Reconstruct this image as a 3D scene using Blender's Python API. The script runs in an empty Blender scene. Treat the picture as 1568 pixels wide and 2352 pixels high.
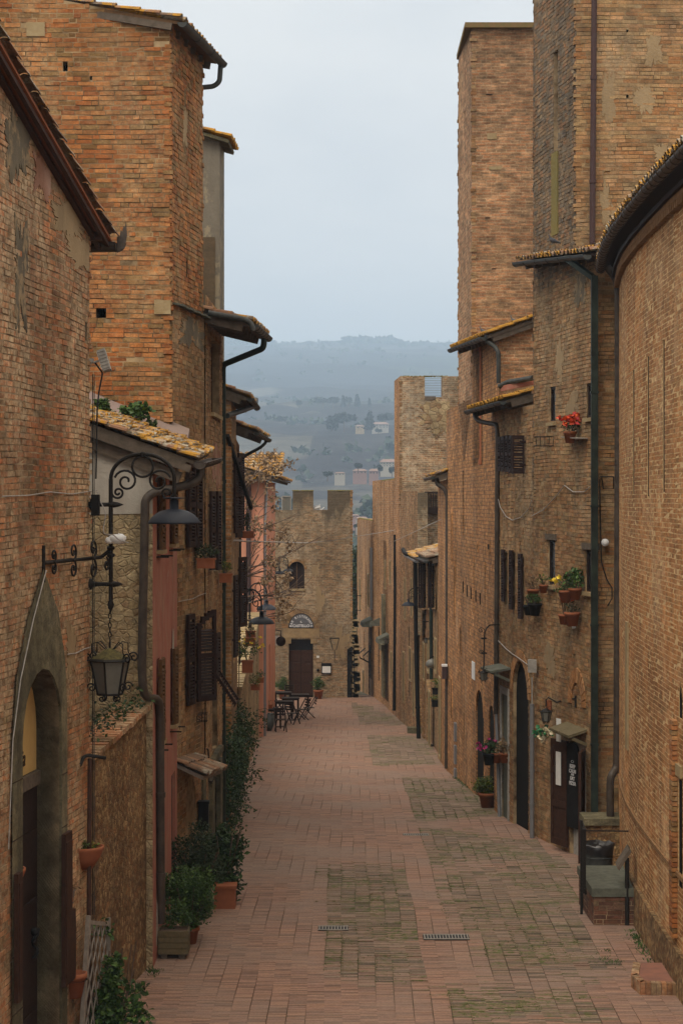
import bpy, bmesh, math, random
from mathutils import Vector, Matrix, geometry
R = math.radians; PI = math.pi
random.seed(7)
scn = bpy.context.scene
COL = scn.collection
# ---------------------------------------------------------------- camera
F, VX, VY, CZ = 4573.0, 784.0, 1150.0, 10.0      # focal length and vanishing point in the units of the study sketch, eye height
cam_data = bpy.data.cameras.new('camera'); cam = bpy.data.objects.new('camera', cam_data); COL.objects.link(cam)
cam.location = (0, 0, CZ); cam.rotation_euler = (R(90), 0, 0)
cam_data.lens = 70; cam_data.sensor_width = 36; cam_data.sensor_fit = 'AUTO'
cam_data.shift_y = -26 / 2352.0
cam_data.clip_start = 0.5; cam_data.clip_end = 30000
scn.camera = cam
# ---------------------------------------------------------------- sky, sun, exposure
HAZE = 0.00031                                    # density of the air
SUN_EL, SUN_AZ = 50.0, 207.0                      # behind the camera
wd = bpy.data.worlds.new('World'); scn.world = wd; wd.use_nodes = True
nt = wd.node_tree; nt.nodes.clear()
def wn(t, **k):
    n = nt.nodes.new(t)
    for a, b in k.items(): setattr(n, a, b)
    return n
sky = wn('ShaderNodeTexSky', sky_type='NISHITA', sun_disc=False, sun_elevation=R(SUN_EL), sun_rotation=R(SUN_AZ), dust_density=4.0, air_density=1.0, altitude=100)
tc = wn('ShaderNodeTexCoord'); mp = wn('ShaderNodeMapping'); mp.inputs['Scale'].default_value = (1, 1, 3.0)
nz = wn('ShaderNodeTexNoise'); nz.inputs['Scale'].default_value = 5; nz.inputs['Detail'].default_value = 4; nz.inputs['Roughness'].default_value = 0.5
rp = wn('ShaderNodeValToRGB')
rp.color_ramp.elements[0].position = 0.38; rp.color_ramp.elements[0].color = (7.15, 7.45, 7.8, 1)
rp.color_ramp.elements[1].position = 0.64; rp.color_ramp.elements[1].color = (8.35, 8.5, 8.6, 1)
mx = wn('ShaderNodeMix', data_type='RGBA'); mx.inputs[0].default_value = 0.95
bg = wn('ShaderNodeBackground'); bg.inputs['Strength'].default_value = 0.10
out = wn('ShaderNodeOutputWorld')
L = nt.links.new
L(tc.outputs['Generated'], mp.inputs['Vector']); L(mp.outputs[0], nz.inputs['Vector']); L(nz.outputs['Fac'], rp.inputs['Fac'])
# an overcast sky is brighter and more neutral overhead than at the horizon
sx = wn('ShaderNodeSeparateXYZ'); L(tc.outputs['Generated'], sx.inputs[0])
zr = wn('ShaderNodeValToRGB'); e = zr.color_ramp.elements
e[0].position = 0; e[0].color = (.575, .515, .46, 1); e[1].position = 1; e[1].color = (1.55, 1.30, 1.02, 1)
k = e.new(.24); k.color = (.50, .475, .445, 1); k = e.new(.6); k.color = (.78, .68, .56, 1)
mu = wn('ShaderNodeMix', data_type='RGBA', blend_type='MULTIPLY'); mu.inputs[0].default_value = 1
m2_ = wn('ShaderNodeVectorMath', operation='SCALE'); m2_.inputs['Scale'].default_value = 2.5; L(zr.outputs['Color'], m2_.inputs[0])
L(sx.outputs['Z'], zr.inputs['Fac']); L(rp.outputs['Color'], mu.inputs[6]); L(m2_.outputs[0], mu.inputs[7])
L(sky.outputs[0], mx.inputs[6]); L(mu.outputs[2], mx.inputs[7]); L(mx.outputs[2], bg.inputs['Color']); L(bg.outputs[0], out.inputs['Surface'])
sl = bpy.data.lights.new('sun', 'SUN'); so = bpy.data.objects.new('sun', sl); COL.objects.link(so)
sl.energy = 1.5; sl.angle = R(30); sl.color = (1.0, 0.90, 0.76)
az, el = R(SUN_AZ), R(SUN_EL)
sd = Vector((math.sin(az) * math.cos(el), math.cos(az) * math.cos(el), math.sin(el)))
so.rotation_euler = sd.to_track_quat('Z', 'Y').to_euler(); so.location = (0, 0, 60)
scn.view_settings.view_transform = 'Standard'; scn.view_settings.look = 'None'
scn.view_settings.exposure = 0.0; scn.view_settings.gamma = 1
scn.cycles.max_bounces = 6; scn.cycles.diffuse_bounces = 2; scn.cycles.volume_bounces = 2
# ---------------------------------------------------------------- geometry helpers
def P(x, y, Y):                                   # the point at distance Y seen at sketch position x, y
    return Vector(((x - VX) * Y / F, Y, CZ - (y - VY) * Y / F))
GP = [(-40, 6.55), (24, 6.57), (31, 6.62), (38, 6.80), (46, 7.15), (60, 7.9), (76, 8.75), (95, 9.4), (104, 10.0), (125, 11.6)]
def GZ(Y):
    for (a, b), (c, d) in zip(GP, GP[1:]):
        if Y <= c: return CZ - (b + (d - b) * (Y - a) / (c - a))
    return CZ - GP[-1][1]
def G(x, y):                                      # the ground point seen at sketch position x, y
    lo, hi = 8.0, 124.0
    for _ in range(50):
        m = (lo + hi) / 2
        if CZ - (y - VY) * m / F < GZ(m): hi = m
        else: lo = m
    return Vector(((x - VX) * lo / F, lo, GZ(lo)))
class MB:
    def __init__(s): s.v = []; s.f = []; s.uv = []; s.mi = []; s.sm = []; s.m = 0; s.smooth = False
    def add(s, vs, fs, uvs=None, M=None):
        n = len(s.v)
        s.v.extend((M @ Vector(p)) if M else p for p in vs)
        for i, f in enumerate(fs):
            s.f.append([n + k for k in f]); s.uv.append(uvs[i] if uvs else None); s.mi.append(s.m); s.sm.append(s.smooth)
    def box(s, c, d, M=None, taper=1.0):
        x, y, z = d[0] / 2, d[1] / 2, d[2] / 2; t = taper
        vs = [Vector((c[0] + a * x * (t if k > 0 else 1), c[1] + b * y * (t if k > 0 else 1), c[2] + k * z)) for k in (-1, 1) for b in (-1, 1) for a in (-1, 1)]
        s.add(vs, [(0, 2, 3, 1), (4, 5, 7, 6), (0, 1, 5, 4), (2, 6, 7, 3), (0, 4, 6, 2), (1, 3, 7, 5)], M=M)
    def hexa(s, lo, hi):                          # two quads of four points joined
        s.add(list(lo) + list(hi), [(3, 2, 1, 0), (4, 5, 6, 7), (0, 1, 5, 4), (1, 2, 6, 5), (2, 3, 7, 6), (3, 0, 4, 7)])
    def beam(s, a, b, w, h, up=Vector((0, 0, 1))):
        a = Vector(a); b = Vector(b); d = (b - a).normalized(); sd_ = d.cross(up)
        if sd_.length < 1e-4: sd_ = d.cross(Vector((0, 1, 0)))
        sd_.normalize(); u = sd_.cross(d).normalized()
        q = [(-w / 2, -h / 2), (w / 2, -h / 2), (w / 2, h / 2), (-w / 2, h / 2)]
        s.hexa([a + sd_ * i + u * j for i, j in q], [b + sd_ * i + u * j for i, j in q])
    def tube(s, pts, r, n=8, cap=True, r2=None):
        pts = [Vector(p) for p in pts]; N = len(pts); vs = []; fs = []
        t = (pts[1] - pts[0]).normalized(); ref = Vector((0, 0, 1)) if abs(t.z) < .9 else Vector((0, 1, 0))
        u = t.cross(ref).normalized()
        for i, p in enumerate(pts):
            a = pts[max(i - 1, 0)]; b = pts[min(i + 1, N - 1)]; t = (b - a)
            t = t.normalized() if t.length > 1e-9 else Vector((0, 0, 1))
            u = (u - t * u.dot(t)); u = u.normalized() if u.length > 1e-6 else t.orthogonal().normalized()
            w = t.cross(u); rr = r if r2 is None else r + (r2 - r) * i / (N - 1)
            for k in range(n):
                an = 2 * PI * k / n; vs.append(p + (u * math.cos(an) + w * math.sin(an)) * rr)
        for i in range(N - 1):
            for k in range(n):
                k2 = (k + 1) % n; fs.append((i * n + k, i * n + k2, (i + 1) * n + k2, (i + 1) * n + k))
        o = s.smooth; s.smooth = True; s.add(vs, fs); s.smooth = o
        if cap: s.add(vs[:n][::-1], [tuple(range(n))]); s.add(vs[-n:], [tuple(range(n))])
    def lathe(s, prof, c=(0, 0, 0), n=20, M=None, a0=0, a1=2 * PI, smooth=True):
        full = abs(a1 - a0 - 2 * PI) < 1e-6; m = n if full else n + 1; vs = []; fs = []
        for r, z in prof:
            for k in range(m):
                a = a0 + (a1 - a0) * k / n; vs.append(Vector((c[0] + r * math.cos(a), c[1] + r * math.sin(a), c[2] + z)))
        for i in range(len(prof) - 1):
            for k in range(n):
                k2 = (k + 1) % m; fs.append((i * m + k, i * m + k2, (i + 1) * m + k2, (i + 1) * m + k))
        o = s.smooth; s.smooth = smooth; s.add(vs, fs, M=M); s.smooth = o
    def poly(s, pts, uv=None): s.add(pts, [tuple(range(len(pts)))], [uv] if uv else None)
    def ball(s, c, r, sq=(1, 1, 1), n=8, jit=0.0):
        vs = []; fs = []
        for i in range(n + 1):
            th = PI * i / n
            for k in range(n * 2):
                a = PI * k / n; q = 1 + random.uniform(-jit, jit)
                vs.append(Vector((c[0] + r * sq[0] * q * math.sin(th) * math.cos(a), c[1] + r * sq[1] * q * math.sin(th) * math.sin(a), c[2] + r * sq[2] * q * math.cos(th))))
        for i in range(n):
            for k in range(n * 2):
                k2 = (k + 1) % (n * 2); fs.append((i * n * 2 + k, (i + 1) * n * 2 + k, (i + 1) * n * 2 + k2, i * n * 2 + k2))
        o = s.smooth; s.smooth = True; s.add(vs, fs); s.smooth = o
    def leaf(s, c, size, bias=None, w=.55):
        d = Vector((random.gauss(0, 1), random.gauss(0, 1), random.gauss(0, .8)))
        if bias: d += Vector(bias)
        d.normalize(); u = d.cross(Vector((random.gauss(0, 1), random.gauss(0, 1), random.gauss(0, 1)))); u.normalize(); nn = d.cross(u)
        l = size * random.uniform(.6, 1.25); c = Vector(c)
        s.add([c, c + d * l * .5 + u * l * w * .5 + nn * l * .12, c + d * l, c + d * l * .5 - u * l * w * .5 + nn * l * .12], [(0, 1, 2), (0, 2, 3)])
    def build(s, name, mat, parent=None, loc=None, **props):
        me = bpy.data.meshes.new(name)
        o_ = parent.matrix_world.translation if False else (Vector(parent['_o']) if parent is not None else (Vector(loc) if loc is not None else Vector((0, 0, 0))))
        me.from_pydata([tuple(Vector(p) - o_) for p in s.v], [], s.f)
        if any(u is not None for u in s.uv):
            ul = me.uv_layers.new(name='UVMap'); data = []
            for f, u in zip(s.f, s.uv):
                if u is None: data.extend([0.0, 0.0] * len(f))
                else:
                    for q in u: data.extend((q[0], q[1]))
            ul.data.foreach_set('uv', data)
        mats = mat if isinstance(mat, (list, tuple)) else [mat]
        for m in mats: me.materials.append(m)
        me.polygons.foreach_set('material_index', s.mi); me.polygons.foreach_set('use_smooth', s.sm)
        me.update()
        o = bpy.data.objects.new(name, me); COL.objects.link(o)
        if parent is not None:
            o.parent = parent; o['_o'] = list(o_)
        else:
            o.location = o_; o['_o'] = list(o_)
        for a, b in props.items(): o[a] = b
        return o
def thing(name, label, cat, loc, group=None, rz=0):
    o = bpy.data.objects.new(name, None); COL.objects.link(o); o.location = loc; o.rotation_euler = (0, 0, rz); o['_o'] = list(loc) if rz == 0 else [0, 0, 0]
    o.empty_display_size = .2; o['label'] = label; o['category'] = cat
    if group: o['group'] = group
    return o
def proto(name, label, cat, group=None):
    o = thing(name, label, cat, (0, 0, 0), group); return o
def dup(root, loc, rz=0, label=None, sc=1, group=None):
    r = root.copy(); COL.objects.link(r); r.location = loc; r.rotation_euler = (0, 0, rz); r.scale = (sc, sc, sc)
    if label: r['label'] = label
    if group: r['group'] = group
    for ch in list(root.children):
        c = ch.copy(); COL.objects.link(c); c.parent = r
        for g in ch.children:
            d = g.copy(); COL.objects.link(d); d.parent = c
    return r
def place(root, loc, rz=0, sc=1):
    root.location = loc; root.rotation_euler = (0, 0, rz); root.scale = (sc, sc, sc)
# ---------------------------------------------------------------- walls
class Wall:
    """vertical plane from plan point a to b, seen from its right hand side"""
    def __init__(s, a, b):
        s.a = Vector((a[0], a[1], 0)); s.b = Vector((b[0], b[1], 0)); s.len = (s.b - s.a).length
        s.d = (s.b - s.a).normalized(); s.n = Vector((s.d.y, -s.d.x, 0))
    def p(s, u, z, o=0.0):
        q = s.a + s.d * u + s.n * o; return Vector((q.x, q.y, z))
    def u(s, x):
        r = (x - VX) / F; return (r * s.a.y - s.a.x) / (s.d.x - r * s.d.y)
    def z(s, u, y): return CZ - (y - VY) * (s.a + s.d * u).y / F
    def uz(s, x, y): u = s.u(x); return u, s.z(u, y)
    def rect(s, x0, x1, y0, y1):                  # -> u0, u1, z0, z1 sorted
        u0, u1 = sorted((s.u(x0), s.u(x1))); um = (u0 + u1) / 2; return u0, u1, s.z(um, y1), s.z(um, y0)
def hrect(r): u0, u1, z0, z1 = r; return [(u0, z0), (u1, z0), (u1, z1), (u0, z1)]
def harch(r, k=None, n=10):
    u0, u1, z0, z1 = r; w = (u1 - u0) / 2; k = w if k is None else k; c = (u0 + u1) / 2
    return [(u0, z0), (u1, z0)] + [(c + w * math.cos(PI * i / n), z1 - k + k * math.sin(PI * i / n)) for i in range(n + 1)]
def spans(polys, z):
    xs = []
    for pl in polys:
        for (a, b), (c, d) in zip(pl, pl[1:] + pl[:1]):
            if (b > z) != (d > z): xs.append(a + (z - b) * (c - a) / (d - b))
    xs.sort(); return list(zip(xs[::2], xs[1::2]))
def base_wall(mb, w, outer, holes=(), depth=.25, off=0.0, back=None):
    pls = [outer] + list(holes); flat = [q for pl in pls for q in pl]
    tris = geometry.tessellate_polygon([[Vector((a, b, 0)) for a, b in pl] for pl in pls])
    vs = [w.p(a, b, off) for a, b in flat]; fs = []; uvs = []
    for t in tris:
        a, b, c = (Vector(flat[i] + (0,)) for i in t)
        if (b - a).cross(c - a).z < 0: t = (t[0], t[2], t[1])
        if abs((b - a).cross(c - a).z) < 1e-9: continue
        fs.append(t); uvs.append([flat[i] for i in t])
    mb.add(vs, fs, uvs)
    for h in holes:
        for (a, b), (c, d) in zip(h, h[1:] + h[:1]):
            hz = abs(c - a) > abs(d - b)
            mb.add([w.p(a, b, off), w.p(c, d, off), w.p(c, d, off - depth), w.p(a, b, off - depth)], [(0, 1, 2, 3)], [[(a, b), (c, d), (c, d + depth) if hz else (c + depth, d), (a, b + depth) if hz else (a + depth, b)]])
        if back is not None:
            o = mb.m; mb.m = back; mb.add([w.p(a, b, off - depth) for a, b in h], [tuple(range(len(h)))], [list(h)]); mb.m = o
def brickwork(mb, w, polys, pitch=.08, gap=.017, ls=(.11, .26), t=.005, jit=.012, wav=.010, miss=.003, rnd=None, ext=(0, 0), ztop=99, zlow=-99):
    rnd = rnd or random; zs = [b for pl in polys for a, b in pl]; z = max(min(zs), zlow); zm = min(max(zs), ztop); ph = rnd.uniform(0, 6); k = 0
    umin = min(a for a, b in polys[0]); umax = max(a for a, b in polys[0])
    while z < zm - pitch * .5:
        for a, b in spans(polys, z + pitch * .5):
            if a < umin + .02: a -= rnd.uniform(0, ext[0])
            if b > umax - .02: b += rnd.uniform(0, ext[1])
            u = a
            first = True
            while u < b - .03:
                l = (ls[1] if rnd.random() < .72 else ls[0]) * rnd.uniform(.88, 1.1)
                if first: l *= rnd.uniform(.4, 1); first = False
                e = min(u + l, b)
                if b - e < .05: e = b
                if rnd.random() > miss:
                    d = t + rnd.random() ** 2 * jit; g = gap * rnd.uniform(.5, 1.1); q = pitch - g
                    wz = lambda x: z + g / 2 + wav * (math.sin(x * .8 + ph + z * .35) + .5 * math.sin(x * 2.3 + z)) 
                    j = lambda: rnd.uniform(-.003, .003)
                    u0, u1 = u + g / 2, e - g / 2; z0, z1 = wz(u0), wz(u1)
                    c = [(u0 + j(), z0 + j()), (u1 + j(), z1 + j()), (u1 + j(), z1 + q + j()), (u0 + j(), z0 + q + j())]
                    n = len(mb.v)
                    mb.v.extend([w.p(x, y, 0) for x, y in c]); mb.v.extend([w.p(x, y, d + j() * .8) for x, y in c])
                    for f in ((4, 5, 6, 7), (0, 1, 5, 4), (1, 2, 6, 5), (2, 3, 7, 6), (3, 0, 4, 7)):
                        mb.f.append([n + i for i in f]); mb.uv.append(None); mb.mi.append(mb.m); mb.sm.append(False)
                u = e
        z += pitch
# ---------------------------------------------------------------- materials
class NT:
    def __init__(s, name):
        s.mat = bpy.data.materials.new(name); s.mat.use_nodes = True; s.t = s.mat.node_tree; s.t.nodes.clear()
        s.out = s.n('ShaderNodeOutputMaterial'); s.b = s.n('ShaderNodeBsdfPrincipled'); s.l(s.b.outputs[0], s.out.inputs['Surface']); s.pos_ = None
    def n(s, t, **k):
        x = s.t.nodes.new(t)
        for a, b in k.items(): setattr(x, a, b)
        return x
    def l(s, a, b): s.t.links.new(a, b)
    def pos(s):
        if s.pos_ is None: s.pos_ = s.n('ShaderNodeNewGeometry').outputs['Position']
        return s.pos_
    def map(s, sc, src=None, loc=(0, 0, 0)):
        m = s.n('ShaderNodeMapping'); m.inputs['Scale'].default_value = sc; m.inputs['Location'].default_value = loc; s.l(src or s.pos(), m.inputs['Vector']); return m.outputs[0]
    def noise(s, scale, detail=4, rough=.55, vec=None, dist=0):
        x = s.n('ShaderNodeTexNoise'); x.inputs['Scale'].default_value = scale; x.inputs['Detail'].default_value = detail; x.inputs['Roughness'].default_value = rough; x.inputs['Distortion'].default_value = dist
        s.l(vec or s.pos(), x.inputs['Vector']); return x.outputs['Fac']
    def ramp(s, fac, els, const=False):
        r = s.n('ShaderNodeValToRGB'); c = r.color_ramp; c.interpolation = 'CONSTANT' if const else 'LINEAR'
        while len(c.elements) < len(els): c.elements.new(.5)
        for e, (p, q) in zip(c.elements, els):
            e.position = p; e.color = (q, q, q, 1) if isinstance(q, (int, float)) else (q[0], q[1], q[2], 1)
        s.l(fac, r.inputs['Fac']); return r.outputs['Color']
    def mix(s, fac, a, b, mode='MIX'):
        m = s.n('ShaderNodeMix', data_type='RGBA', blend_type=mode)
        if isinstance(fac, (int, float)): m.inputs[0].default_value = fac
        else: s.l(fac, m.inputs[0])
        for i, q in ((6, a), (7, b)):
            if isinstance(q, (tuple, list)): m.inputs[i].default_value = (q[0], q[1], q[2], 1)
            else: s.l(q, m.inputs[i])
        return m.outputs[2]
    def math(s, op, a, b=0.0):
        m = s.n('ShaderNodeMath', operation=op)
        for i, q in ((0, a), (1, b)):
            if isinstance(q, (int, float)): m.inputs[i].default_value = q
            else: s.l(q, m.inputs[i])
        return m.outputs[0]
    def rnd(s): return s.n('ShaderNodeNewGeometry').outputs['Random Per Island']
    def bump(s, h, d=.01, st=1.0):
        b = s.n('ShaderNodeBump'); b.inputs['Distance'].default_value = d; b.inputs['Strength'].default_value = st; s.l(h, b.inputs['Height']); s.l(b.outputs[0], s.b.inputs['Normal'])
    def fin(s, col, rough=.9, metal=0, spec=.25):
        if isinstance(col, (tuple, list)): s.b.inputs['Base Color'].default_value = (col[0], col[1], col[2], 1)
        else: s.l(col, s.b.inputs['Base Color'])
        s.b.inputs['Roughness'].default_value = rough; s.b.inputs['Metallic'].default_value = metal
        s.b.inputs['Specular IOR Level'].default_value = spec; return s.mat
def steps(cols):
    n = len(cols); return [(i / n, c) for i, c in enumerate(cols)]
def weather(m, col, smear=None, smear_amt=.5, grey=.3, streak=.4, moss=0.0, seed=0, dark=(.05, .04, .03), mossc=(.16, .13, .03), top=None):
    """old mortar smears, lichen grey, rain streaks: marks with a shape of their own"""
    if smear is not None:
        n = m.noise(.6, 8, .72, m.map((1, 1, .7), loc=(seed, 3, 1))); f = m.ramp(n, [(.60 - smear_amt * .22, 0), (.70 - smear_amt * .16, .85)])
        n2 = m.noise(9, 5, .7); f = m.math('MULTIPLY', f, m.ramp(n2, [(.38, 0), (.56, 1)])); col = m.mix(f, col, smear)
    if grey:
        n = m.noise(1.1, 8, .7, m.map((1, 1, .55), loc=(seed + 9, 7, 0))); f = m.ramp(n, [(.52, 0), (.72, grey)]); col = m.mix(f, col, (.13, .115, .085))
    if streak:
        n = m.noise(1.6, 6, .65, m.map((1, 1, .10), loc=(seed, 0, 5))); f = m.ramp(n, [(.50, 0), (.70, streak)]); col = m.mix(f, col, dark)
    if moss:
        n = m.noise(2.2, 7, .7, m.map((1, 1, .35), loc=(seed, 5, 2))); f = m.ramp(n, [(.66 - moss * .3, 0), (.80 - moss * .3, .8)]); col = m.mix(f, col, mossc)
    n = m.noise(28, 4, .7); col = m.mix(1.0, col, m.ramp(n, [(.25, .62), (.75, 1.28)]), 'MULTIPLY')
    n = m.noise(3.2, 6, .75, m.map((1, 1, 1.6), loc=(seed, 1, 1))); col = m.mix(1.0, col, m.ramp(n, [(.3, .50), (.68, 1.32)]), 'MULTIPLY')
    n = m.noise(.55, 3, .5, m.map((1, 1, .8), loc=(seed, 6, 1))); col = m.mix(1.0, col, m.ramp(n, [(.35, .78), (.65, 1.18)]), 'MULTIPLY')
    if top: # dark lichen spreading down from an exposed wall head
        sp = m.n('ShaderNodeSeparateXYZ'); m.l(m.pos(), sp.inputs[0]); n = m.noise(1.1, 6, .65, m.map((1, 1, .35), loc=(seed, 2, 2)))
        h = m.math('ADD', m.math('DIVIDE', m.math('SUBTRACT', sp.outputs['Z'], top[0]), top[1] - top[0]), m.math('MULTIPLY', m.math('SUBTRACT', n, .5), 2.6)); col = m.mix(m.ramp(h, [(.35, 0), (.8, .85)]), col, (.075, .06, .04))
    return col
def brick_geo(name, cols, **k):
    m = NT(name); c = m.ramp(m.rnd(), steps(cols), True); c = weather(m, c, **k)
    m.bump(m.noise(45, 5, .7), .006); return m.fin(c, .92)
def brick_tex(name, cols, mortar, pitch=.078, blen=.25, mort=.012, **k):
    m = NT(name); uv = m.n('ShaderNodeUVMap').outputs[0]
    d = m.n('ShaderNodeVectorMath', operation='ADD'); nn = m.n('ShaderNodeTexNoise'); nn.inputs['Scale'].default_value = 1.3; nn.inputs['Detail'].default_value = 3
    sc = m.n('ShaderNodeVectorMath', operation='SCALE'); sc.inputs['Scale'].default_value = .045; m.l(uv, nn.inputs['Vector']); m.l(nn.outputs['Color'], sc.inputs[0]); m.l(uv, d.inputs[0]); m.l(sc.outputs[0], d.inputs[1])
    b = m.n('ShaderNodeTexBrick'); m.l(d.outputs[0], b.inputs['Vector']); b.inputs['Scale'].default_value = 1
    b.inputs['Mortar Size'].default_value = mort; b.inputs['Mortar Smooth'].default_value = .25; b.inputs['Brick Width'].default_value = blen; b.inputs['Row Height'].default_value = pitch
    b.inputs['Color1'].default_value = (0, 0, 0, 1); b.inputs['Color2'].default_value = (1, 1, 1, 1); b.inputs['Mortar'].default_value = (.5, .5, .5, 1); b.offset = .47; b.squash = .8; b.squash_frequency = 3
    c = m.ramp(b.outputs['Color'], steps(cols), True)
    c = m.mix(b.outputs['Fac'], c, mortar); n = m.noise(1, 5, .75, m.map((2.4, 2.4, 13))); c = m.mix(1.0, c, m.ramp(n, [(.33, .55), (.66, 1.5)]), 'MULTIPLY'); c = weather(m, c, **k)
    h = m.math('SUBTRACT', 1.0, b.outputs['Fac']); h = m.math('ADD', h, m.math('MULTIPLY', m.noise(30, 4, .7), .6)); m.bump(h, .016)
    return m.fin(c, .92)
def simple(name, col, rough=.8, metal=0, var=.25, scale=12, bump=.004, spec=.12, col2=None):
    m = NT(name); n = m.noise(scale, 5, .65)
    if col2 is not None: c = m.mix(m.ramp(n, [(.35, 0), (.65, 1)]), col, col2)
    else: c = m.mix(1.0, col, m.ramp(n, [(.3, 1 - var), (.7, 1 + var)]), 'MULTIPLY')
    if bump: m.bump(n, bump)
    return m.fin(c, rough, metal, spec)
def leafm(name, cols, rough=.55):
    m = NT(name); c = m.ramp(m.rnd(), steps(cols), True); m.fin(c, rough, 0, .3)
    try: m.b.inputs['Transmission Weight'].default_value = 0
    except Exception: pass
    return m.mat
ORANGE = [(.30, .105, .045), (.36, .14, .06), (.24, .085, .04), (.33, .15, .075), (.19, .10, .05), (.40, .17, .08), (.27, .12, .06), (.22, .13, .07), (.34, .12, .05)]
BROWN = [(.30, .12, .055), (.28, .105, .05), (.20, .085, .045), (.25, .11, .06), (.16, .075, .04), (.22, .12, .065), (.14, .085, .05), (.27, .12, .06), (.19, .11, .065)]
TANB = [(.31, .165, .072), (.36, .205, .095), (.26, .135, .06), (.34, .215, .105), (.29, .135, .055), (.39, .215, .105), (.24, .15, .075)]
WARM = [(.42, .20, .085), (.47, .24, .11), (.38, .175, .07), (.44, .215, .095), (.35, .19, .085), (.49, .26, .13)]
def tint(l, k=1.0, b=.84): return [(min(r * k, .8), g * k, bb * b * k) for r, g, bb in l]
ORANGE = [(r * 1.06, g * 1.07, b * .92) for r, g, b in tint(ORANGE, 1.0)]; BROWN = tint(BROWN, 1.4); TANB = [(r * .96, g * .99, b) for r, g, b in tint(TANB, 1.04, .98)]; WARM = [(r * 1.02, g * .99, b) for r, g, b in tint(WARM, .92, .84)]
MORT = (.24, .17, .095)
M = {}
M['b_orange'] = brick_geo('orange_brick', ORANGE, smear=(.36, .235, .12), smear_amt=.62, grey=.3, streak=.25, seed=2)
M['mo_orange'] = simple('lime_mortar', (.42, .31, .18), .95, col2=(.06, .038, .022), scale=1.6, bump=.02)
M['b_brown'] = brick_geo('brown_brick', BROWN, smear=(.50, .38, .24), smear_amt=.85, grey=.35, streak=.4, moss=.08, seed=11)
M['mo_warm'] = simple('pale_mortar', (.54, .385, .205), .95, var=.2, scale=9, bump=.008)
M['mo_brown'] = simple('dark_mortar', (.42, .32, .20), .95, col2=(.08, .055, .035), scale=2.2, bump=.02)
M['b_tan'] = brick_geo('tan_brick', TANB, smear=(.34, .25, .15), smear_amt=.55, grey=.4, streak=.35, moss=.1, seed=5)
M['b_grey'] = brick_geo('weathered_brick', [(.21, .13, .07), (.17, .12, .075), (.25, .135, .07), (.14, .11, .08), (.26, .17, .095), (.18, .14, .10)], smear=(.27, .21, .14), smear_amt=.5, grey=.5, streak=.45, moss=.2, seed=31)
M['b_warm'] = brick_geo('warm_brick', WARM, smear=(.48, .32, .18), smear_amt=.5, grey=.38, streak=.4, seed=8)
M['t_tan'] = brick_tex('tan_brick_far', TANB, (.30, .21, .12), smear=(.36, .26, .15), smear_amt=.5, grey=.35, streak=.3, seed=15)
M['t_warm'] = brick_tex('warm_brick_far', WARM, (.40, .27, .16), smear=(.42, .28, .17), smear_amt=.5, grey=.35, streak=.45, seed=18)
M['t_warmw'] = brick_tex('regular_brick', WARM, (.20, .11, .06), mort=.009, pitch=.09, smear=(.45, .28, .16), smear_amt=.4, grey=.3, streak=.35, seed=19)
M['t_castle'] = brick_tex('castle_brick', [(.22, .125, .065), (.28, .17, .09), (.17, .10, .055), (.30, .16, .08), (.20, .14, .09), (.25, .13, .06)], (.30, .23, .14), mort=.018, smear=(.37, .31, .22), smear_amt=.8, grey=.5, streak=.35, moss=.08, seed=25, top=(8.4, 10.5))
M['t_fort'] = brick_tex('fort_brick', [(.24, .12, .06), (.30, .17, .09), (.18, .10, .055), (.32, .16, .08), (.21, .14, .09), (.27, .13, .06)], (.34, .26, .16), mort=.018, smear=(.42, .35, .25), smear_amt=.7, grey=.4, streak=.35, seed=61)
M['t_tower'] = brick_tex('tower_brick', [(.36, .185, .095), (.31, .18, .095), (.40, .195, .095), (.26, .16, .09), (.42, .235, .125), (.29, .15, .078)], (.37, .25, .15), smear=(.38, .25, .13), smear_amt=.3, grey=.35, streak=.25, seed=22)
M['t_plain'] = brick_tex('plain_brick', TANB, MORT, smear=(.3, .2, .12), seed=40)
def plaster(name, c, c2, seed=0, streak=.4, chips=None):
    m = NT(name); n = m.noise(1.3, 7, .65, m.map((1, 1, .6), loc=(seed, 0, 0))); col = m.mix(m.ramp(n, [(.35, 0), (.65, 1)]), c, c2)
    if chips: n = m.noise(2.6, 7, .7, m.map((1, 1, .7), loc=(seed, 4, 0))); col = m.mix(m.ramp(n, [(.52, 0), (.57, 1)]), col, chips)
    n = m.noise(1.5, 6, .6, m.map((1, 1, .09), loc=(seed, 0, 0))); col = m.mix(m.ramp(n, [(.5, 0), (.75, streak)]), col, (.10, .075, .05))
    m.bump(m.noise(14, 6, .7), .012); return m.fin(col, .93)
M['pink'] = plaster('red_plaster', (.29, .105, .078), (.36, .155, .11), 3, .5, chips=(.33, .17, .12))
M['pinkfar'] = plaster('salmon_plaster', (.56, .25, .16), (.62, .30, .20), 5, .2)
M['cream'] = plaster('cream_plaster', (.42, .33, .20), (.34, .25, .14), 7, .3, chips=(.28, .17, .09))
M['white_pl'] = plaster('old_white_plaster', (.46, .44, .40), (.36, .33, .28), 9, .4)
M['greypl'] = plaster('grey_render', (.20, .18, .145), (.13, .12, .10), 12, .7, chips=(.28, .24, .17))
M['mauve'] = plaster('pale_mortar_bed', (.25, .19, .18), (.20, .15, .13), 14, .4)
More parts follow.
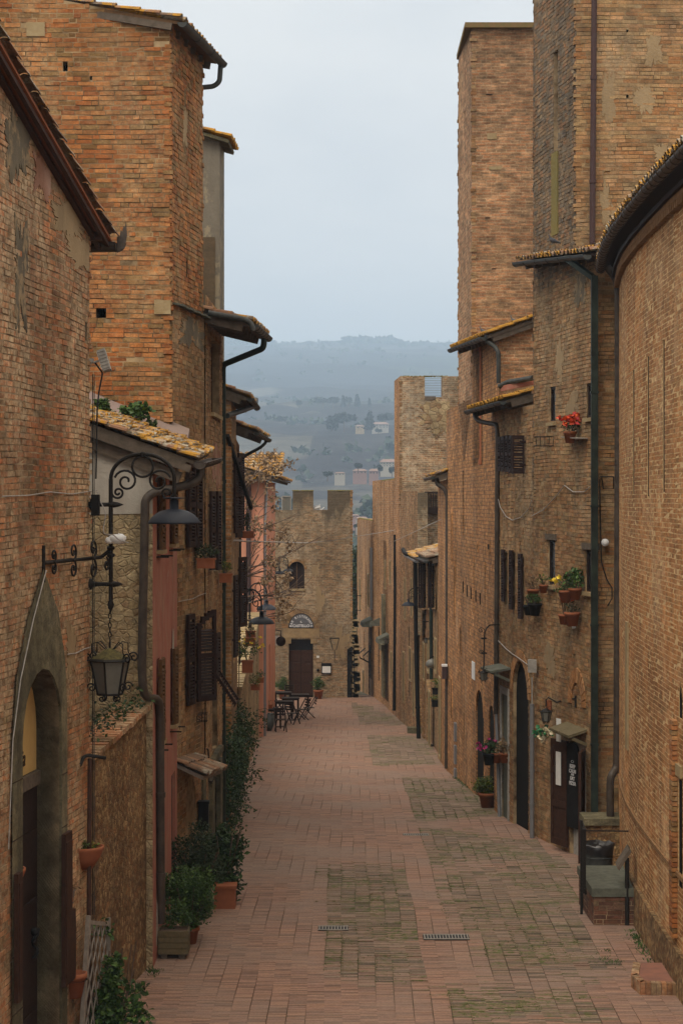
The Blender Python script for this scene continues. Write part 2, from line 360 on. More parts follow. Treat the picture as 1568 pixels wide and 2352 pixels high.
def rubble(name, cols, sx=9, seed=0, sm=(.36, .26, .13), jt=(.13, .09, .05)):
    m = NT(name); v = m.n('ShaderNodeTexVoronoi'); v.inputs['Scale'].default_value = 1; m.l(m.map((sx, sx, sx * 1.1), loc=(seed, 0, 0)), v.inputs['Vector'])
    c = m.ramp(v.outputs['Color'], steps(cols)); v2 = m.n('ShaderNodeTexVoronoi', feature='DISTANCE_TO_EDGE'); v2.inputs['Scale'].default_value = 1; m.l(m.map((sx, sx, sx * 1.1), loc=(seed, 0, 0)), v2.inputs['Vector'])
    e = m.ramp(v2.outputs['Distance'], [(.0, .5), (.10, 1)]); c = m.mix(e, jt, c)
    c = weather(m, c, smear=sm, smear_amt=.3 if seed != 12 else .95, grey=.3, streak=.4, seed=seed); h = m.math('ADD', e, m.math('MULTIPLY', m.noise(25, 5, .7), .7)); m.bump(h, .035); return m.fin(c, .95)
M['cream'] = rubble('cream_rubble', [(.44, .34, .19), (.36, .26, .14), (.50, .40, .24), (.30, .19, .10), (.40, .31, .18)], 8.5, 12, (.46, .37, .22), (.33, .25, .14))
M['rubble'] = rubble('rubble_stone', [(.36, .22, .10), (.21, .12, .05), (.46, .31, .15), (.17, .10, .05), (.30, .15, .06)], 15, 3)
M['rubble_pale'] = rubble('pale_rubble', [(.40, .30, .16), (.33, .24, .13), (.45, .35, .20), (.25, .15, .08)], 4, 8)
_m = NT('pietra_serena'); _c = _m.ramp(_m.noise(2.2, 7, .7, _m.map((1, 1, .5))), [(.3, (.07, .063, .038)), (.5, (.14, .125, .075)), (.7, (.27, .23, .14))]); _c = weather(_m, _c, grey=.5, streak=.8, moss=.15, seed=4); _m.bump(_m.noise(16, 7, .75), .03); M['stone'] = _m.fin(_c, .9)
M['stone_pale'] = simple('pale_sandstone', (.34, .27, .16), .85, col2=(.26, .19, .10), scale=5, bump=.01)
M['stone_green'] = simple('green_grey_slab', (.075, .08, .066), .8, col2=(.12, .125, .10), scale=9, bump=.004)
M['cement'] = simple('cement', (.30, .29, .27), .85, scale=10)
M['iron'] = simple('black_iron', (.016, .014, .013), .6, 0, var=.4, scale=40, bump=.003, spec=.15)
M['rust'] = simple('rusty_iron', (.075, .038, .028), .65, .2, col2=(.05, .03, .025), scale=25)
M['lamp'] = simple('slate_blue_enamel', (.013, .017, .028), .6, .0, var=.15, scale=30, bump=0, spec=.25)
M['gutter'] = simple('dark_metal_gutter', (.026, .028, .028), .5, .0, col2=(.055, .06, .058), scale=6, bump=.002, spec=.25)
M['copper'] = simple('brown_copper', (.036, .028, .024), .5, .0, col2=(.075, .06, .048), scale=5, bump=.002, spec=.25)
M['copper_red'] = simple('dark_red_brown_pipe', (.06, .034, .034), .5, .0, col2=(.06, .04, .04), scale=5, bump=.001)
M['pipe_green'] = simple('verdigris_pipe', (.014, .018, .016), .5, .0, col2=(.03, .042, .034), scale=4, bump=.003)
M['zinc'] = simple('grey_zinc', (.20, .205, .22), .45, .3, var=.12, scale=8, bump=.001, spec=.5)
M['wood_dark'] = simple('dark_stained_wood', (.022, .013, .011), .6, var=.35, scale=20)
M['wood_door'] = simple('door_wood', (.055, .026, .017), .6, col2=(.032, .016, .012), scale=14)
M['wood_grey'] = simple('old_grey_timber', (.13, .105, .085), .85, col2=(.08, .065, .05), scale=9, bump=.01)
M['wood_pale'] = simple('weathered_pale_timber', (.28, .25, .22), .85, col2=(.20, .175, .15), scale=15)
M['wood_green'] = simple('mossy_planks', (.10, .085, .05), .85, col2=(.15, .12, .07), scale=18)
M['shutter'] = simple('dark_plum_shutter', (.026, .015, .014), .6, var=.3, scale=20)
M['shutter_br'] = simple('brown_shutter', (.10, .055, .025), .65, var=.3, scale=20)
M['terracotta'] = simple('terracotta', (.30, .11, .055), .8, col2=(.26, .095, .05), scale=12)
M['glass'] = simple('dark_window_glass', (.012, .015, .02), .15, 0, var=.1, bump=0, spec=.6)
M['frost'] = simple('frosted_lantern_glass', (.13, .13, .115), .35, 0, var=.12, bump=0, spec=.5)
M['dark_fill'] = simple('painted_room_dark', (.006, .005, .004), .95, bump=0)  # near-black colour paints in the darkness of rooms and holes
M['white'] = simple('white_plastic', (.70, .72, .74), .4, var=.05, bump=0)
M['paper'] = simple('paper', (.62, .62, .60), .8, var=.08)
M['ochre'] = simple('ochre_painted_board', (.50, .35, .14), .7, col2=(.44, .30, .12), scale=4)
M['ink'] = simple('dark_lettering', (.04, .025, .015), .7, bump=0)
M['chalk'] = simple('pale_lettering', (.55, .56, .58), .7, bump=0)
M['slate'] = simple('slate_board', (.12, .125, .14), .6, col2=(.09, .09, .10), scale=6)
M['black'] = simple('matt_black', (.012, .012, .013), .6, bump=0)
M['wire'] = simple('pale_cable', (.32, .30, .28), .7, bump=0)
M['wirebk'] = simple('black_cable', (.02, .02, .02), .7, bump=0)
M['green'] = leafm('green_leaves', [(.03, .07, .016), (.05, .10, .024), (.022, .05, .013), (.075, .14, .03)])
M['ivy'] = leafm('ivy_leaves', [(.02, .045, .016), (.03, .065, .02), (.016, .035, .014), (.04, .08, .022)])
M['dark_leaf'] = leafm('dark_leaves', [(.015, .03, .012), (.022, .042, .016), (.03, .05, .02)])
M['yel_leaf'] = leafm('yellow_green_leaves', [(.06, .10, .02), (.10, .13, .02), (.04, .07, .016), (.16, .16, .02)])
M['dry'] = leafm('dry_seed_heads', [(.20, .13, .07), (.27, .18, .10), (.14, .09, .05)])
M['bark'] = simple('bark', (.12, .085, .065), .9, scale=20)
M['red'] = leafm('red_bracts', [(.60, .07, .02), (.70, .12, .03), (.35, .02, .02)])
M['cream_fl'] = leafm('cream_petals', [(.65, .55, .36), (.75, .68, .50)])
M['magenta'] = leafm('magenta_petals', [(.45, .03, .16), (.5, .05, .25)])
M['yellow'] = leafm('yellow_petals', [(.70, .50, .03), (.8, .6, .05)])
def tile_mat(name, lich=.5, white=.4, seed=0, base=None):
    m = NT(name); c = m.ramp(m.rnd(), steps(base or [(.24, .13, .08), (.30, .17, .10), (.19, .12, .08), (.27, .20, .14), (.16, .11, .08)]), True)
    n = m.noise(2.3, 7, .75, m.map((1, 1, 1), loc=(seed, 0, 0))); c = m.mix(m.ramp(n, [(.62 - white * .25, 0), (.68 - white * .25, .9)]), c, (.36, .34, .28))
    n = m.noise(3.4, 8, .78, m.map((1, 1, 1), loc=(seed + 4, 2, 0))); c = m.mix(m.ramp(n, [(.66 - lich * .3, 0), (.69 - lich * .3, 1)]), c, m.mix(m.noise(8), (.24, .14, .03), (.55, .27, .03)))
    n = m.noise(7, 6, .8, m.map((1, 1, 1), loc=(seed, 9, 0))); c = m.mix(m.ramp(n, [(.55, 0), (.62, .8)]), c, (.07, .065, .045))
    m.bump(m.noise(30, 5, .7), .02); return m.fin(c, .95)
M['tile'] = tile_mat('mossy_roof_tiles', .55, .35, 1)
M['tile_white'] = tile_mat('lichened_roof_tiles', .60, .62, 6)
M['tile_plain'] = tile_mat('roof_tiles', .15, .35, 9)
M['tile_moss'] = tile_mat('moss_covered_tiles', .95, .2, 3)
# ---------------------------------------------------------------- terrain to the horizon
def interp(t, x):
    for (a, b), (c, d) in zip(t, t[1:]):
        if x <= c: s = (x - a) / (c - a); return b + (d - b) * s
    return t[-1][1]
def hn(x, y):
    return (math.sin(x * .011 + 1.3) * math.cos(y * .009 + .5) + .6 * math.sin(x * .023 + y * .017) + .35 * math.sin(x * .051 - y * .043 + 2)) / 1.95
TP = [(118, GZ(118) - .6), (140, -7), (180, -16), (250, -27), (350, -33), (450, -33), (600, -8), (800, 6), (950, 13), (1150, 28), (1350, 52), (1500, 62), (1750, 82), (2000, 100), (2300, 124), (2700, 152), (3200, 205), (3700, 268), (4300, 335), (5000, 405), (5400, 372), (6200, 300)]
def TZ(x, y):
    if y < 118: return GZ(y) - .07 - .25 * max(0, min(1, (abs(x) - 3.0) / 3))* (1 if y > 60 else 0)
    z = interp(TP, y); k = min(1, (y - 118) / 400)
    amp = (3 + 9 * min(1, max(0, (y - 500) / 1500))) * (1 if y < 3500 else .4)
    return z + k * amp * hn(x, y)
def terrain():
    ys = [-40 + 4 * i for i in range(40)]; y = 118
    ys = [q for q in ys if q < 118]
    while y < 6000: ys.append(y); y *= 1.02
    xs = []
    for i in range(-60, 61): s = i / 60; xs.append(math.copysign(abs(s) ** 2.6 * 2500 + abs(s) * 30, s))
    mb = MB(); mb.smooth = True
    vs = [Vector((x, y, TZ(x, y))) for y in ys for x in xs]; n = len(xs)
    fs = [(j * n + i, j * n + i + 1, (j + 1) * n + i + 1, (j + 1) * n + i) for j in range(len(ys) - 1) for i in range(n - 1)]
    mb.add(vs, fs)
    m = NT('countryside'); v = m.n('ShaderNodeTexVoronoi'); v.inputs['Scale'].default_value = 1; v.inputs['Randomness'].default_value = 1
    m.l(m.map((1 / 330, 1 / 620, .0001)), v.inputs['Vector'])
    c = m.ramp(v.outputs['Color'], [(0, (.035, .034, .036)), (.3, (.048, .046, .048)), (.5, (.13, .125, .105)), (.58, (.04, .038, .04)), (.78, (.06, .07, .045)), (.9, (.38, .36, .30)), (1, (.04, .038, .04))])
    w = m.noise(1 / 150, 6, .6); c = m.mix(m.ramp(w, [(.46, 0), (.52, .9)]), c, (.034, .031, .034))
    w = m.noise(1 / 22, 6, .7); c = m.mix(1, c, m.ramp(w, [(.3, .6), (.7, 1.35)]), 'MULTIPLY')
    m.bump(m.noise(1 / 14, 6, .75), 4.0)
    mb.build('ground', m.fin(c, 1.0, 0, 0), None, kind='structure', label='farmland and wooded hills beyond the village')
terrain()
# ---------------------------------------------------------------- the brick paved street
LEFT_LINE = [(-40, -5.2), (20.5, -3.9), (24.8, -3.45), (28, -2.9), (32, -2.85), (55, -2.9), (84, -3.0), (95, -3.4), (97, -3.5)]
RIGHT_LINE = [(-40, 4.8), (30, 4.75), (34, 5.0), (36.5, 5.2), (43.5, 4.45), (47, 3.9), (56.5, 3.4), (76, 3.05), (84, 2.45), (93, 1.95), (97, 1.9), (112, 1.2)]
def street():
    m0 = NT('street_bed'); n = m0.noise(1.4, 5, .6); g = m0.noise(10, 5, .75)
    c = m0.mix(m0.ramp(g, [(.50, 0), (.60, 1)]), (.10, .08, .06), (.06, .075, .02)); bed = m0.fin(c, 1)
    m1 = NT('rosy_paving'); c = m1.ramp(m1.rnd(), steps([(.25, .145, .10), (.285, .165, .112), (.205, .12, .088), (.31, .185, .128), (.225, .13, .098), (.27, .16, .12), (.165, .10, .075)]), True)
    n = m1.noise(.55, 6, .6); c = m1.mix(m1.ramp(n, [(.42, 0), (.62, .75)]), c, (.24, .175, .14)); n = m1.noise(3, 6, .7); c = m1.mix(m1.ramp(n, [(.55, 0), (.75, .5)]), c, (.12, .085, .065))
    c = m1.mix(1, c, m1.ramp(m1.noise(30, 4, .7), [(.3, .75), (.7, 1.2)]), 'MULTIPLY'); m1.bump(m1.noise(40, 4, .7), .006); rosy = m1.fin(c, .78, 0, .3)
    m2 = NT('grey_brown_paving'); c = m2.ramp(m2.rnd(), steps([(.21, .145, .105), (.165, .12, .09), (.245, .17, .125), (.125, .095, .075), (.225, .145, .11), (.185, .14, .11), (.27, .195, .15)]), True)
    n = m2.noise(.9, 3, .6); n2 = m2.noise(11, 5, .75); c = m2.mix(m2.math('MULTIPLY', m2.ramp(n, [(.46, .08), (.60, 1)]), m2.ramp(n2, [(.46, 0), (.56, .9)])), c, (.085, .105, .022)); c = m2.mix(1, c, m2.ramp(m2.noise(30, 4, .7), [(.3, .7), (.7, 1.25)]), 'MULTIPLY')
    m2.bump(m2.noise(40, 4, .7), .008); grey = m2.fin(c, .8, 0, .3)
    mb = MB(); ys = [-40 + 3 * i for i in range(51)]; ys = [y for y in ys if y < 112] + [112]
    for a, b in zip(ys, ys[1:]):
        la, lb, ra, rb = interp(LEFT_LINE, a), interp(LEFT_LINE, b), interp(RIGHT_LINE, a), interp(RIGHT_LINE, b)
        mb.add([(la, a, GZ(a) - .036), (ra, a, GZ(a) - .036), (rb, b, GZ(b) - .036), (lb, b, GZ(b) - .036)], [(0, 1, 2, 3)])
    # panels of older grey bricks between smoother rosy runners, read off the ground
    pan = []
    for q in ([(742, 1995), (925, 1985), (975, 2250), (760, 2250)], [(1010, 2003), (1320, 1985), (1330, 2120), (1030, 2110)], [(1030, 2110), (1330, 2120), (1420, 2235), (1130, 2250), (1100, 2150)],
              [(968, 1898), (1225, 1930), (1300, 1985), (990, 1985)], [(925, 1785), (1050, 1790), (1180, 1870), (955, 1890)], [(840, 1690), (985, 1690), (1010, 1755), (855, 1760)], [(805, 1612), (900, 1640), (945, 1665), (830, 1665)],
              [(1010, 2275), (1330, 2275), (1420, 2352), (1060, 2352)]):
        pan.append([(p.x, p.y) for p in (G(*c) for c in q)])
    def inside(x, y):
        for pl in pan:
            c = False
            for (a, b), (d, e) in zip(pl, pl[1:] + pl[:1]):
                if (b > y) != (e > y) and x < a + (y - b) * (d - a) / (e - b): c = not c
            if c: return True
        return False
    rnd = random.Random(3); cw = .235; moss = []
    for k in range(-17, 24):
        x0 = k * cw; y = 19.0 + rnd.random() * .05
        while y < 99:
            pit = .058 if y < 60 else .085
            l, r = interp(LEFT_LINE, y), interp(RIGHT_LINE, y)
            if x0 + cw > l and x0 < r:
                wob = .014 * math.sin(y * 1.1 + k * .7) ; old = inside(x0 + .12 + wob + rnd.gauss(0, .07), y + rnd.gauss(0, .34)); mb.m = 2 if old else 1
                h = rnd.gauss(0, .0026 if old else .0007); h = max(-.006, min(.006, h)); g = .012 if old else .005
                z = GZ(y) + h + .010 * math.sin(x0 * .9 + y * .35) + .008 * math.sin(x0 * 2.1 - y * .8); tilt = rnd.gauss(0, .0012)
                if not (old and rnd.random() < .03):
                    xa, xb, ya, yb = max(x0 + (.0015 if old else .0008), l) + wob, min(x0 + cw - (.001 if old else .0005), r) + wob, y + g * .5, y + pit - g * .5
                    sk = rnd.gauss(0, .007 if old else .003)
                    n = len(mb.v)
                    mb.v.extend([(xa, ya, z - .03), (xb, ya + sk, z - .03), (xb, yb + sk, z - .03), (xa, yb, z - .03), (xa, ya, z), (xb, ya + sk, z + tilt), (xb, yb + sk, z + tilt), (xa, yb, z)])
                    for f in ((4, 5, 6, 7), (0, 1, 5, 4), (1, 2, 6, 5), (3, 0, 4, 7)):
                        mb.f.append([n + i for i in f]); mb.uv.append(None); mb.mi.append(mb.m); mb.sm.append(False)
                if old and rnd.random() < .6 and y < 60 and math.sin(x0 * 2.1 + y * .9) + math.sin(y * 2.3 - x0) > -.1: moss.append((x0 + wob + rnd.choice((0, 0, rnd.random() * cw)), y, z))
            y += pit * rnd.uniform(.92, 1.08)
    mb.build('street', [bed, rosy, grey], None, kind='structure', label='brick paved street running down between the houses')
    mg = MB()
    for x, y, z in moss:
        for _ in range(14): mg.leaf((x + rnd.uniform(-.03, .03), y + rnd.uniform(-.05, .05), z - .006), .017, (0, 0, 1.0), .6)
    mg.build('moss', leafm('moss_tufts', [(.05, .08, .012), (.07, .10, .016), (.09, .11, .02)]), None, kind='stuff', label='green moss growing in the joints of the paving')
street()
# ---------------------------------------------------------------- roofs, gutters, pipes
def roof(parent, A, B, up, mat='tile', slab='wood_grey', name='roof', th=.06, pitch=.21, tl=.36, rafters=True, label=None, lump=0):
    """A->B the eave line, up the vector from eave to ridge"""
    A = Vector(A); B = Vector(B); up = Vector(up); e = (B - A); W = e.length; e.normalize(); Lr = up.length; s = up.normalized(); n = e.cross(s)
    if n.z < 0: n = -n
    mb = MB(); mb.m = 1
    mb.hexa([A - n * th, B - n * th, B + up - n * th, A + up - n * th], [A, B, B + up, A + up]); mb.m = 0
    cols = max(2, int(round(W / pitch))); cp = W / cols; rows = max(1, int(math.ceil(Lr / tl))); rr = random.Random(int(abs(A.x * 31 + A.y * 17)))
    for c in range(cols + 1):
        for k in range(rows):
            for kind in (0, 1):
                if kind == 1 and c == cols: continue
                u = c * cp + (0 if kind == 0 else cp / 2) + rr.uniform(-.006, .006); v0 = k * tl - .05 + rr.uniform(-.02, .02); v1 = min(v0 + tl + .05, Lr + .02)
                r0, r1 = (cp * .36, cp * .27) if kind == 0 else (cp * .30, cp * .36); lift = .045 if kind == 0 else .05; tw = rr.uniform(-.012, .012)
                vs = []; sg = 1 if kind == 0 else -1; sw = 5
                for vv, r_, hh in ((v0, r0, lift + .025), (v1, r1, lift)):
                    for rad in (r_, r_ - .016):
                        for i in range(sw + 1):
                            a = PI * i / sw; x = u + math.cos(a) * rad + (tw if vv == v1 else 0); h = hh + sg * math.sin(a) * rad * .8 - (0 if kind == 0 else -.01)
                            vs.append(A + e * x + s * vv + n * h)
                fs = []; q = sw + 1
                for i in range(sw):
                    fs += [(i, i + 1, 2 * q + i + 1, 2 * q + i), (q + i, 3 * q + i, 3 * q + i + 1, q + i + 1), (i, q + i, q + i + 1, i + 1)]
                fs += [(0, 2 * q, 3 * q, q), (sw, q + sw, 3 * q + sw, 2 * q + sw)]
                mb.add(vs, fs)
    o = mb.build(name, [M[mat], M[slab]], parent)
    if label: o['label'] = label
    if lump:
        lb_ = MB()
        for _ in range(lump):
            a_, b_ = rr.random() * W, rr.random() * Lr * .9; p = A + e * a_ + s * b_ + n * rr.uniform(.07, .12); lb_.ball(p, rr.uniform(.02, .055), (rr.uniform(.8, 1.8), rr.uniform(.8, 1.8), .5), 3, .3)
        lb_.build('lichen', M[mat], o, kind='stuff')
    if rafters:
        rb = MB(); k = max(2, int(W / .55) + 1)
        for i in range(k):
            p = A + e * (W * i / (k - 1)) * .98 + e * W * .01 - n * (th + .055) + s * .10; rb.beam(p, p + s * min(Lr - .15, 1.6), .08, .11, n)
        rb.build('rafter', M['wood_grey'], o)
    return o
def gutter(parent, A, B, r=.07, mat='gutter', straps=.5, rings=True):
    A = Vector(A); B = Vector(B); t = (B - A).normalized(); sd_ = t.cross(Vector((0, 0, 1))).normalized(); up = Vector((0, 0, 1)); mb = MB(); n = 8; vs = []
    for p in (A, B):
        for rad in (r, r - .006):
            for i in range(n + 1): a = PI + PI * i / n; vs.append(p + sd_ * math.cos(a) * rad + up * math.sin(a) * rad)
    q = n + 1; fs = []
    for i in range(n): fs += [(i, i + 1, 2 * q + i + 1, 2 * q + i), (q + i, 3 * q + i, 3 * q + i + 1, q + i + 1)]
    fs += [(0, 2 * q, 3 * q, q), (n, q + n, 3 * q + n, 2 * q + n), tuple(range(q)), tuple(range(2 * q, 3 * q))]
    mb.smooth = False; mb.add(vs, fs)
    for s_ in (-1, 1): mb.tube([A + sd_ * r * s_, B + sd_ * r * s_], .008, 6)
    if rings:
        L_ = (B - A).length; k = max(2, int(L_ / straps))
        for i in range(k + 1):
            p = A + t * (L_ * i / k); mb.tube([p + sd_ * math.cos(PI + PI * j / 6) * (r + .004) + up * math.sin(PI + PI * j / 6) * (r + .004) for j in range(7)], .007, 4)
    return mb.build('gutter', M[mat], parent)
def smooth_path(pts, rad=.12, n=5):
    pts = [Vector(p) for p in pts]; o = [pts[0]]
    for a, b, c in zip(pts, pts[1:], pts[2:]):
        r_ = min(rad, (b - a).length * .45, (c - b).length * .45); p = b + (a - b).normalized() * r_; q = b + (c - b).normalized() * r_
        for i in range(n + 1): t = i / n; o.append(p * (1 - t) ** 2 + b * 2 * t * (1 - t) + q * t * t)
    o.append(pts[-1]); return o
def pipe(parent, pts, r=.05, mat='gutter', collars=2.2, rad=.14, name='downpipe', n=10):
    mb = MB(); sp = smooth_path(pts, rad); mb.tube(sp, r, n)
    a, b = Vector(pts[-2]), Vector(pts[-1]); L_ = (b - a).length; k = int(L_ / collars)
    for i in range(1, k + 1):
        p = a + (b - a) * (i / (k + .6)); d = (b - a).normalized(); mb.tube([p - d * .035, p + d * .035], r * 1.22, n)
    return mb.build(name, M[mat], parent)
def panel(mb, w, r, o0, o1):                        # a plain slab lying on the wall
    u0, u1, z0, z1 = r; mb.hexa([w.p(u0, z0, o0), w.p(u1, z0, o0), w.p(u1, z1, o0), w.p(u0, z1, o0)], [w.p(u0, z0, o1), w.p(u1, z0, o1), w.p(u1, z1, o1), w.p(u0, z1, o1)])
def window(parent, w, r, depth=.18, frame='wood_dark', pane='glass', bars=1, arch=None, fw=.05, name='window', sill=None, cross=1):
    u0, u1, z0, z1 = r; mb = MB(); dd = -depth
    panel(mb, w, (u0, u0 + fw, z0, z1), dd - .03, dd + .03); panel(mb, w, (u1 - fw, u1, z0, z1), dd - .03, dd + .03)
    panel(mb, w, (u0 + fw, u1 - fw, z0, z0 + fw), dd - .03, dd + .028); panel(mb, w, (u0 + fw, u1 - fw, z1 - fw, z1), dd - .03, dd + .028)
    for i in range(bars): c = u0 + (u1 - u0) * (i + 1) / (bars + 1); panel(mb, w, (c - fw * .4, c + fw * .4, z0 + fw, z1 - fw), dd - .02, dd + .025)
    for i in range(cross): c = z0 + (z1 - z0) * (i + 1) / (cross + 1); panel(mb, w, (u0 + fw, u1 - fw, c - .012, c + .012), dd - .02, dd + .02)
    f = mb.build(name, M[frame], parent)
    g = MB(); g.add([w.p(u0, z0, dd), w.p(u1, z0, dd), w.p(u1, z1, dd), w.p(u0, z1, dd)], [(0, 1, 2, 3)]); g.build('pane', M[pane], f)
    if sill: s_ = MB(); panel(s_, w, (u0 - .08, u1 + .08, z0 - .07, z0), -.1, .07); s_.build('sill', M[sill], f)
    return f
def shutter(parent, w, u, z0, z1, width, ang, side=1, mat='shutter', arch=False, th=.045, name='shutter'):
    """leaf hinged at u on the wall; side = which way it lies along the wall; ang = degrees away from the wall"""
    a = R(ang); d = (w.d * side * math.cos(a) + w.n * math.sin(a)); nn = (w.n * math.cos(a) - w.d * side * math.sin(a)); o = w.p(u, 0, .03)
    H = z1 - z0; mb = MB()
    def bx(a0, a1, b0, b1, t0=0, t1=th, tilt=0):
        q = lambda x, z, t: o + d * x + nn * t + Vector((0, 0, z))
        mb.hexa([q(a0, b0, t0), q(a1, b0, t0), q(a1, b1, t0), q(a0, b1, t0)], [q(a0, b0 - tilt, t1), q(a1, b0 - tilt, t1), q(a1, b1 - tilt, t1), q(a0, b1 - tilt, t1)])
    fw = min(.07, width * .16)
    hh = (lambda x: 0) if not arch else (lambda x: -(1 - x / width) ** 2 * .22)
    bx(0, fw, z0, z1 + hh(0)); bx(width - fw, width, z0, z1 + hh(width)); bx(fw, width - fw, z0, z0 + .09)
    if arch:
        for i in range(5):
            x0 = width * i / 5; x1 = width * (i + 1) / 5; bx(x0 if i else fw, x1 if i < 4 else width - fw, z1 - .10 + hh(x0), z1 + hh((x0 + x1) / 2))
    else: bx(fw, width - fw, z1 - .09, z1)
    bx(fw, width - fw, z0 + H * .5 - .04, z0 + H * .5 + .04)
    z = z0 + .11; top = z1 - .1 + (hh(0) if arch else 0)
    while z < top:
        if abs(z - z0 - H * .5) > .06: bx(fw, width - fw, z, z + .014, .002, th + .004, .03)
        z += .055
    for zz in (z0 + H * .2, z0 + H * .8): bx(-.03, .10, zz, zz + .05, -.012, th + .012)
    return mb.build(name, M[mat], parent)
def wire(pts, name, label, mat='wirebk', r=.008, sag=0.0, parent=None, cat='cable'):
    pts = [Vector(p) for p in pts]
    if sag and len(pts) == 2:
        a, b = pts; pts = [a.lerp(b, i / 16) - Vector((0, 0, sag * 4 * (i / 16) * (1 - i / 16))) for i in range(17)]
    mb = MB(); mb.tube(pts, r, 5)
    if parent is not None: return mb.build(name, M[mat], parent)
    return mb.build(name, M[mat], None, pts[0], label=label, category=cat)
# ---------------------------------------------------------------- buildings
GEO = {'orange': ('b_orange', 'mo_orange'), 'brown': ('b_brown', 'mo_brown'), 'tan': ('b_tan', 'mo_orange'), 'grey': ('b_grey', 'mo_brown'), 'warm': ('b_warm', 'mo_warm')}
def facade(root, a, b, z0, z1, style, holes=(), depth=.22, outer=None, back='dark_fill', backs=None, zlow=-99, name='wall', label=None, **kw):
    """z0/z1 a number or the pair of heights at a and at b"""
    w = Wall(a, b)
    if outer is None:
        za, zb = z0 if isinstance(z0, tuple) else (z0, z0); ya, yb = z1 if isinstance(z1, tuple) else (z1, z1)
        outer = [(0, za), (w.len, zb), (w.len, yb), (0, ya)]
    mb = MB()
    if style in GEO:
        mats = [M[GEO[style][1]], M[GEO[style][0]], M[back]]; base_wall(mb, w, outer, holes, depth, back=2); mb.m = 1
        brickwork(mb, w, [outer] + list(holes), rnd=random.Random(int(abs(a[0] * 97 + a[1] * 13 + b[0] * 7))), zlow=zlow, **kw)
    else:
        mats = [M[style], M[back]]; base_wall(mb, w, outer, holes, depth, back=1)
    o = mb.build(name, mats, root)
    if label: o['label'] = label
    return w
def solid(root, pts, z0, z1, mat='t_plain', name='wall', inset=0):
    """the plain rear and flank walls and the flat top of a building; pts counter-clockwise, z1 a number or one per corner"""
    zt = z1 if isinstance(z1, (list, tuple)) else [z1] * len(pts); mb = MB(); n = len(pts)
    for i in range(n):
        j = (i + 1) % n; a, b = pts[i], pts[j]; l = math.hypot(b[0] - a[0], b[1] - a[1])
        mb.add([(a[0], a[1], z0), (b[0], b[1], z0), (b[0], b[1], zt[j]), (a[0], a[1], zt[i])], [(0, 1, 2, 3)], [[(0, z0), (l, z0), (l, zt[j]), (0, zt[i])]])
    mb.add([(p[0], p[1], z) for p, z in zip(pts, zt)], [tuple(range(n))], [[(p[0], p[1]) for p in pts]])
    return mb.build(name, M[mat], root)
def slit(w, x0, x1, y0, y1): return hrect(w.rect(x0, x1, y0, y1))
gz = lambda y: GZ(y) - .25
# ---- near left house with the pointed stone doorway
c1 = Vector((-3.14, 24.8)); d1 = Vector((.107, .994)); a1 = c1 - d1 * 7.5
H1 = thing('brick_house', 'near left brick house with pointed stone doorway and steep tiled verge', 'house', (-3.14, 24.8, gz(24)))
w1 = Wall(a1, c1); uc = w1.len; zc, sl_ = 13.38, .265
outer = [(0, gz(17)), (uc, gz(24)), (uc, zc), (0, zc + sl_ * uc)]
dr = w1.rect(47, 137, 1533, 2450); ud0, ud1 = w1.u(47), w1.u(137); zs = w1.z((ud0 + ud1) / 2, 1536)
door_hole = harch((ud0, ud1, gz(22) + .05, zs), .75)
h_put = [slit(w1, 98, 104, 835, 865), slit(w1, 195, 200, 740, 782), slit(w1, 146, 148, 950, 962)]
w1 = facade(H1, a1, c1, 0, 0, 'brown', [door_hole] + h_put, .34, outer, pitch=.068, ls=(.12, .27), gap=.017, t=.002, jit=.010, wav=.016, ext=(0, .012), zlow=gz(24))
facade(H1, c1, (-9, 25.6), gz(25), (zc, zc + 2.0), 't_plain')
solid(H1, [(-9, 17.3), (a1.x - .3, a1.y), (c1.x - .4, c1.y - .1), (-9, 25.4)], gz(24), [zc + 3, zc + sl_ * uc - .15, zc - .1, zc + 1.5])
n1 = w1.n; up1 = Vector((-d1.x, -d1.y, sl_)) * 7.6
A_ = Vector((c1.x, c1.y, zc + .02)) + n1 * .20 + Vector((d1.x, d1.y, -sl_)) * .42; B_ = A_ - n1 * 5.0
r1 = roof(H1, B_, A_, up1, 'tile_plain', 'terracotta', rafters=False, tl=.4, pitch=.22, th=.03)
vb = MB(); vb.beam(A_ - n1 * .05 + Vector((0, 0, -.075)), A_ - n1 * .05 + up1 + Vector((0, 0, -.075)), .05, .05); vb.beam(A_ - n1 * .16 + Vector((0, 0, -.10)), A_ - n1 * .16 + up1 + Vector((0, 0, -.10)), .06, .05)
vb.build('verge_board', M['rust'], r1)
gA = A_ + Vector((.06, .02, -.03)); gt = gutter(r1, gA, gA + Vector((-.06, 0, 0)) * 0 + Vector((-2.2, .35, .0)), .11, 'copper', .8)
gp = MB(); gp.lathe([(0.001, 0), (.115, 0)], n=16, M=Matrix.Translation(gA + Vector((0, -.02, 0))) @ Matrix.Rotation(R(90), 4, 'X'), a0=PI, a1=2 * PI)
pts = [(-.0, -.11), (.10, -.06), (.13, .10), (.115, .28), (.10, .20), (.085, .22), (.07, .14), (.05, .16), (.03, .08), (-.0, .08)]
gp.add([gA + Vector((x, -.03, z)) for x, z in pts], [tuple(range(len(pts)))]); gp.add([gA + Vector((x, -.036, z)) for x, z in pts], [tuple(range(len(pts)))[::-1]])
gp.build('gutter_end', M['copper'], gt)
eb = MB(); eb.box((0, 0, 0), (.5, .5, .16), Matrix.Translation((c1.x - .1, c1.y + .28, zc - .05))); eb.build('eaves_board', M['rust'], r1)
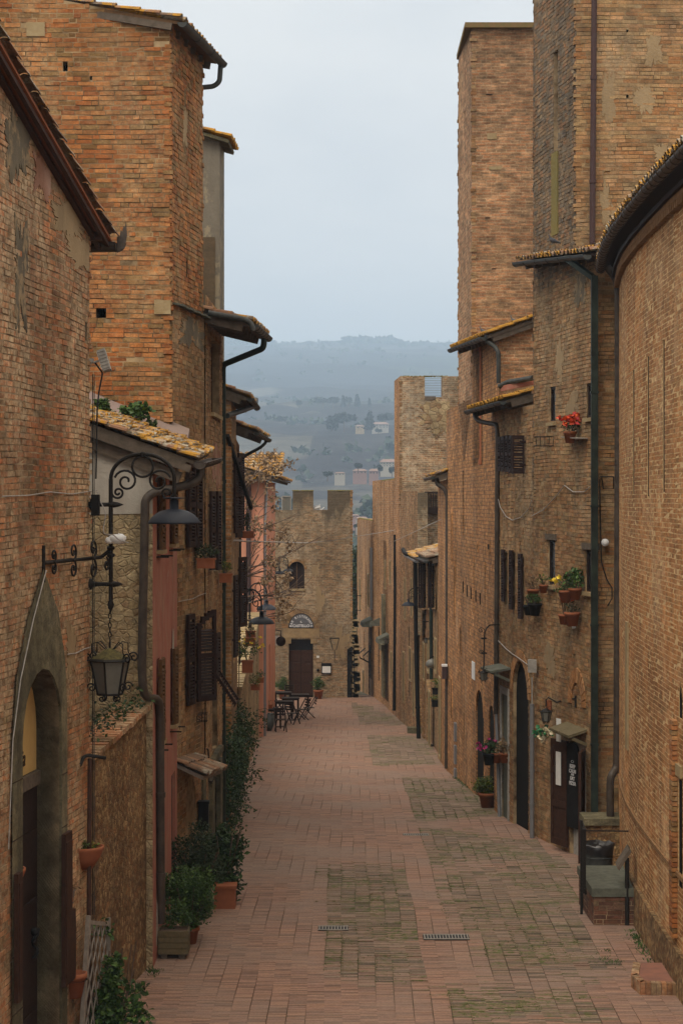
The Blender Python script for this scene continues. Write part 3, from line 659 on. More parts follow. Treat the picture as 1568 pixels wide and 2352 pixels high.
# stone surround
sb = MB(); oc = (ud0 + ud1) / 2; zt = w1.z(oc, 1306); zsp = zs - .75
so_ = [(ud0 - .42, gz(22)), (ud0 - .42, zsp + .1), (ud0 - .25, zsp + .75), (ud0 + .2, zsp + 1.35), (oc + .02, zt), (ud1 - .15, zsp + 1.35), (ud1 + .17, zsp + .75), (ud1 + .27, zsp + .1), (ud1 + .27, gz(22))]
hh = [(ud0, gz(22) + .06)] + door_hole[2:][::-1] + [(ud1, gz(22) + .06)]
base_wall(sb, w1, so_[::-1], [[q if q[1] > gz(22) + .07 else (q[0], gz(22) + .03) for q in door_hole]], .36, .03)
for k in range(8):
    zz = gz(22) + .5 + k * .62
    if zz < zsp: sb.m = 1; panel(sb, w1, (ud1 + .001, ud1 + .265, zz, zz + .012), .025, .034); panel(sb, w1, (ud0 - .41, ud0 - .001, zz + .2, zz + .212), .025, .034)
sb.build('door_surround', [M['stone'], M['ink']], H1)
db = MB(); zl = w1.z(oc, 1800); panel(db, w1, (ud0 + .02, ud1 - .02, gz(22) + .1, zl - .12), -.30, -.26)
for (b0, b1) in ((.08, .8), (.95, 1.6)):
    for (q0, q1) in ((.25, .9), (1.0, 2.2), (2.3, 3.0)): panel(db, w1, (ud0 + b0, ud0 + b1, gz(22) + q0, gz(22) + q1), -.26, -.235)
do = db.build('door', M['wood_dark'], H1)
kb = MB(); kp = w1.p(ud1 - .35, zl - 1.75, -.2); kb.lathe([(.001, .02), (.06, 0), (.05, -.05), (.03, -.08)], kp, 12); kb.tube([kp + Vector((.03 * math.sin(i * .9), .03 * math.cos(i * .9), -.03 * i)) for i in range(12)], .022, 6); kb.build('knocker', M['black'], do)
tb = MB(); panel(tb, w1, (ud0 + .01, ud1 - .01, zl - .12, zl + .04), -.28, -.22); tb.build('transom', M['wood_grey'], H1)
lb = MB(); lun = harch((ud0 + .02, ud1 - .02, zl + .05, zs - .02), .72)
lb.add([w1.p(a, b, -.27) for a, b in lun], [tuple(range(len(lun)))]); lo = lb.build('sign_board', M['ochre'], H1)
def text(parent, s, w, u, z, o, size, mat, ext=.004, align='CENTER', shear=0, rot=0, bold=0, name='lettering'):
    c = bpy.data.curves.new(name, 'FONT'); c.body = s; c.size = size; c.extrude = ext; c.align_x = align; c.shear = shear; c.offset = bold; c.materials.append(M[mat])
    tmp = bpy.data.objects.new('tmp', c); COL.objects.link(tmp); dg = bpy.context.evaluated_depsgraph_get(); me = bpy.data.meshes.new_from_object(tmp.evaluated_get(dg)); bpy.data.objects.remove(tmp)
    ob = bpy.data.objects.new(name, me); COL.objects.link(ob); ob.parent = parent
    X = w.d; Z = Vector((0, 0, 1)); Y_ = -w.n
    m = Matrix((X, Z, w.n)).transposed().to_4x4(); m = m @ Matrix.Rotation(rot, 4, 'Z'); p = w.p(u, z, o) - Vector(parent['_o']); m.translation = p; ob.matrix_local = m; return ob
text(lo, 'Pelletteria', w1, ud0 + .62, zl + .16, -.262, .27, 'ink', shear=.3)
for i, ch in enumerate('artigiana'): text(lo, ch, w1, oc + .35 - .13 * i, zs - .30 - .012 * i * i, -.262, .15, 'ink', rot=-.5 + .13 * i) if i < 5 else None
for (x0, x1, y0, y1, nm) in ((134, 150, 1912, 2260, 'shutter'), (147, 158, 2090, 2250, 'shutter'), (24, 34, 2005, 2300, 'shutter')):
    u0, u1, z0, z1 = w1.rect(x0, x1, y0, y1); q = MB(); panel(q, w1, (u0, u1, z0, z1), .04, .09); panel(q, w1, (u0 + .03, u1 - .03, z0 + .1, z1 - .1), .09, .10); q.build('shutter', M['wood_door'], H1)
wire([w1.p(w1.u(95), w1.z(w1.u(95), 1310), .06), w1.p(w1.u(70), w1.z(w1.u(70), 1420), .04), w1.p(w1.u(40), w1.z(w1.u(40), 1560), .04), w1.p(w1.u(22), w1.z(w1.u(22), 1700), .04), w1.p(w1.u(12), w1.z(w1.u(12), 1950), .04)], 'wire', '', 'wire', .008, parent=H1)
wire([w1.p(w1.u(x), w1.z(w1.u(x), y), .03) for x, y in ((0, 1140), (60, 1138), (110, 1130), (160, 1135), (218, 1126))], 'wire', '', 'wire', .007, parent=H1)
wire([w1.p(w1.u(x), w1.z(w1.u(x), y), .03) for x, y in ((150, 1503), (170, 1500), (190, 1490), (212, 1484))], 'wire', '', 'wire', .007, parent=H1)
for xx in (219, 221.5): wire([w1.p(uc - .02, w1.z(uc, y), .05 + (xx - 219) * .008) for y in (860, 1000, 1400, 2100)], 'wire', '', 'wirebk' if xx < 220 else 'gutter', .006, parent=H1)
# ---- rough garden wall
GW = thing('garden_wall', 'rough rubble wall with sloping brick coping between the doorway house and the pink house', 'wall', (-2.9, 26.4, gz(26)))
ga, gb = (-3.12, 24.86), (-2.74, 28.0)
wg = facade(GW, ga, gb, gz(26), (6.76, 7.07), 'rubble', [], .2)
solid(GW, [(-3.5, 24.9), (ga[0] - .01, ga[1]), (gb[0] - .01, gb[1]), (-3.1, 28.0)], gz(26), [6.74, 6.74, 7.05, 7.05], 'rubble')
cb = MB(); k = 0; cr = random.Random(4)
while k < 3.1:
    l = cr.uniform(.12, .17); z = 6.76 + .31 * k / wg.len; o1 = .05 + cr.uniform(0, .03); M0 = [wg.p(k, z + .005, o1), wg.p(k + l - .012, z + .01, o1), wg.p(k + l - .012, z + .01, -.42), wg.p(k, z + .005, -.42)]; cb.hexa(M0, [p + Vector((0, 0, .06 + cr.uniform(0, .012))) for p in M0]); k += l
cb.build('coping', M['b_brown'], GW)
# ---- pink house with the cream gable
H3 = thing('plaster_house', 'house with cream rubble gable and red plaster street front below lichened lean-to roof', 'house', (-2.65, 28, gz(28)))
wf = Wall((-8, 28), (-2.65, 28)); sl3 = .36; z3 = 10.74
outer = [(0, gz(28)), (wf.len, gz(28)), (wf.len, z3), (0, z3 + sl3 * wf.len)]
facade(H3, (-8, 28), (-2.65, 28), 0, 0, 'cream', outer=outer)
up_ = MB(); uw = wf.u(222); us_ = wf.len
up_.m = 0; base_wall(up_, wf, [(uw - 1, z3 - .95 + sl3 * 0), (us_ - .0, z3 - .92), (us_, z3 - .02), (uw - 1, z3 - .02 + sl3 * (us_ - uw + 1))], off=.012); up_.build('plaster_patch', M['white_pl'], H3)
w3 = Wall((-2.65, 28), (-2.65, 32.15)); hs = []
for (x0, x1, y0, y1) in ((361, 368, 1052, 1262), (390, 397, 1075, 1248), (360, 367, 1512, 1700), (392, 398, 1488, 1660)): hs.append(slit(w3, x0, x1, y0, y1))
dh = slit(w3, 394, 403, 1775, 2085)
facade(H3, (-2.65, 28), (-2.65, 32.15), gz(30), z3, 'pink', hs + [dh], .1, back='shutter_br')
for h in hs:
    u0, u1 = h[0][0], h[1][0]; z0, z1 = h[0][1], h[2][1]
    shutter(H3, w3, u0, z0, z1, (u1 - u0) / 2 - .01, 8, 1, 'shutter_br'); shutter(H3, w3, u1, z0, z1, (u1 - u0) / 2 - .01, 8, -1, 'shutter_br')
    s_ = MB(); panel(s_, w3, (u0 - .06, u1 + .06, z0 - .06, z0 - .005), -.05, .10); s_.build('sill', M['stone_pale'], H3)
    bt = MB(); bt.tube([w3.p(u1 + .1, z0 - .1, 0), w3.p(u1 + .1, z0 - .1, .18)], .012, 5); bt.tube([w3.p(u0 - .1, z0 - .1, 0), w3.p(u0 - .1, z0 - .1, .18)], .012, 5); bt.build('bracket', M['iron'], H3)
q = MB(); panel(q, w3, (dh[0][0], dh[1][0], dh[0][1], dh[2][1]), -.09, -.05); q.build('door', M['wood_door'], H3)
sh = MB(); 
for i in range(9): a = PI * i / 8; sh.m = 0
n_ = 12; u_c, z_c = w3.uz(396, 1475); sh.add([w3.p(u_c + .16 * math.cos(PI * i / n_), z_c - .28 + .5 * math.sin(PI * i / n_), .015) for i in range(n_ + 1)] + [w3.p(u_c - .16, z_c - .55, .015), w3.p(u_c + .16, z_c - .55, .015)], [tuple(range(n_ + 3))]); sh.build('niche', M['white_pl'], H3)
solid(H3, [(-8, 28.2), (-2.9, 28.2), (-2.9, 31.9), (-8, 31.9)], gz(30), [z3 + 2, z3 - .1, z3 + .2, z3 + 2.3])
e0 = Vector((-2.06, 27.86, 10.56)); e1 = Vector((-2.1, 31.6, 10.76)); up3 = Vector((-1, 0, sl3)) * 5.0
r3 = roof(H3, e0, e1, up3, 'tile_white', 'wood_grey', pitch=.19, tl=.27, th=.05, lump=900)
f3 = MB(); f3.beam(e0 + Vector((-.05, 0, -.12)), e0 + up3 + Vector((0, 0, -.12)), .07, .10); f3.beam(e0 + Vector((-.2, .1, -.24)), e0 + up3 * .5 + Vector((0, .1, -.24)), .10, .16); f3.build('verge_board', M['wood_grey'], r3)
fb = MB(); sp_ = [e1 + Vector((-.35, 0, .17)), e1 + up3 + Vector((0, 0, .05)), e1 + up3 + Vector((0, .55, .55)), e1 + Vector((-.35, .55, .40))]; fb.hexa([p - Vector((0, 0, .25)) for p in sp_], sp_); fb.build('mortar_flashing', M['mauve'], H3)
g3 = gutter(H3, (-1.98, 27.84, 10.53), (-1.98, 31.7, 10.68), .085, 'copper', .35)
k3 = lambda x, y, Y: P(x, y, Y)
pipe(H3, [k3(459, 1062, 28.2), k3(461, 1096, 28.2), k3(440, 1112, 28.1), k3(350, 1132, 27.9), k3(334, 1148, 27.85), k3(326, 1540, 27.85), k3(330, 1598, 27.85), k3(366, 1608, 28.3), k3(368, 1640, 28.45), k3(370, 2120, 28.6)], .062, 'copper', 1.1, .16, n=12)
# ---- big brick tower
H5 = thing('brick_tower', 'tall orange brick tower house with putlog holes and tiled eave at top left', 'tower', (-2.76, 32, gz(32)))
f5a, f5b, f5c = (-7.2, 32), (-2.76, 32), (-2.41, 34.5)
w5 = Wall(f5a, f5b); z5 = 17.72; s5 = .19
holes = [slit(w5, 145, 156, 141, 164), slit(w5, 207, 212, 172, 184), slit(w5, 231, 247, 508, 540 - 15), slit(w5, 222, 244, 704, 730)]
outer = [(0, gz(32)), (w5.len, gz(32)), (w5.len, z5), (0, z5 + s5 * w5.len)]
facade(H5, f5a, f5b, 0, 0, 'orange', holes, .3, outer, pitch=.078, ls=(.12, .26), t=.002, jit=.016, gap=.018, wav=.010, miss=.006, ext=(0, .02), zlow=9.5)
bl = MB(); panel(bl, w5, w5.rect(62, 104, 52, 84), .0, .03); bl.build('stone_block', M['stone_pale'], H5)
w5s = Wall(f5b, f5c)
hs = [slit(w5s, 422, 427, 205, 355), slit(w5s, 427, 430, 600, 640)]
low = [slit(w5s, 418, 424, 1072, 1250), slit(w5s, 439, 446, 1065, 1245)]
facade(H5, f5b, f5c, gz(34), z5, 'orange', hs, .12, back='greypl', pitch=.078, ls=(.12, .26), gap=.018, t=.004, jit=.018, wav=.008, miss=.006, ext=(.02, .02), zlow=13.1)
solid(H5, [(-7.2, 32.4), (-3.0, 32.3), (-2.7, 34.4), (-7.2, 34.4)], gz(34), z5 - .1)
e0 = Vector((-2.60, 31.85, z5 - .05)); e1 = Vector((-2.17, 34.75, z5 - .05)); up5 = Vector((-1, .12, s5)) * 5.2
r5 = roof(H5, e0, e1, up5, 'tile', 'shutter_br', th=.05)
gutter(H5, e0 + Vector((.06, -.02, -.02)), e1 + Vector((.1, 0, -.04)), .075, 'gutter', .8)
ee = e1 + Vector((.07, -.1, -.1)); pipe(H5, [ee, ee + Vector((-.02, .0, -.28)), ee + Vector((-.12, 0, -.36)), ee + Vector((-.34, 0, -.38))], .045, 'gutter', 9)
# lower front of the tower house (tan), standing a little proud below the ledge
H4 = H5
q0, q1 = (-2.735, 32.16), (-2.385, 34.62); w4 = Wall(q0, q1); zl4 = 13.16
sh4 = [w4.rect(430, 437, 1072, 1262), w4.rect(476, 482, 1128, 1300)]
holes4 = [hrect(w4.rect(428, 438, 1066, 1262)), harch(w4.rect(431, 441, 1405, 1610), .25), hrect(w4.rect(455, 466, 1130, 1300))]
adoor = harch(w4.rect(427, 449, 1786, 2100), .45); holes4.append(adoor)
facade(H4, q0, q1, gz(34), zl4, 'tan', holes4, .2, pitch=.078, ls=(.13, .28), t=.003, jit=.010, wav=.014, miss=.008, ext=(.01, .01))
lg = MB()
for i in range(9): u = -.05 + i * .29; a = w4.p(u, zl4 + .05 + .01 * (i % 2), -.1); b = w4.p(u + .285, zl4 + .05 + .01 * (i % 2), -.1); lg.hexa([a - Vector((0, 0, .03)), b - Vector((0, 0, .03)), b + w4.n * .22 - Vector((0, 0, .05)), a + w4.n * .22 - Vector((0, 0, .05))], [a, b, b + w4.n * .22 - Vector((0, 0, .02)), a + w4.n * .22 - Vector((0, 0, .02))])
lg.build('ledge', M['stone_green'], H4)
st4 = MB(); panel(st4, w5, w5.rect(355, 393, 690, 722), .0, .05); st4.build('stone_block', M['stone_pale'], H4)
# ---- house with the window and deep eave
H6 = thing('brick_house', 'narrow brick house with deep mossy eave and long black downpipe left of the street', 'house', (-2.36, 35, gz(35)))
b0, b1 = (-2.37, 34.75), (-2.30, 38.6); w6 = Wall(b0, b1)
hw = hrect(w6.rect(484, 503, 782, 952)); h6 = [hw, hrect(w6.rect(478, 485, 1130, 1312)), hrect(w6.rect(490, 500, 1130, 1312)), hrect(w6.rect(487, 499, 1500, 1720)), hrect(w6.rect(480, 500, 1740, 2010))]
facade(H6, b0, b1, gz(37), 13.55, 'tan', h6, .2, pitch=.078, ls=(.13, .28), wav=.012)
window(H6, w6, (hw[0][0], hw[1][0], hw[0][1], hw[2][1]), .15, 'shutter_br', 'dark_fill', sill='stone_pale')
solid(H6, [(-6, 34.8), (-2.65, 34.8), (-2.6, 38.5), (-6, 38.5)], gz(37), 13.4)
e0 = Vector((-1.60, 34.7, 13.10)); e1 = Vector((-1.47, 38.3, 13.16)); up6 = Vector((-1, 0, .24)) * 2.4
r6 = roof(H6, e0, e1, up6, 'tile', 'wood_grey', th=.07)
gutter(H6, e0 + Vector((.07, 0, -.03)), e1 + Vector((.07, 0, -.03)), .07)
pipe(H6, [P(478, 719, 34.6), P(560, 733, 34.6), P(577, 742, 34.6), P(582, 760, 34.6)], .05, 'gutter', 9)
pipe(H6, [P(607, 778, 37.6), P(605, 800, 37.6), P(512, 838, 38.5), P(512, 870, 38.5), P(512, 1955, 38.5)], .058, 'pipe_green', 1.9, .1, n=12)
# ---- grey rendered tower behind
H7 = thing('rendered_tower', 'thin grey rendered tower with mossy stone cap behind the orange brick tower', 'tower', (-2.36, 39, gz(39)))
facade(H7, (-6, 38.8), (-2.37, 38.8), 12, 17.15, 'greypl'); facade(H7, (-2.37, 38.8), (-2.34, 39.8), gz(39), 17.15, 'greypl')
solid(H7, [(-6, 38.9), (-2.4, 38.9), (-2.4, 39.8), (-6, 39.8)], gz(39), 17.1, 'greypl')
cb = MB(); pb = MB(); panel(pb, Wall((-6, 38.8), (-2.37, 38.8)), Wall((-6, 38.8), (-2.37, 38.8)).rect(440, 494, 545, 760), .0, .02); pb.build('brick_patch', M['t_castle'], H7)
roof(H7, (-2.18, 38.6, 17.0), (-2.15, 40.0, 17.0), Vector((-1, 0, .3)) * 3, 'tile_moss', 'stone', rafters=False)
# ---- further left house with two eaves
H8 = thing('brick_house', 'further left brick house with two mossy eaves one above the other and tall dark shutters', 'house', (-2.3, 41, gz(41)))
facade(H8, (-5, 41), (-2.26, 41), gz(41), 12.2, 't_warm')
p8a, p8b, p8c = (-2.26, 41), (-2.40, 45.5), (-2.57, 50.2); w8 = Wall(p8a, p8b); w8b = Wall(p8b, p8c)
h8 = [hrect(w8.rect(534, 540, 1020, 1215)), hrect(w8.rect(536, 541, 1320, 1520))]
facade(H8, p8a, p8b, gz(43), 12.2, 't_tan', h8, .15); facade(H8, p8b, p8c, gz(47), 11.4, 't_tan', [hrect(w8b.rect(546, 549, 1035, 1200)), hrect(w8b.rect(547, 550, 1300, 1420))], .15)
solid(H8, [(-5, 41.1), (-2.4, 41.1), (-2.7, 50.1), (-5, 50.1)], gz(45), [12.1, 12.1, 11.3, 11.3])
r8 = roof(H8, (-1.93, 40.9, 12.12), (-1.98, 44.8, 12.12), Vector((-1, 0, .38)) * 2.2, 'tile', 'wood_grey', th=.08, name='roof')
gutter(H8, (-1.87, 40.9, 12.1), (-1.9, 44.8, 12.1), .07)
pipe(H8, [P(588, 918, 44), P(586, 932, 43.6), P(560, 942, 42), P(522, 955, 40.5)], .055, 'gutter', 9)
r8b = roof(H8, (-1.98, 45.3, 11.58), (-1.9, 50.6, 11.58), Vector((-1, 0, .36)) * 2, 'tile', 'wood_grey', th=.07)
gutter(H8, (-1.93, 45.3, 11.55), (-1.84, 50.6, 11.55), .065)
pipe(H8, [P(612, 1000, 50.2), P(611, 1016, 50.2), P(600, 1027, 50), P(553, 1052, 49.9), P(551, 1070, 49.9), P(551, 1300, 49.9)], .04, 'gutter', 9)
sb_ = MB(); sb_.beam(P(522, 1000, 40.8), P(577, 1168, 42.5), .07, .07); sb_.build('brace', M['black'], H8)
for (x, y0, y1) in ((533, 1050, 1225), (537, 1060, 1235), (542, 1040, 1220)):
    u = w8.u(x); shutter(H8, w8, u, w8.z(u, y1), w8.z(u, y0), .55, 12, 1)
u = w8.u(523.5); shutter(H8, w8, max(u, .05), w8.z(.1, 1510), w8.z(.1, 1322), .5, 6, 1)
for x in (545, 549): u = w8b.u(x); shutter(H8, w8b, u, w8b.z(u, 1440), w8b.z(u, 1280), .5, 15, 1)
# ---- low garden wall and salmon house
G2 = thing('garden_wall', 'high stained plaster garden wall with pale brick coping before the salmon house', 'wall', (-2.6, 50.3, gz(55)))
ya, yb = (-2.58, 50.3), (-2.98, 72)
facade(G2, ya, yb, gz(71), (5.2, 5.9), 'rubble_pale', [hrect(Wall(ya, yb).rect(586, 590, 1480, 1690))], .2)
solid(G2, [(-3.0, 50.3), (-2.6, 50.31), (-3.0, 71.9), (-3.4, 71.9)], gz(71), [5.1, 5.1, 5.8, 5.8], 'rubble_pale')
cb = MB(); w_ = Wall(ya, yb)
for i in range(46):
    k = i * .47; z = 5.2 + .7 * k / w_.len + random.uniform(0, .02); M0 = [w_.p(k, z, .08), w_.p(k + .45, z, .08), w_.p(k + .45, z, -.5), w_.p(k, z, -.5)]; cb.hexa(M0, [p + Vector((0, 0, .09)) for p in M0])
cb.build('coping', M['stone_pale'], G2)
H9 = thing('salmon_house', 'salmon pink plaster house with mossy tiled roof beyond the garden wall', 'house', (-3, 72, gz(72)))
facade(H9, (-8, 72), (-2.83, 72), gz(72), 10.75, 'pinkfar'); w9 = Wall((-2.83, 72), (-2.80, 84.2))
facade(H9, (-2.83, 72), (-2.80, 84.2), gz(84), 10.75, 'pinkfar', [hrect(w9.rect(607.5, 612, 1490, 1660)), hrect(w9.rect(617, 621, 1480, 1640)), hrect(w9.rect(615, 618, 1230, 1290))], .2, back='wood_dark')
solid(H9, [(-8, 72.2), (-3, 72.2), (-3, 84.2), (-8, 84.2)], gz(84), 10.7, 'pinkfar')
roof(H9, (-8, 71.3, 10.78), (-2.2, 71.3, 10.78), Vector((0, 1, .30)) * 3.2, 'tile_white', 'wood_grey', pitch=.26, name='roof')
roof(H9, (-2.2, 71.3, 10.78), (-2.15, 84.6, 10.78), Vector((-1, 0, .30)) * 3.0, 'tile', 'wood_grey', pitch=.26, tl=.5, name='roof')
pipe(H9, [P(571, 1100, 71.8), P(571, 1300, 71.8), P(571, 1500, 71.8)], .09, 'copper_red', 3); pipe(H9, [P(612, 1108, 74), P(607, 1200, 72.5), P(607, 1500, 72.5), P(607, 1690, 72.5)], .07, 'zinc', 3)
# ---- castle gatehouse
HC = thing('castle_gatehouse', 'battlemented brick gatehouse with arched window closing the end of the street', 'castle', (-1.4, 95, gz(95)))
wc = Wall((-3.6, 95), (.52, 95)); zb, zt_ = 9.55, 10.48; U = wc.u
outer = [(0, gz(95)), (wc.len, gz(95)), (wc.len, zt_), (U(752), zt_), (U(752), zb), (U(719), zb), (U(719), zt_), (U(672), zt_), (U(672), zb), (0, zb)]
hwin = harch(wc.rect(664, 699, 1290, 1352), .36); hdoor = [(U(663), gz(95) + .02), (U(719), gz(95) + .02), (U(719), wc.z(0, 1478)), (U(714), wc.z(0, 1468)), (U(669), wc.z(0, 1468)), (U(663), wc.z(0, 1478))]
hg = [(U(802), gz(95) + .02), (U(806.5), gz(95) + .02), (U(806.5), wc.z(0, 1480)), (U(802), wc.z(0, 1487))]
facade(HC, (-3.6, 95), (.52, 95), 0, 0, 't_castle', [hwin, hdoor], .35, outer)
gz95 = gz(95)
sd = MB(); wS = Wall((.52, 95), (.52, 98.5)); base_wall(sd, wS, [(0, gz95 - 1), (3.5, gz95 - 1), (3.5, zb), (.9, zb), (.9, zt_), (0, zt_)]); 
for (x0, x1) in ((672, 719), (752, 808)):
    a, b = U(x0) - 3.6, U(x1) - 3.6; sd.add([(a, 95, zb), (a, 95, zt_), (a, 95.9, zt_), (a, 95.9, zb)], [(0, 1, 2, 3)], [[(0, zb), (0, zt_), (.9, zt_), (.9, zb)]])
    sd.add([(b, 95, zb), (b, 95.9, zb), (b, 95.9, zt_), (b, 95, zt_)], [(0, 1, 2, 3)], [[(0, zb), (.9, zb), (.9, zt_), (0, zt_)]]); sd.add([(a, 95, zt_), (b, 95, zt_), (b, 95.9, zt_), (a, 95.9, zt_)], [(0, 1, 2, 3)], [[(a, 0), (b, 0), (b, .9), (a, .9)]])
    sd.add([(b, 95.9, gz95), (a, 95.9, gz95), (a, 95.9, zt_), (b, 95.9, zt_)], [(0, 1, 2, 3)], [[(b, 0), (a, 0), (a, 9), (b, 9)]])
sd.add([(-3.6, 95, zb), (.52, 95, zb), (.52, 98.5, zb), (-3.6, 98.5, zb)], [(0, 1, 2, 3)], [[(0, 0), (4, 0), (4, 3), (0, 3)]]); sd.add([(.52, 98.5, gz95 - 1), (-3.6, 98.5, gz95 - 1), (-3.6, 98.5, zb), (.52, 98.5, zb)], [(0, 1, 2, 3)], [[(0, 0), (4, 0), (4, 9), (0, 9)]])
sd.build('wall', M['t_castle'], HC)
# battered stones at the right foot
q = MB(); rr = random.Random(5)
for k in range(60):
    z = gz95 + rr.uniform(0, 3.9); x = .5 + max(0, .30 - .02 * z) + rr.uniform(-.08, .1) - .1; q.box((x, 95.1, z), (rr.uniform(.2, .34), .3, rr.uniform(.10, .2)))
q.build('rough_stone', M['stone_pale'], HC)
mo = MB(); rr = random.Random(9)
for (x0, x1, z) in ((672, 719, zt_), (752, 808, zt_)):
    a, b = U(x0) - 3.6, U(x1) - 3.6
    for k in range(90): mo.ball((rr.uniform(a, b), rr.uniform(95, 95.2), z), rr.uniform(.03, .07), (1, 1, .5), 3)
mo.build('moss_cap', simple('dry_moss', (.13, .12, .04), .95, col2=(.20, .17, .05)), HC)
ww = MB(); u0, u1, z0, z1 = wc.rect(664, 699, 1290, 1352)
for s_ in (0, 1): h = [(a, b) for a, b in hwin]; pass
mid = (u0 + u1) / 2
ww.add([wc.p(a, b, -.2) for a, b in hwin], [tuple(range(len(hwin)))]); panel(ww, wc, (mid - .05, mid + .05, z0, z1 - .02), -.2, -.16)
ww.m = 1; panel(ww, wc, (mid - .02, mid + .02, z0, z1 - .05), -.16, -.15); wn_ = ww.build('window', [M['wood_dark'], M['shutter_br']], HC)
s_ = MB(); panel(s_, wc, (u0 - .04, u1 + .04, z0 - .1, z0), -.1, .06); s_.build('sill', M['stone_pale'], wn_)
def voussoirs(parent, w, c, z, r0, r1, n, mat='b_orange', a0=0, a1=PI, sq=1, o=.025, name='arch'):
    mb = MB()
    for i in range(n):
        t0 = a0 + (a1 - a0) * (i + .06) / n; t1 = a0 + (a1 - a0) * (i + .94) / n; q = [(r0, t0), (r1, t0), (r1, t1), (r0, t1)]; ps = [(c + r * math.cos(t), z + r * math.sin(t) * sq) for r, t in q]
        mb.hexa([w.p(a, b, -.02) for a, b in ps], [w.p(a, b, o + random.uniform(0, .008)) for a, b in ps])
    return mb.build(name, M[mat], parent)
voussoirs(HC, wc, mid, z1 - .36, .37, .48, 16, 'b_tan')
lw = wc.u(691.5); lz = wc.z(0, 1442)
voussoirs(HC, wc, lw, lz, .62, .92, 26, 'b_tan')
# lintel stone, door
q = MB(); panel(q, wc, (U(650), U(734), wc.z(0, 1465), wc.z(0, 1443)), -.05, .03); panel(q, wc, (U(655), U(668.5), wc.z(0, 1478), wc.z(0, 1466)), -.05, .03); panel(q, wc, (U(713.5), U(728), wc.z(0, 1478), wc.z(0, 1466)), -.05, .03); q.build('lintel', simple('golden_lintel', (.30, .215, .115), .85, col2=(.20, .14, .08), scale=3), HC)
q = MB(); u0, u1, z0, z1 = wc.rect(662, 720, 1494, 1598)
for s_ in (0, 1):
    a = u0 + s_ * (u1 - u0) / 2 + .01; b = a + (u1 - u0) / 2 - .02; panel(q, wc, (a, b, z0, z1), -.3, -.24)
    for k in range(4): h = (z1 - z0) / 4.2; panel(q, wc, (a + .08, b - .08, z0 + .1 + k * h, z0 + .02 + (k + 1) * h), -.24, -.21)
dC = q.build('door', M['wood_door'], HC)
q = MB(); panel(q, wc, (u0, u1, z1, z1 + .55), -.32, -.28); q.build('transom_window', M['glass'], HC)
q = MB()
ann = [(.575 * math.cos(PI * i / 20), .66 * math.sin(PI * i / 20)) for i in range(21)]
q.add([wc.p(lw + a, lz + b + .01, .04) for a, b in ann], [tuple(range(21))]); q.add([wc.p(lw + a, lz + b + .01, -.02) for a, b in ann], [tuple(range(21))])
q.m = 1; q.tube([wc.p(lw + a * 1.02, lz + b * 1.02 + .01, .03) for a, b in ann] + [wc.p(lw + .58, lz, .03)], .02, 5)
so2 = q.build('sign', [M['slate'], M['iron']], HC)
s1 = 'BAR RISTORANTE'
for i, ch in enumerate(s1):
    t = PI - .16 - (PI - .32) * i / (len(s1) - 1); text(so2, ch, wc, lw + .45 * math.cos(t), lz + .50 * math.sin(t), .045, .15, 'chalk', rot=t - PI / 2, bold=.004)
text(so2, 'IL', wc, lw, lz + .25, .045, .12, 'chalk', bold=.004); text(so2, 'CASTELLO', wc, lw, lz + .04, .045, .17, 'chalk', bold=.006)
# iron gate in the gap beside the gatehouse
IG = thing('iron_gate', 'tall dark iron gate in the gap right of the gatehouse', 'gate', (.62, 95.6, gz(95)))
q = MB(); 
for k in range(4): x = .30 + k * .10; q.tube([(x, 94.93, gz95), (x, 94.93, gz95 + 2.55 + .05 * k)], .014, 5)
for z in (.5, 1.5, 2.4): q.tube([(.28, 94.93, gz95 + z), (.65, 94.93, gz95 + z)], .014, 5)
q.build('grille', M['black'], IG)
q = MB(); q.hexa([(.27, 94.96, gz95), (.64, 94.96, gz95), (.64, 94.96, gz95 + 2.8), (.27, 94.96, gz95 + 2.55)], [(.27, 94.99, gz95), (.64, 94.99, gz95), (.64, 94.99, gz95 + 2.8), (.27, 94.99, gz95 + 2.55)]); q.build('gate_panel', M['black'], IG)
# ================================================================ right hand side
H11 = thing('curved_brick_house', 'big warm brick house with curving wall and long half round gutter at right', 'house', (4.5, 30, gz(30)))
cp_ = [(5.10, 36.7), (4.86, 34.6), (4.70, 32.8), (4.60, 31), (4.54, 29), (4.5, 27), (4.5, 25.3), (4.5, 21.5)]
zr = 14.12; nodes = []
for i, (a, b) in enumerate(zip(cp_, cp_[1:])):
    w = Wall(a, b); hl = []
    def addh(x0, x1, y0, y1, pointed=False):
        u0, u1, z0, z1 = w.rect(x0, x1, y0, y1)
        if u0 > .02 and u1 < w.len - .02: hl.append([(u0, z0), (u1, z0), (u1, z1 - .25), ((u0 + u1) / 2, z1), (u0, z1 - .25)] if pointed else hrect((u0, u1, z0, z1)))
    for (x0, x1, y0, y1, pt) in ((1452, 1455.5, 850, 1135, 0), (1485.5, 1489, 815, 1140, 0), (1521, 1525, 780, 1130, 0), (1439, 1443, 1270, 1425, 1), (1439, 1442, 1540, 1590, 0), (1558, 1566, 1560, 1650, 1), (1557, 1566, 1785, 2040, 0)): addh(x0, x1, y0, y1, pt)
    facade(H11, a, b, gz(34), zr, 'warm', hl, .009 if i != 6 else .1, back='dark_fill', pitch=.068, ls=(.13, .27), gap=.015, t=.0008, jit=.003, wav=.004, miss=.001, zlow=gz(26))  # slits are barely sunk; their shade is put in by the black backing
solid(H11, [(9, 12.1), (9, 36.7), (5.3, 36.7), (4.95, 33), (4.8, 30), (4.75, 21.5), (4.75, 12.1)], gz(30), zr - .1)
facade(H11, (4.5, 21.5), (4.5, 12), gz(20), zr, 't_warm'); facade(H11, (4.5, 12), (9, 12), gz(20), zr, 't_warm')
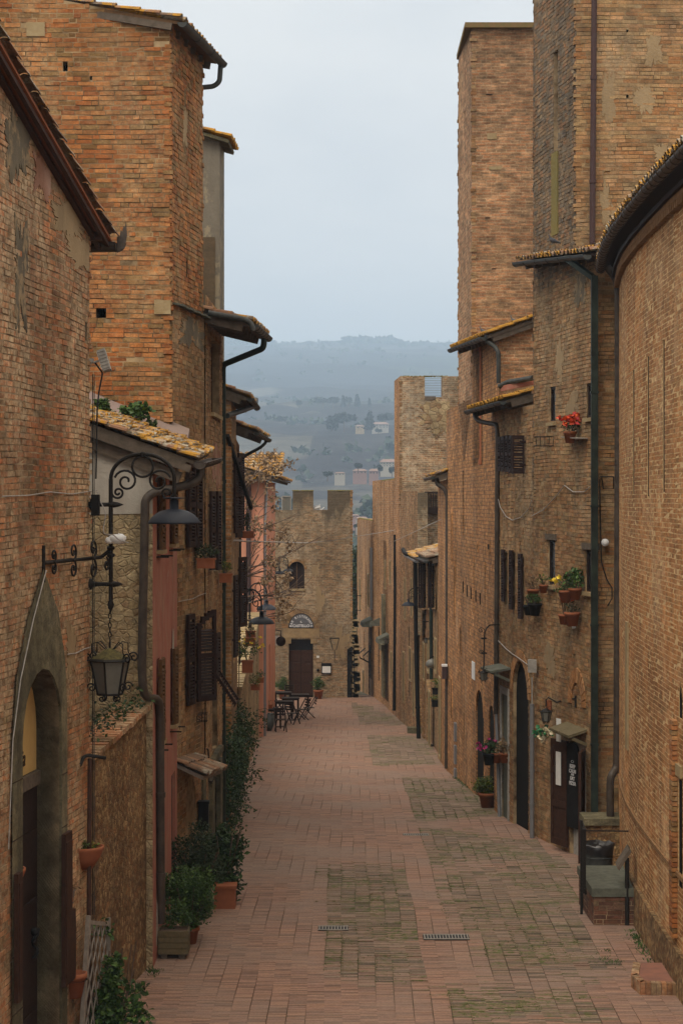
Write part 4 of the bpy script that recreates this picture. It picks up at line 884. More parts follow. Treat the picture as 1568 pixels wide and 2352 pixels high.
M['corn'] = simple('cornice_brick', (.17, .095, .045), .9, col2=(.27, .16, .08), scale=9, bump=.02)
# moulded cornice, plinth string, foot of rubble
def strip(name, z0, z1, o0, o1, mat, pts=cp_, par=H11, zf=None):
    mb = MB(); ws = [Wall(a, b) for a, b in zip(pts, pts[1:])]; N = len(pts)
    def node(i, o, z):
        if i == 0: n = ws[0].n
        elif i == N - 1: n = ws[-1].n
        else: n = (ws[i - 1].n + ws[i].n); n = n / (n.length ** 2) * 2
        q = Vector((pts[i][0], pts[i][1], z)) + n * o; return q
    for i in range(N - 1): mb.hexa([node(i, o0, z0), node(i + 1, o0, z0), node(i + 1, o0, z1), node(i, o0, z1)], [node(i, o1, z0), node(i + 1, o1, z0), node(i + 1, o1, z1), node(i, o1, z1)])
    return mb.build(name, M[mat], par)
strip('cornice', zr - .20, zr - .13, -.02, .035, 'corn'); strip('cornice', zr - .13, zr - .05, -.02, .08, 'corn'); strip('cornice', zr - .05, zr + .02, -.02, .13, 'wood_dark')
strip('plinth', 4.98, 5.04, -.02, .03, 'corn'); 
strip('rubble_foot', gz(30), 4.02, -.02, .06, 'rubble', pts=cp_[2:])
def onR1(x):
    for w in [Wall(a, b) for a, b in zip(cp_, cp_[1:])]:
        if 0 <= w.u(x) <= w.len: return w
dq = MB()
for w in [Wall(a, b) for a, b in zip(cp_, cp_[1:])]:
    k = max(1, int(w.len / .16))
    for i in range(k): u = w.len * (i + .5) / k; panel(dq, w, (u - .045, u + .045, zr - .24, zr - .13), -.01, .09)
dq.build('dentils', M['corn'], H11, kind='stuff')
for x0, x1, y0, y1, mt, o_ in ((1438, 1443, 1428, 1720, 'stone_pale', .03), (1548, 1555, 1655, 2150, 'b_orange', .07), (1556, 1567, 1757, 1784, 'stone_pale', .04)):
    w = onR1((x0 + x1) / 2); q = MB(); r_ = w.rect(x0, x1, y0, y1)
    if mt == 'b_orange':
        z = r_[2]
        while z < r_[3]: panel(q, w, (r_[0], r_[1], z, z + .056), -.01, o_ + random.uniform(0, .012)); z += .068
    else: panel(q, w, r_, -.01, o_)
    q.build('pilaster' if mt == 'b_orange' else 'stone_block', M[mt], H11, **({'kind': 'stuff'} if mt == 'b_orange' else {}))
# roof tiles along the curve and the gutter
rt = MB(); ws = [Wall(a, b) for a, b in zip(cp_, cp_[1:])]; gpts = []
for i, p in enumerate(cp_):
    n = ws[0].n if i == 0 else ws[-1].n if i == len(cp_) - 1 else (ws[i - 1].n + ws[i].n).normalized(); gpts.append(Vector((p[0], p[1], 0)) + n * .33)
gs = []
for a, b in zip(gpts, gpts[1:]):
    for i in range(4): gs.append(a.lerp(b, i / 4))
gs.append(gpts[-1])
mb = MB(); n = 10; vs = []; rg = .08; zg = 14.28
for i, p in enumerate(gs):
    t = (gs[min(i + 1, len(gs) - 1)] - gs[max(i - 1, 0)]).normalized(); sdv = t.cross(Vector((0, 0, 1)))
    for rad in (rg, rg - .008):
        for k in range(n + 1): a = PI + PI * k / n; vs.append(p + Vector((0, 0, zg)) + sdv * math.cos(a) * rad + Vector((0, 0, math.sin(a) * rad)))
q = 2 * (n + 1); fs = []
for i in range(len(gs) - 1):
    for k in range(n): fs += [(i * q + k, i * q + k + 1, (i + 1) * q + k + 1, (i + 1) * q + k), (i * q + n + 1 + k, (i + 1) * q + n + 1 + k, (i + 1) * q + n + 2 + k, i * q + n + 2 + k)]
fs.append(tuple(range(n + 1)))
mb.add(vs, fs); mb.smooth = True
acc = 0
for a, b in zip(gs, gs[1:]):
    L_ = (b - a).length; t = (b - a).normalized(); sdv = t.cross(Vector((0, 0, 1)))
    while acc < L_:
        p = a + t * acc + Vector((0, 0, zg)); mb.tube([p + sdv * math.cos(PI + PI * j / 8) * (rg + .004) + Vector((0, 0, math.sin(PI + PI * j / 8) * (rg + .004))) for j in range(9)], .008, 4); mb.tube([p + sdv * rg, p + sdv * (rg + .03) + Vector((0, 0, .03))], .007, 4); acc += .34
    acc -= L_
mb.build('gutter', M['copper'], H11)
for a, b in zip(gpts, gpts[1:]):
    a3, b3 = a + Vector((0, 0, zg + .02)), b + Vector((0, 0, zg + .02)); roof(H11, b3, a3, Vector((1, 0, .32)) * 1.6, 'tile_white', 'wood_dark', rafters=False)
pipe(H11, [P(1389, 590, 36.3), P(1390, 610, 36.3), P(1414, 640, 36.4), P(1419, 665, 36.4), P(1419, 1000, 36.4), P(1416, 1745, 36.3), P(1414, 1765, 36.3), P(1402, 1782, 36.2), P(1400, 1800, 36.2), P(1401, 1990, 36.2)], .07, 'copper', 1.9, .1, n=12)
# ---- R2 tall tower house with canopy
H12 = thing('tower_house', 'tallest weathered brick tower house with slit windows and small tiled canopy on the right', 'tower', (4.6, 37, gz(37)))
A2, B2 = (3.98, 41.3), (4.68, 37.0); A2u, B2u = (3.98, 41.3), (4.49, 38.15)
w12 = Wall(A2, B2); zcn = 14.55
def rc(w, x0, x1, y0, y1): return w.rect(x0, x1, y0, y1)
hw12 = [rc(w12, 1262, 1275, 888, 970), rc(w12, 1347, 1361, 880, 960), rc(w12, 1259, 1274, 1240, 1345), rc(w12, 1344, 1360, 1262, 1360)]
sm = [hrect(rc(w12, 1316, 1321, 1502, 1512)), harch(rc(w12, 1262, 1276, 1722, 1900), .1), hrect(rc(w12, 1308, 1345, 1705, 2000))]
facade(H12, A2, B2, gz(37), zcn, 'tan', [hrect(r) for r in hw12] + sm, .09, pitch=.076, ls=(.12, .27), t=.004, jit=.010, wav=.014, miss=.008, ext=(0, .012))
for r in hw12: window(H12, w12, r, .05, 'wood_dark', 'glass', bars=0, cross=0, sill='stone_pale')
wU = Wall(A2u, B2u)
slits = [hrect(rc(wU, 1271, 1281, 118, 345)), harch(rc(wU, 1264, 1274, 480, 570), .3)]
facade(H12, A2u, B2u, 14.3, 24, 'grey', slits, .2, back='greypl', pitch=.076, ls=(.11, .22), t=.004, jit=.014, wav=.014, miss=.01, ext=(.0, .02), ztop=20.2)
yl = MB(); panel(yl, wU, rc(wU, 1268, 1282, 350, 690 - 150), .005, .03); yl.build('lichened_infill', plaster('ochre_lichen', (.22, .17, .04), (.15, .13, .05), 2, .3), H12)
wF = Wall(B2u, (9.2, 38.15)); 
facade(H12, B2u, (9.2, 38.15), 13.5, 24, 'tan', [hrect(wF.rect(1437, 1442, 68, 76)), hrect(wF.rect(1437, 1442, 217, 225))], .2, pitch=.076, ls=(.13, .28), t=.004, jit=.010, wav=.012, ext=(.02, 0), ztop=20.2)
wL = Wall(B2, (5.6, 37.0)); facade(H12, B2, (5.6, 37.0), gz(37), zcn, 'tan', [hrect(wL.rect(1388, 1402, 870 - 480, 872 - 480))], .2, pitch=.076, ls=(.14, .28), t=.004, jit=.012, wav=.01, ext=(.012, 0))
solid(H12, [(9, 38.4), (9, 42), (4.3, 42), (4.3, 41.2), (4.75, 38.4)], gz(40), 23.9); solid(H12, [(5.6, 37.2), (5.6, 38.1), (4.8, 38.1), (4.9, 37.2)], gz(37), zcn - .05)
pipe(H12, [P(1364, -60, 38.0), P(1359, 560, 38.0)], .055, 'copper_red', 2.5)
e1_, e0_ = Vector((4.55, 36.35, 14.52)), Vector((3.66, 41.0, 14.92))
rC = roof(H12, e0_, e1_, Vector((.75, .16, .18)) * 1.3, 'tile', 'wood_dark', th=.07, rafters=True)
gutter(H12, e0_ + Vector((-.07, 0, -.02)), e1_ + Vector((-.07, 0, -.03)), .085, 'gutter', .7)
sq = MB(); sx = P(1364, 600, 36.75)
sq.box((sx.x, sx.y, (GZ(37) + 14.1) / 2 + .5), (.125, .10, 14.1 - GZ(37) - .9)); 
for z in (5.5, 7.7, 9.9, 12): sq.box((sx.x, sx.y, z), (.15, .125, .04))
sq.beam((sx.x, sx.y, 14.1), tuple(P(1298, 592, 37.6)), .1, .09); sq.build('downpipe', M['pipe_green'], H12)
# door of the pizza place
u0, u1, z0, z1 = rc(w12, 1308, 1345, 1705, 2000)
q = MB(); panel(q, w12, (u0, u1, gz(37), z1), -.088, -.07); q.build('doorway_lining', M['cement'], H12)
def leafdoor(u, side, ang, W=.62, zb=GZ(38.5) + .1, zt=None, name='door'):
    zt = z1 - .05 if zt is None else zt; a = R(ang); d = w12.d * side * math.cos(a) + w12.n * math.sin(a); nn = w12.n * math.cos(a) - w12.d * side * math.sin(a); o = w12.p(u, 0, .02); mb = MB()
    f = lambda x, z, t: o + d * x + nn * t + Vector((0, 0, z))
    def bx(x0, x1, a_, b_, t0, t1): mb.hexa([f(x0, a_, t0), f(x1, a_, t0), f(x1, b_, t0), f(x0, b_, t0)], [f(x0, a_, t1), f(x1, a_, t1), f(x1, b_, t1), f(x0, b_, t1)])
    bx(0, .09, zb, zt, 0, .055); bx(W - .09, W, zb, zt, 0, .055); H = zt - zb
    for k in (0, .36, .68): bx(.09, W - .09, zb + H * k, zb + H * k + .13, 0, .055)
    bx(.09, W - .09, zt - .12, zt, 0, .055); bx(.09, W - .09, zb + .1, zt - .1, .015, .035)
    return mb.build(name, M['wood_door'], H12), f
d_a, fa = leafdoor(u0 - .02, -1, 14); d_b, fb_ = leafdoor(u1 + .03, 1, 24, .6)
q = MB()
for (x0, x1, a_, b_) in ((.2, .38, 5.3, 5.75), (.2, .40, 4.45, 5.1)): q.hexa([fa(x0, a_, .058), fa(x1, a_, .058), fa(x1, b_, .058), fa(x0, b_, .058)], [fa(x0, a_, .062), fa(x1, a_, .062), fa(x1, b_, .062), fa(x0, b_, .062)])
q.build('menu_sheet', M['paper'], d_a)
PS = thing('shop_sign', 'black round topped pizza sign with white words in the open doorway', 'sign', w12.p(u0 + .5, 4.6, .05))
wP = Wall(P(1300, 1800, 38.6).xy, P(1338, 1800, 38.0).xy); sg = harch((0, .44, CZ - (1905 - 1150) / F * 38.2, CZ - (1708 - 1150) / F * 38.2), .12)
q = MB(); q.add([wP.p(a, b, 0) for a, b in sg], [tuple(range(len(sg)))]); q.add([wP.p(a, b, -.02) for a, b in sg], [tuple(range(len(sg)))]); q.build('board', M['black'], PS)
for tx, y, s_ in (('KEEP', 1767, .10), ('CALM', 1778, .10), ('AND', 1784, .05), ('EAT', 1795, .10), ('PIZZA', 1806, .095)): text(PS, tx, wP, .24, CZ - (y - 1150) / F * 38.2, .004, s_, 'chalk', bold=.003)
q = MB(); q.tube([wP.p(.24 + .05 * math.cos(t * .5), CZ - (1752 - 1150) / F * 38.2 + .022 * math.sin(t * .5), .006) for t in range(13)], .004, 4); q.build('emblem', M['chalk'], PS)
# slab hood over the door
def hood(root, w, x0, x1, y, proj, drop=.12, mat='stone_green', rise=0):
    u0, u1 = sorted((w.u(x0), w.u(x1))); z = w.z((u0 + u1) / 2, y); q = MB(); n = 4
    for i in range(n):
        a = u0 + (u1 - u0) * i / n; b = u0 + (u1 - u0) * (i + 1) / n - .008
        q.hexa([w.p(a, z - .05, -.02), w.p(b, z - .05, -.02), w.p(b, z - drop - .05, proj), w.p(a, z - drop - .05, proj)], [w.p(a, z, -.02), w.p(b, z, -.02), w.p(b, z - drop, proj + .01 * (i % 2)), w.p(a, z - drop, proj + .01 * (i % 2))])
    q.beam(w.p(u0 + .05, z - .3, .0), w.p(u0 + .05, z - drop - .06, proj * .8), .05, .06); q.beam(w.p(u1 - .05, z - .3, .0), w.p(u1 - .05, z - drop - .06, proj * .8), .05, .06)
    return q.build('door_hood', M[mat], root)
hood(H12, w12, 1302, 1348, 1665, .36, .12, 'wood_green')
voussoirs(H12, w12, w12.u(1325), w12.z(w12.u(1325), 1620), .36, .60, 14, 'b_warm', sq=1.2)
for r in (hw12[2], hw12[3]): lnt = MB(); panel(lnt, w12, (r[0] - .15, r[1] + .12, r[3], r[3] + .12), -.1, .04); lnt.build('lintel', M['wood_grey'], H12)
# ledge of stone at the corner
q = MB(); q.box((4.75, 36.3, GZ(36) + .95), (.75, .8, .12)); q.m = 1; q.box((4.77, 36.32, GZ(36) + .42), (.68, .72, .93))
LB = thing('stone_ledge', 'mossy stone bench block against the wall behind the waste bin', 'ledge', (4.75, 36.3, GZ(36))); q.build('block', [M['stone'], M['rubble']], LB)
# ---- R4 house with louvred shutters
H14 = thing('brick_house', 'recessed brick house with louvred plum shutters and arched passage on the right', 'house', (3.7, 43, gz(43)))
A4, B4 = (3.56, 45.1), (3.98, 41.3); w14 = Wall(A4, B4)
uA = w14.u(1180); rr_ = w14.rect(1178, 1213, 1518, 1885); arch = harch((rr_[0], rr_[1], gz(43) + .02, rr_[3]), .75)
dd_ = hrect((w14.u(1152), w14.u(1167), gz(44) + .02, w14.z(w14.u(1160), 1595)))
h14 = [arch, dd_, hrect(w14.rect(1150, 1170, 1000, 1082)), hrect(w14.rect(1159, 1165, 1270, 1390)), hrect(w14.rect(1177, 1183, 1270, 1400)), hrect(w14.rect(1197, 1203, 1280, 1420))]
facade(H14, A4, B4, gz(43), 12.0, 'tan', h14, .07, pitch=.078, ls=(.13, .27), wav=.014, t=.003, miss=.006)
solid(H14, [(7, 41.6), (7, 45), (4.3, 45), (4.5, 41.6)], gz(43), 12.0)
voussoirs(H14, w14, (rr_[0] + rr_[1]) / 2, rr_[3] - .75, (rr_[1] - rr_[0]) / 2 + .01, (rr_[1] - rr_[0]) / 2 + .26, 20, 'b_warm', sq=.75 / ((rr_[1] - rr_[0]) / 2))
q = MB(); panel(q, w14, (dd_[0][0] - .12, dd_[1][0] + .12, dd_[2][1], dd_[2][1] + .16), -.1, .03); panel(q, w14, (dd_[0][0] - .12, dd_[0][0], gz(44), dd_[2][1]), -.1, .03); panel(q, w14, (dd_[1][0], dd_[1][0] + .12, gz(44), dd_[2][1]), -.1, .03); q.build('door_surround', M['cement'], H14)
q = MB(); panel(q, w14, (dd_[0][0], dd_[1][0], gz(44), dd_[2][1]), -.065, -.03); q.build('door', simple('grey_green_door', (.10, .11, .09), .7), H14)
hood(H14, w14, 1148, 1172, 1528, .45, .08)
for (x, sd_, y0, y1, ww_, an) in ((1206, -1, 1000, 1088, .26, 86), (1181, -1, 1000, 1086, .24, 5), (1172, -1, 1000, 1084, .22, 6), (1163, -1, 1002, 1083, .22, 6), (1155, -1, 1003, 1082, .2, 6), (1163, -1, 1262, 1382, .2, 6), (1181, -1, 1264, 1400, .2, 6), (1203, -1, 1272, 1422, .22, 6)):
    u = w14.u(x); shutter(H14, w14, u, w14.z(u, y1), w14.z(u, y0), ww_, an, sd_)
e0_, e1_ = Vector((2.98, 46.3, 12.10)), Vector((3.48, 42.3, 12.14))
roof(H14, e0_, e1_, Vector((1, .12, .27)) * 1.6, 'tile_moss', 'wood_grey', th=.07)
gutter(H14, e0_ + Vector((-.06, 0, -.02)), e1_ + Vector((-.06, 0, -.03)), .07, rings=True, straps=.6)
pipe(H14, [P(1089, 938, 46.2), P(1090, 958, 46.2), P(1100, 968, 46), P(1142, 976, 45.2), P(1142, 1000, 45), P(1140, 1300, 45), P(1138, 1640, 45)], .055, 'copper', 2)
# ---- loggia house and far tower
H13 = thing('loggia_house', 'regular warm brick house with column loggia under its eave below the plain tower', 'house', (3.4, 48, gz(48)))
A3, M3, B3 = (3.12, 55.2), (3.31, 50.6), (3.555, 45.12); w13 = Wall(M3, B3); w13f = Wall((3.02, 57.4), M3)
lg_ = hrect(w13.rect(1086, 1108, 795, 1068)); lg2 = hrect(w13.rect(1112, 1118, 820, 850)); 
def ppanels(w, lst): return [hrect(w.rect(*r)) for r in lst]
hA = harch(w13.rect(1093, 1110, 1585, 1990), .6); hB = harch(w13.rect(1121, 1134, 1620, 1990), .5)
sl13 = [(1086.5, 1088.3, 1277, 1408), (1112, 1114, 1290, 1412), (1092.5, 1096, 830 + 600, 831 + 600)]
facade(H13, M3, B3, gz(50), 13.75, 't_warmw', [lg_, hA, hB] + ppanels(w13, sl13[:2]), .035)  # openings hardly deeper than the wall face, interior darkness painted on their backs
fs13 = [(1063, 1066, 1015, 1230), (1064, 1067, 1535, 1710), (1052, 1053.5, 1400, 1560)]
facade(H13, (3.02, 57.4), M3, gz(57), 12.6, 't_warmw', ppanels(w13f, [(1062, 1064.5, 1081, 1229), (1045.5, 1046.8, 1190, 1338), (1064, 1065.5, 1535, 1700), (1050, 1051, 1420, 1560)]), .03)
facade(H13, (3.555, 45.12), (6.5, 45.12), 11.5, (13.85, 15.0), 't_tower', [], .2)
solid(H13, [(6.5, 45.3), (6.5, 50.5), (3.6, 50.5), (3.8, 45.3)], gz(50), 13.7)
q = MB(); cu = (lg_[0][0] + lg_[1][0]) / 2 + .25; zz0, zz1 = lg_[0][1], lg_[2][1]; q.lathe([(.09, 0), (.09, .08), (.07, .14), (.06, .2), (.06, zz1 - zz0 - .3), (.055, zz1 - zz0 - .25), (.08, zz1 - zz0 - .18), (.09, zz1 - zz0 - .08), (.09, zz1 - zz0)], w13.p(lg_[0][0] + (lg_[1][0] - lg_[0][0]) * .82, zz0, -.02), 14); q.build('column', M['terracotta'], H13)
e0_, e1_ = Vector((2.82, 50.5, 13.85)), Vector((3.27, 44.9, 13.72))
roof(H13, e0_, e1_, Vector((1, .08, .36)) * 2.6, 'tile_moss', 'wood_grey', th=.07)
gutter(H13, e0_ + Vector((-.06, 0, -.02)), e1_ + Vector((-.06, 0, -.03)), .075)
pipe(H13, [P(1117, 768, 45), P(1118, 785, 45), P(1136, 796, 44.9), P(1144, 810, 44.8), P(1144, 880, 44.8)], .05, 'gutter', 3)
q = MB(); q.tube([P(1145, 888, 44.6), P(1165, 878, 44.5), P(1223, 868, 43.5)], .06, 8); q.build('gutter', M['gutter'], H13)
rs = MB(); rs.beam(P(1150, 893, 44.6), P(1224, 877, 43.8), .05, .12); rs.build('flashing', M['pink'], H13)
for w, x0, y0, y1 in ((w13, 1105, 1600, 1990),): voussoirs(H13, w13, (hA[0][0] + hA[1][0]) / 2, hA[2][1] if False else w13.z((hA[0][0] + hA[1][0]) / 2, 1585) - .6, (hA[1][0] - hA[0][0]) / 2 + .01, (hA[1][0] - hA[0][0]) / 2 + .28, 16, 'b_warm', sq=.6 / ((hA[1][0] - hA[0][0]) / 2), o=.012)
q = MB(); panel(q, w13, w13.rect(1063 + 22, 1069 + 22, 1520, 1560) , .01, .03); q.build('plaque', M['white'], H13)
q = MB()
for y in (1660, 1712, 1765): panel(q, w13f, w13f.rect(1046, 1048.5, y, y + 42), .0, .06)
q.build('meter_box', M['zinc'], H13)
H15 = thing('plain_tower', 'plain square brick tower with mossy flat cap on the right skyline', 'tower', (3.31, 50.6, 12))
z15 = 22.0; w15 = Wall((3.165, 54.0), M3); w15f = Wall(M3, (7, 50.6))
facade(H15, (3.165, 54.0), M3, 12.6, z15, 't_tower', ppanels(w15, [(1064, 1066.5, 920, 1060), (1065, 1067, 255, 270)]), .03)
facade(H15, M3, (7, 50.6), 12.6, z15, 't_tower', ppanels(w15f, [(1115, 1130, 216, 219), (1113, 1125, 499, 502), (1129, 1139, 616, 619)]), .1)
solid(H15, [(7, 50.8), (7, 54), (3.4, 54), (3.5, 50.8)], 12.6, z15 - .02, 't_tower')
q = MB(); q.box((5.1, 52.3, z15 + .06), (3.95, 3.7, .13)); q.build('cap', simple('mossy_cap', (.14,.12,.05), .95, col2=(.2,.12,.06)), H15)
for r_ in ((1122, 1150, 382, 390), (1118, 1140, 306, 320)): q = MB(); panel(q, w15f, w15f.rect(*r_), .004, .02); q.build('pale_block', M['stone_pale'], H15)
# ---- small eaved house
H16 = thing('brick_house', 'slim brick house with mossy eave just above eye level past the loggia house', 'house', (3.0, 58, gz(58)))
facade(H16, (3.0, 62), (3.02, 57.4), gz(60), 10.6, 't_warmw'); facade(H16, (3.02, 57.4), (5, 57.4), 8, (10.6, 11.1), 't_warm'); solid(H16, [(5, 57.6), (5, 62), (3.1, 62), (3.1, 57.6)], gz(60), 10.6)
e0_, e1_ = Vector((2.64, 61.5, 10.70)), Vector((2.66, 57.0, 10.70)); roof(H16, e0_, e1_, Vector((1, 0, .33)) * 2.2, 'tile', 'wood_grey'); gutter(H16, e0_ + Vector((-.05, 0, -.02)), e1_ + Vector((-.05, 0, -.02)), .07, rings=False)
pipe(H16, [P(1003, 1100, 57.2), P(1003, 1112, 57.2), P(1020, 1122, 57.1), P(1027, 1140, 57.1), P(1027, 1500, 57.1), P(1025, 1765, 57.1)], .065, 'copper', 2.6)
# ---- house with the roof seen from above
H17 = thing('brick_house', 'low brick house whose white lichened roof is seen from above near the right lamp', 'house', (2.95, 68, gz(68)))
A7, B7 = (2.96, 74), (2.99, 62); w17 = Wall(A7, B7)
sl17 = [(968.5, 971, 1290, 1400), (973.5, 975, 1290, 1330), (979, 981, 1300, 1400), (985, 987, 1305, 1385), (992, 994, 1300, 1392), (997.5, 999.5, 1308, 1400), (1003, 1005, 1312, 1408)]
facade(H17, A7, B7, gz(74), 7.95, 't_tan', ppanels(w17, sl17) + [harch(w17.rect(976, 980, 1560, 1735), .5)], .15, back='wood_dark')
facade(H17, (2.99, 62), (5, 62), 4, 8, 't_tan'); solid(H17, [(5.5, 62.2), (5.5, 74), (3.1, 74), (3.1, 62.2)], gz(70), 7.95)
roof(H17, (2.4, 73.5, 8.02), (2.55, 66.5, 8.02), Vector((1, 0, .26)) * 2.6, 'tile_white', 'wood_grey'); roof(H17, (2.55, 66.4, 8.18), (2.7, 61.9, 8.18), Vector((1, 0, .26)) * 2.4, 'tile_plain', 'wood_grey')
gutter(H17, (2.36, 73.5, 8.0), (2.5, 66.5, 8.0), .08, 'zinc', rings=False); gutter(H17, (2.48, 66.4, 8.12), (2.63, 61.9, 8.12), .07, 'gutter', rings=False)
pipe(H17, [P(925, 1262, 72), P(930, 1272, 71.5), P(950, 1275, 71), P(953, 1290, 71), P(955, 1500, 71), P(961, 1700, 71)], .075, 'black', 2.6)
pipe(H17, [P(964, 1268, 66), P(985, 1290, 66), P(989, 1310, 66), P(990, 1560, 66)], .065, 'pipe_green', 2.6)
for x in (970, 975, 979.5, 993, 999): u = w17.u(x); shutter(H17, w17, u, w17.z(u, 1395), w17.z(u, 1292), .45, 14, 1)
# ---- curved low battlement and battlemented tower
H18 = thing('castle_tower', 'battlemented brick and stone tower with wire rails between its merlons', 'tower', (2.38, 80.6, gz(81)))
facade(H18, (2.38, 80.6), (2.82, 74.05), gz(80), 10.38, 't_tan', ppanels(Wall((2.38, 80.6), (2.82, 74.05)), [(926, 927.5, 1290, 1400), (935, 936.5, 1200, 1330), (937, 940, 1440, 1600), (918.5, 919.6, 1250, 1400), (947, 948.5, 1230, 1400)]), .03); facade(H18, (2.82, 74.05), (3.2, 74.05), 5, 10.3, 't_castle')
solid(H18, [(3.2, 74.1), (3.3, 80.5), (2.5, 80.5), (2.9, 74.1)], gz(80), 10.3)
w18 = Wall((2.37, 80.6), (7, 80.6)); zt8, zb8 = 15.04, 14.2; U8 = w18.u
outer = [(0, 4), (w18.len, 4), (w18.len, zt8), (U8(1015), zt8), (U8(1015), zb8), (U8(975), zb8), (U8(975), zt8), (0, zt8)]
facade(H18, (2.37, 80.6), (7, 80.6), 0, 0, 't_fort', outer=outer); facade(H18, (2.22, 83.8), (2.37, 80.6), gz(84), zt8, 't_warm', ppanels(Wall((2.22, 83.8), (2.37, 80.6)), [(908, 909.5, 1300, 1480)]), .1)
sd = MB()
for x0, x1 in ((919, 975), (1015, 1065)):
    a, b = 2.37 + U8(x0), 2.37 + U8(x1); sd.add([(b, 80.6, zb8), (b, 81.5, zb8), (b, 81.5, zt8), (b, 80.6, zt8), (a, 80.6, zb8), (a, 81.5, zb8), (a, 81.5, zt8), (a, 80.6, zt8)], [(0, 1, 2, 3), (5, 4, 7, 6), (3, 2, 6, 7), (1, 5, 6, 2)], [[(0, 0), (1, 0), (1, 1), (0, 1)]] * 4)
sd.build('merlon', M['t_fort'], H18); solid(H18, [(7, 80.8), (7, 84), (2.4, 84), (2.5, 80.8)], 2, zb8, 't_fort')
q = MB()
for k in range(9): z = zb8 + .08 + k * .1; q.tube([(2.37 + U8(975), 80.9, z), (2.37 + U8(1016), 80.9, z)], .007, 4)
q.m = 1; panel(q, w18, (U8(975), U8(1000), zb8 - .12, zb8 + .03), -.3, .03); q.build('railing', [M['zinc'], M['wood_grey']], H18)
q = MB(); panel(q, w18, (U8(974), U8(1023), CZ - (1180 - 1150) / F * 80.6, CZ - (1165 - 1150) / F * 80.6), .0, .25)
for k in range(9): a = U8(976) + k * .10; panel(q, w18, (a, a + .035, CZ - 30 / F * 80.6 + .25, CZ - 15 / F * 80.6 + .55), .12, .2)
panel(q, w18, (U8(974), U8(1023), 10.28, 10.36), .08, .25); q.build('balustrade', M['wood_dark'], H18)
mo = MB(); rr = random.Random(8)
for k in range(130): mo.ball((rr.uniform(2.37, 4.3) if k % 2 else rr.uniform(5.9, 7), rr.uniform(80.6, 80.9), zt8), rr.uniform(.03, .07), (1, 1, .5), 3)
mo.build('moss_cap', bpy.data.materials['dry_moss'], H18)
# ---- long battlemented walls to the end
H19 = thing('battlement_wall', 'taller warm brick wall with mossy top between castle tower and stepped end wall', 'wall', (1.9, 90, gz(90)))
c0, c1_, c2 = (1.50, 96.4), (1.85, 91), (2.22, 83.8)
wa, wb = Wall(c0, c1_), Wall(c1_, c2)
facade(H19, c0, c1_, gz(96), 10.95, 't_warm', ppanels(wa, [(862, 863.3, 1225, 1330), (868, 869.2, 1235, 1345)]), .03, back='wood_dark'); facade(H19, c1_, c2, gz(91), 10.9, 't_warm', ppanels(wb, [(879, 880.2, 1240, 1370), (886, 887.4, 1245, 1370), (888, 892, 1490, 1610), (872, 876, 1440, 1600)]), .04, back='wood_dark')
facade(H19, c0, (3, 96.4), gz(96), 10.95, 't_castle'); solid(H19, [(3.2, 84), (3.2, 96.3), (1.75, 96.3), (2.1, 91), (2.5, 84)], gz(96), 10.9)
mo = MB()
for k in range(150): t = rr.random(); a = Vector(c0).lerp(Vector(c1_), t) if k % 2 else Vector(c1_).lerp(Vector(c2), t); mo.ball((a.x + .15, a.y, 10.93), rr.uniform(.04, .09), (1, 1, .5), 3)
mo.build('moss_cap', bpy.data.materials['dry_moss'], H19)
H20 = thing('battlement_wall', 'lower warm brick end wall with bright mossy top nearest the gatehouse', 'wall', (1.1, 105, gz(105)))
d0, d1_ = (.88, 112), (1.50, 96.45); wd_ = Wall(d0, d1_)
facade(H20, d0, d1_, gz(112), 9.02, 't_warm', ppanels(wd_, [(829, 830.5, 1280, 1400), (840, 841.3, 1290, 1410), (835, 837, 1450, 1500), (846, 850, 1480, 1610)]), .04, back='wood_dark'); solid(H20, [(3, 96.5), (3, 112), (1.1, 112), (1.7, 96.5)], gz(112), 9.0)
mo = MB()
for k in range(160): t = rr.random(); a = Vector(d0).lerp(Vector(d1_), t); mo.ball((a.x + .12, a.y, 9.02), rr.uniform(.04, .09), (1, 1, .5), 3)
mo.build('moss_cap', bpy.data.materials['dry_moss'], H20)
def stonehood(root, w, x, y, wd, H):
    u = w.u(x); z = w.z(u, y); q = MB(); q.hexa([w.p(u - wd, z - .25, -.02), w.p(u + wd, z - .25, -.02), w.p(u + wd, z - .25, .5), w.p(u - wd, z - .25, .5)], [w.p(u - wd, z + .15, -.02), w.p(u + wd, z + .15, -.02), w.p(u + wd * .9, z - .08, .45), w.p(u - wd * .9, z - .08, .45)]); q.build('door_hood', M['stone_green'], root)
    q = MB()
    for k in range(11): zz = z - .4 - k * .22; q.tube([w.p(u - wd * .8, zz, .06), w.p(u + wd * .8, zz, .06)], .012, 4)
    for k in range(4): a = u - wd * .8 + wd * 1.6 * k / 3; q.tube([w.p(a, z - .3, .06), w.p(a, z - 2.8, .06)], .012, 4)
    q.build('window_grille', M['black'], root)
stonehood(H19, wb, 890, 1462, .8, 2.6); stonehood(H19, wb, 872.5, 1425, .1, 2)
stonehood(H20, wd_, 852, 1425, 1.2, 2.6)
pipe(H19, [P(907, 1228, 83), P(907, 1400, 83), P(905, 1632, 83)], .07, 'black', 3); pipe(H20, [P(852.5, 1258, 96.5), P(852.5, 1400, 96.5)], .08, 'zinc', 3)

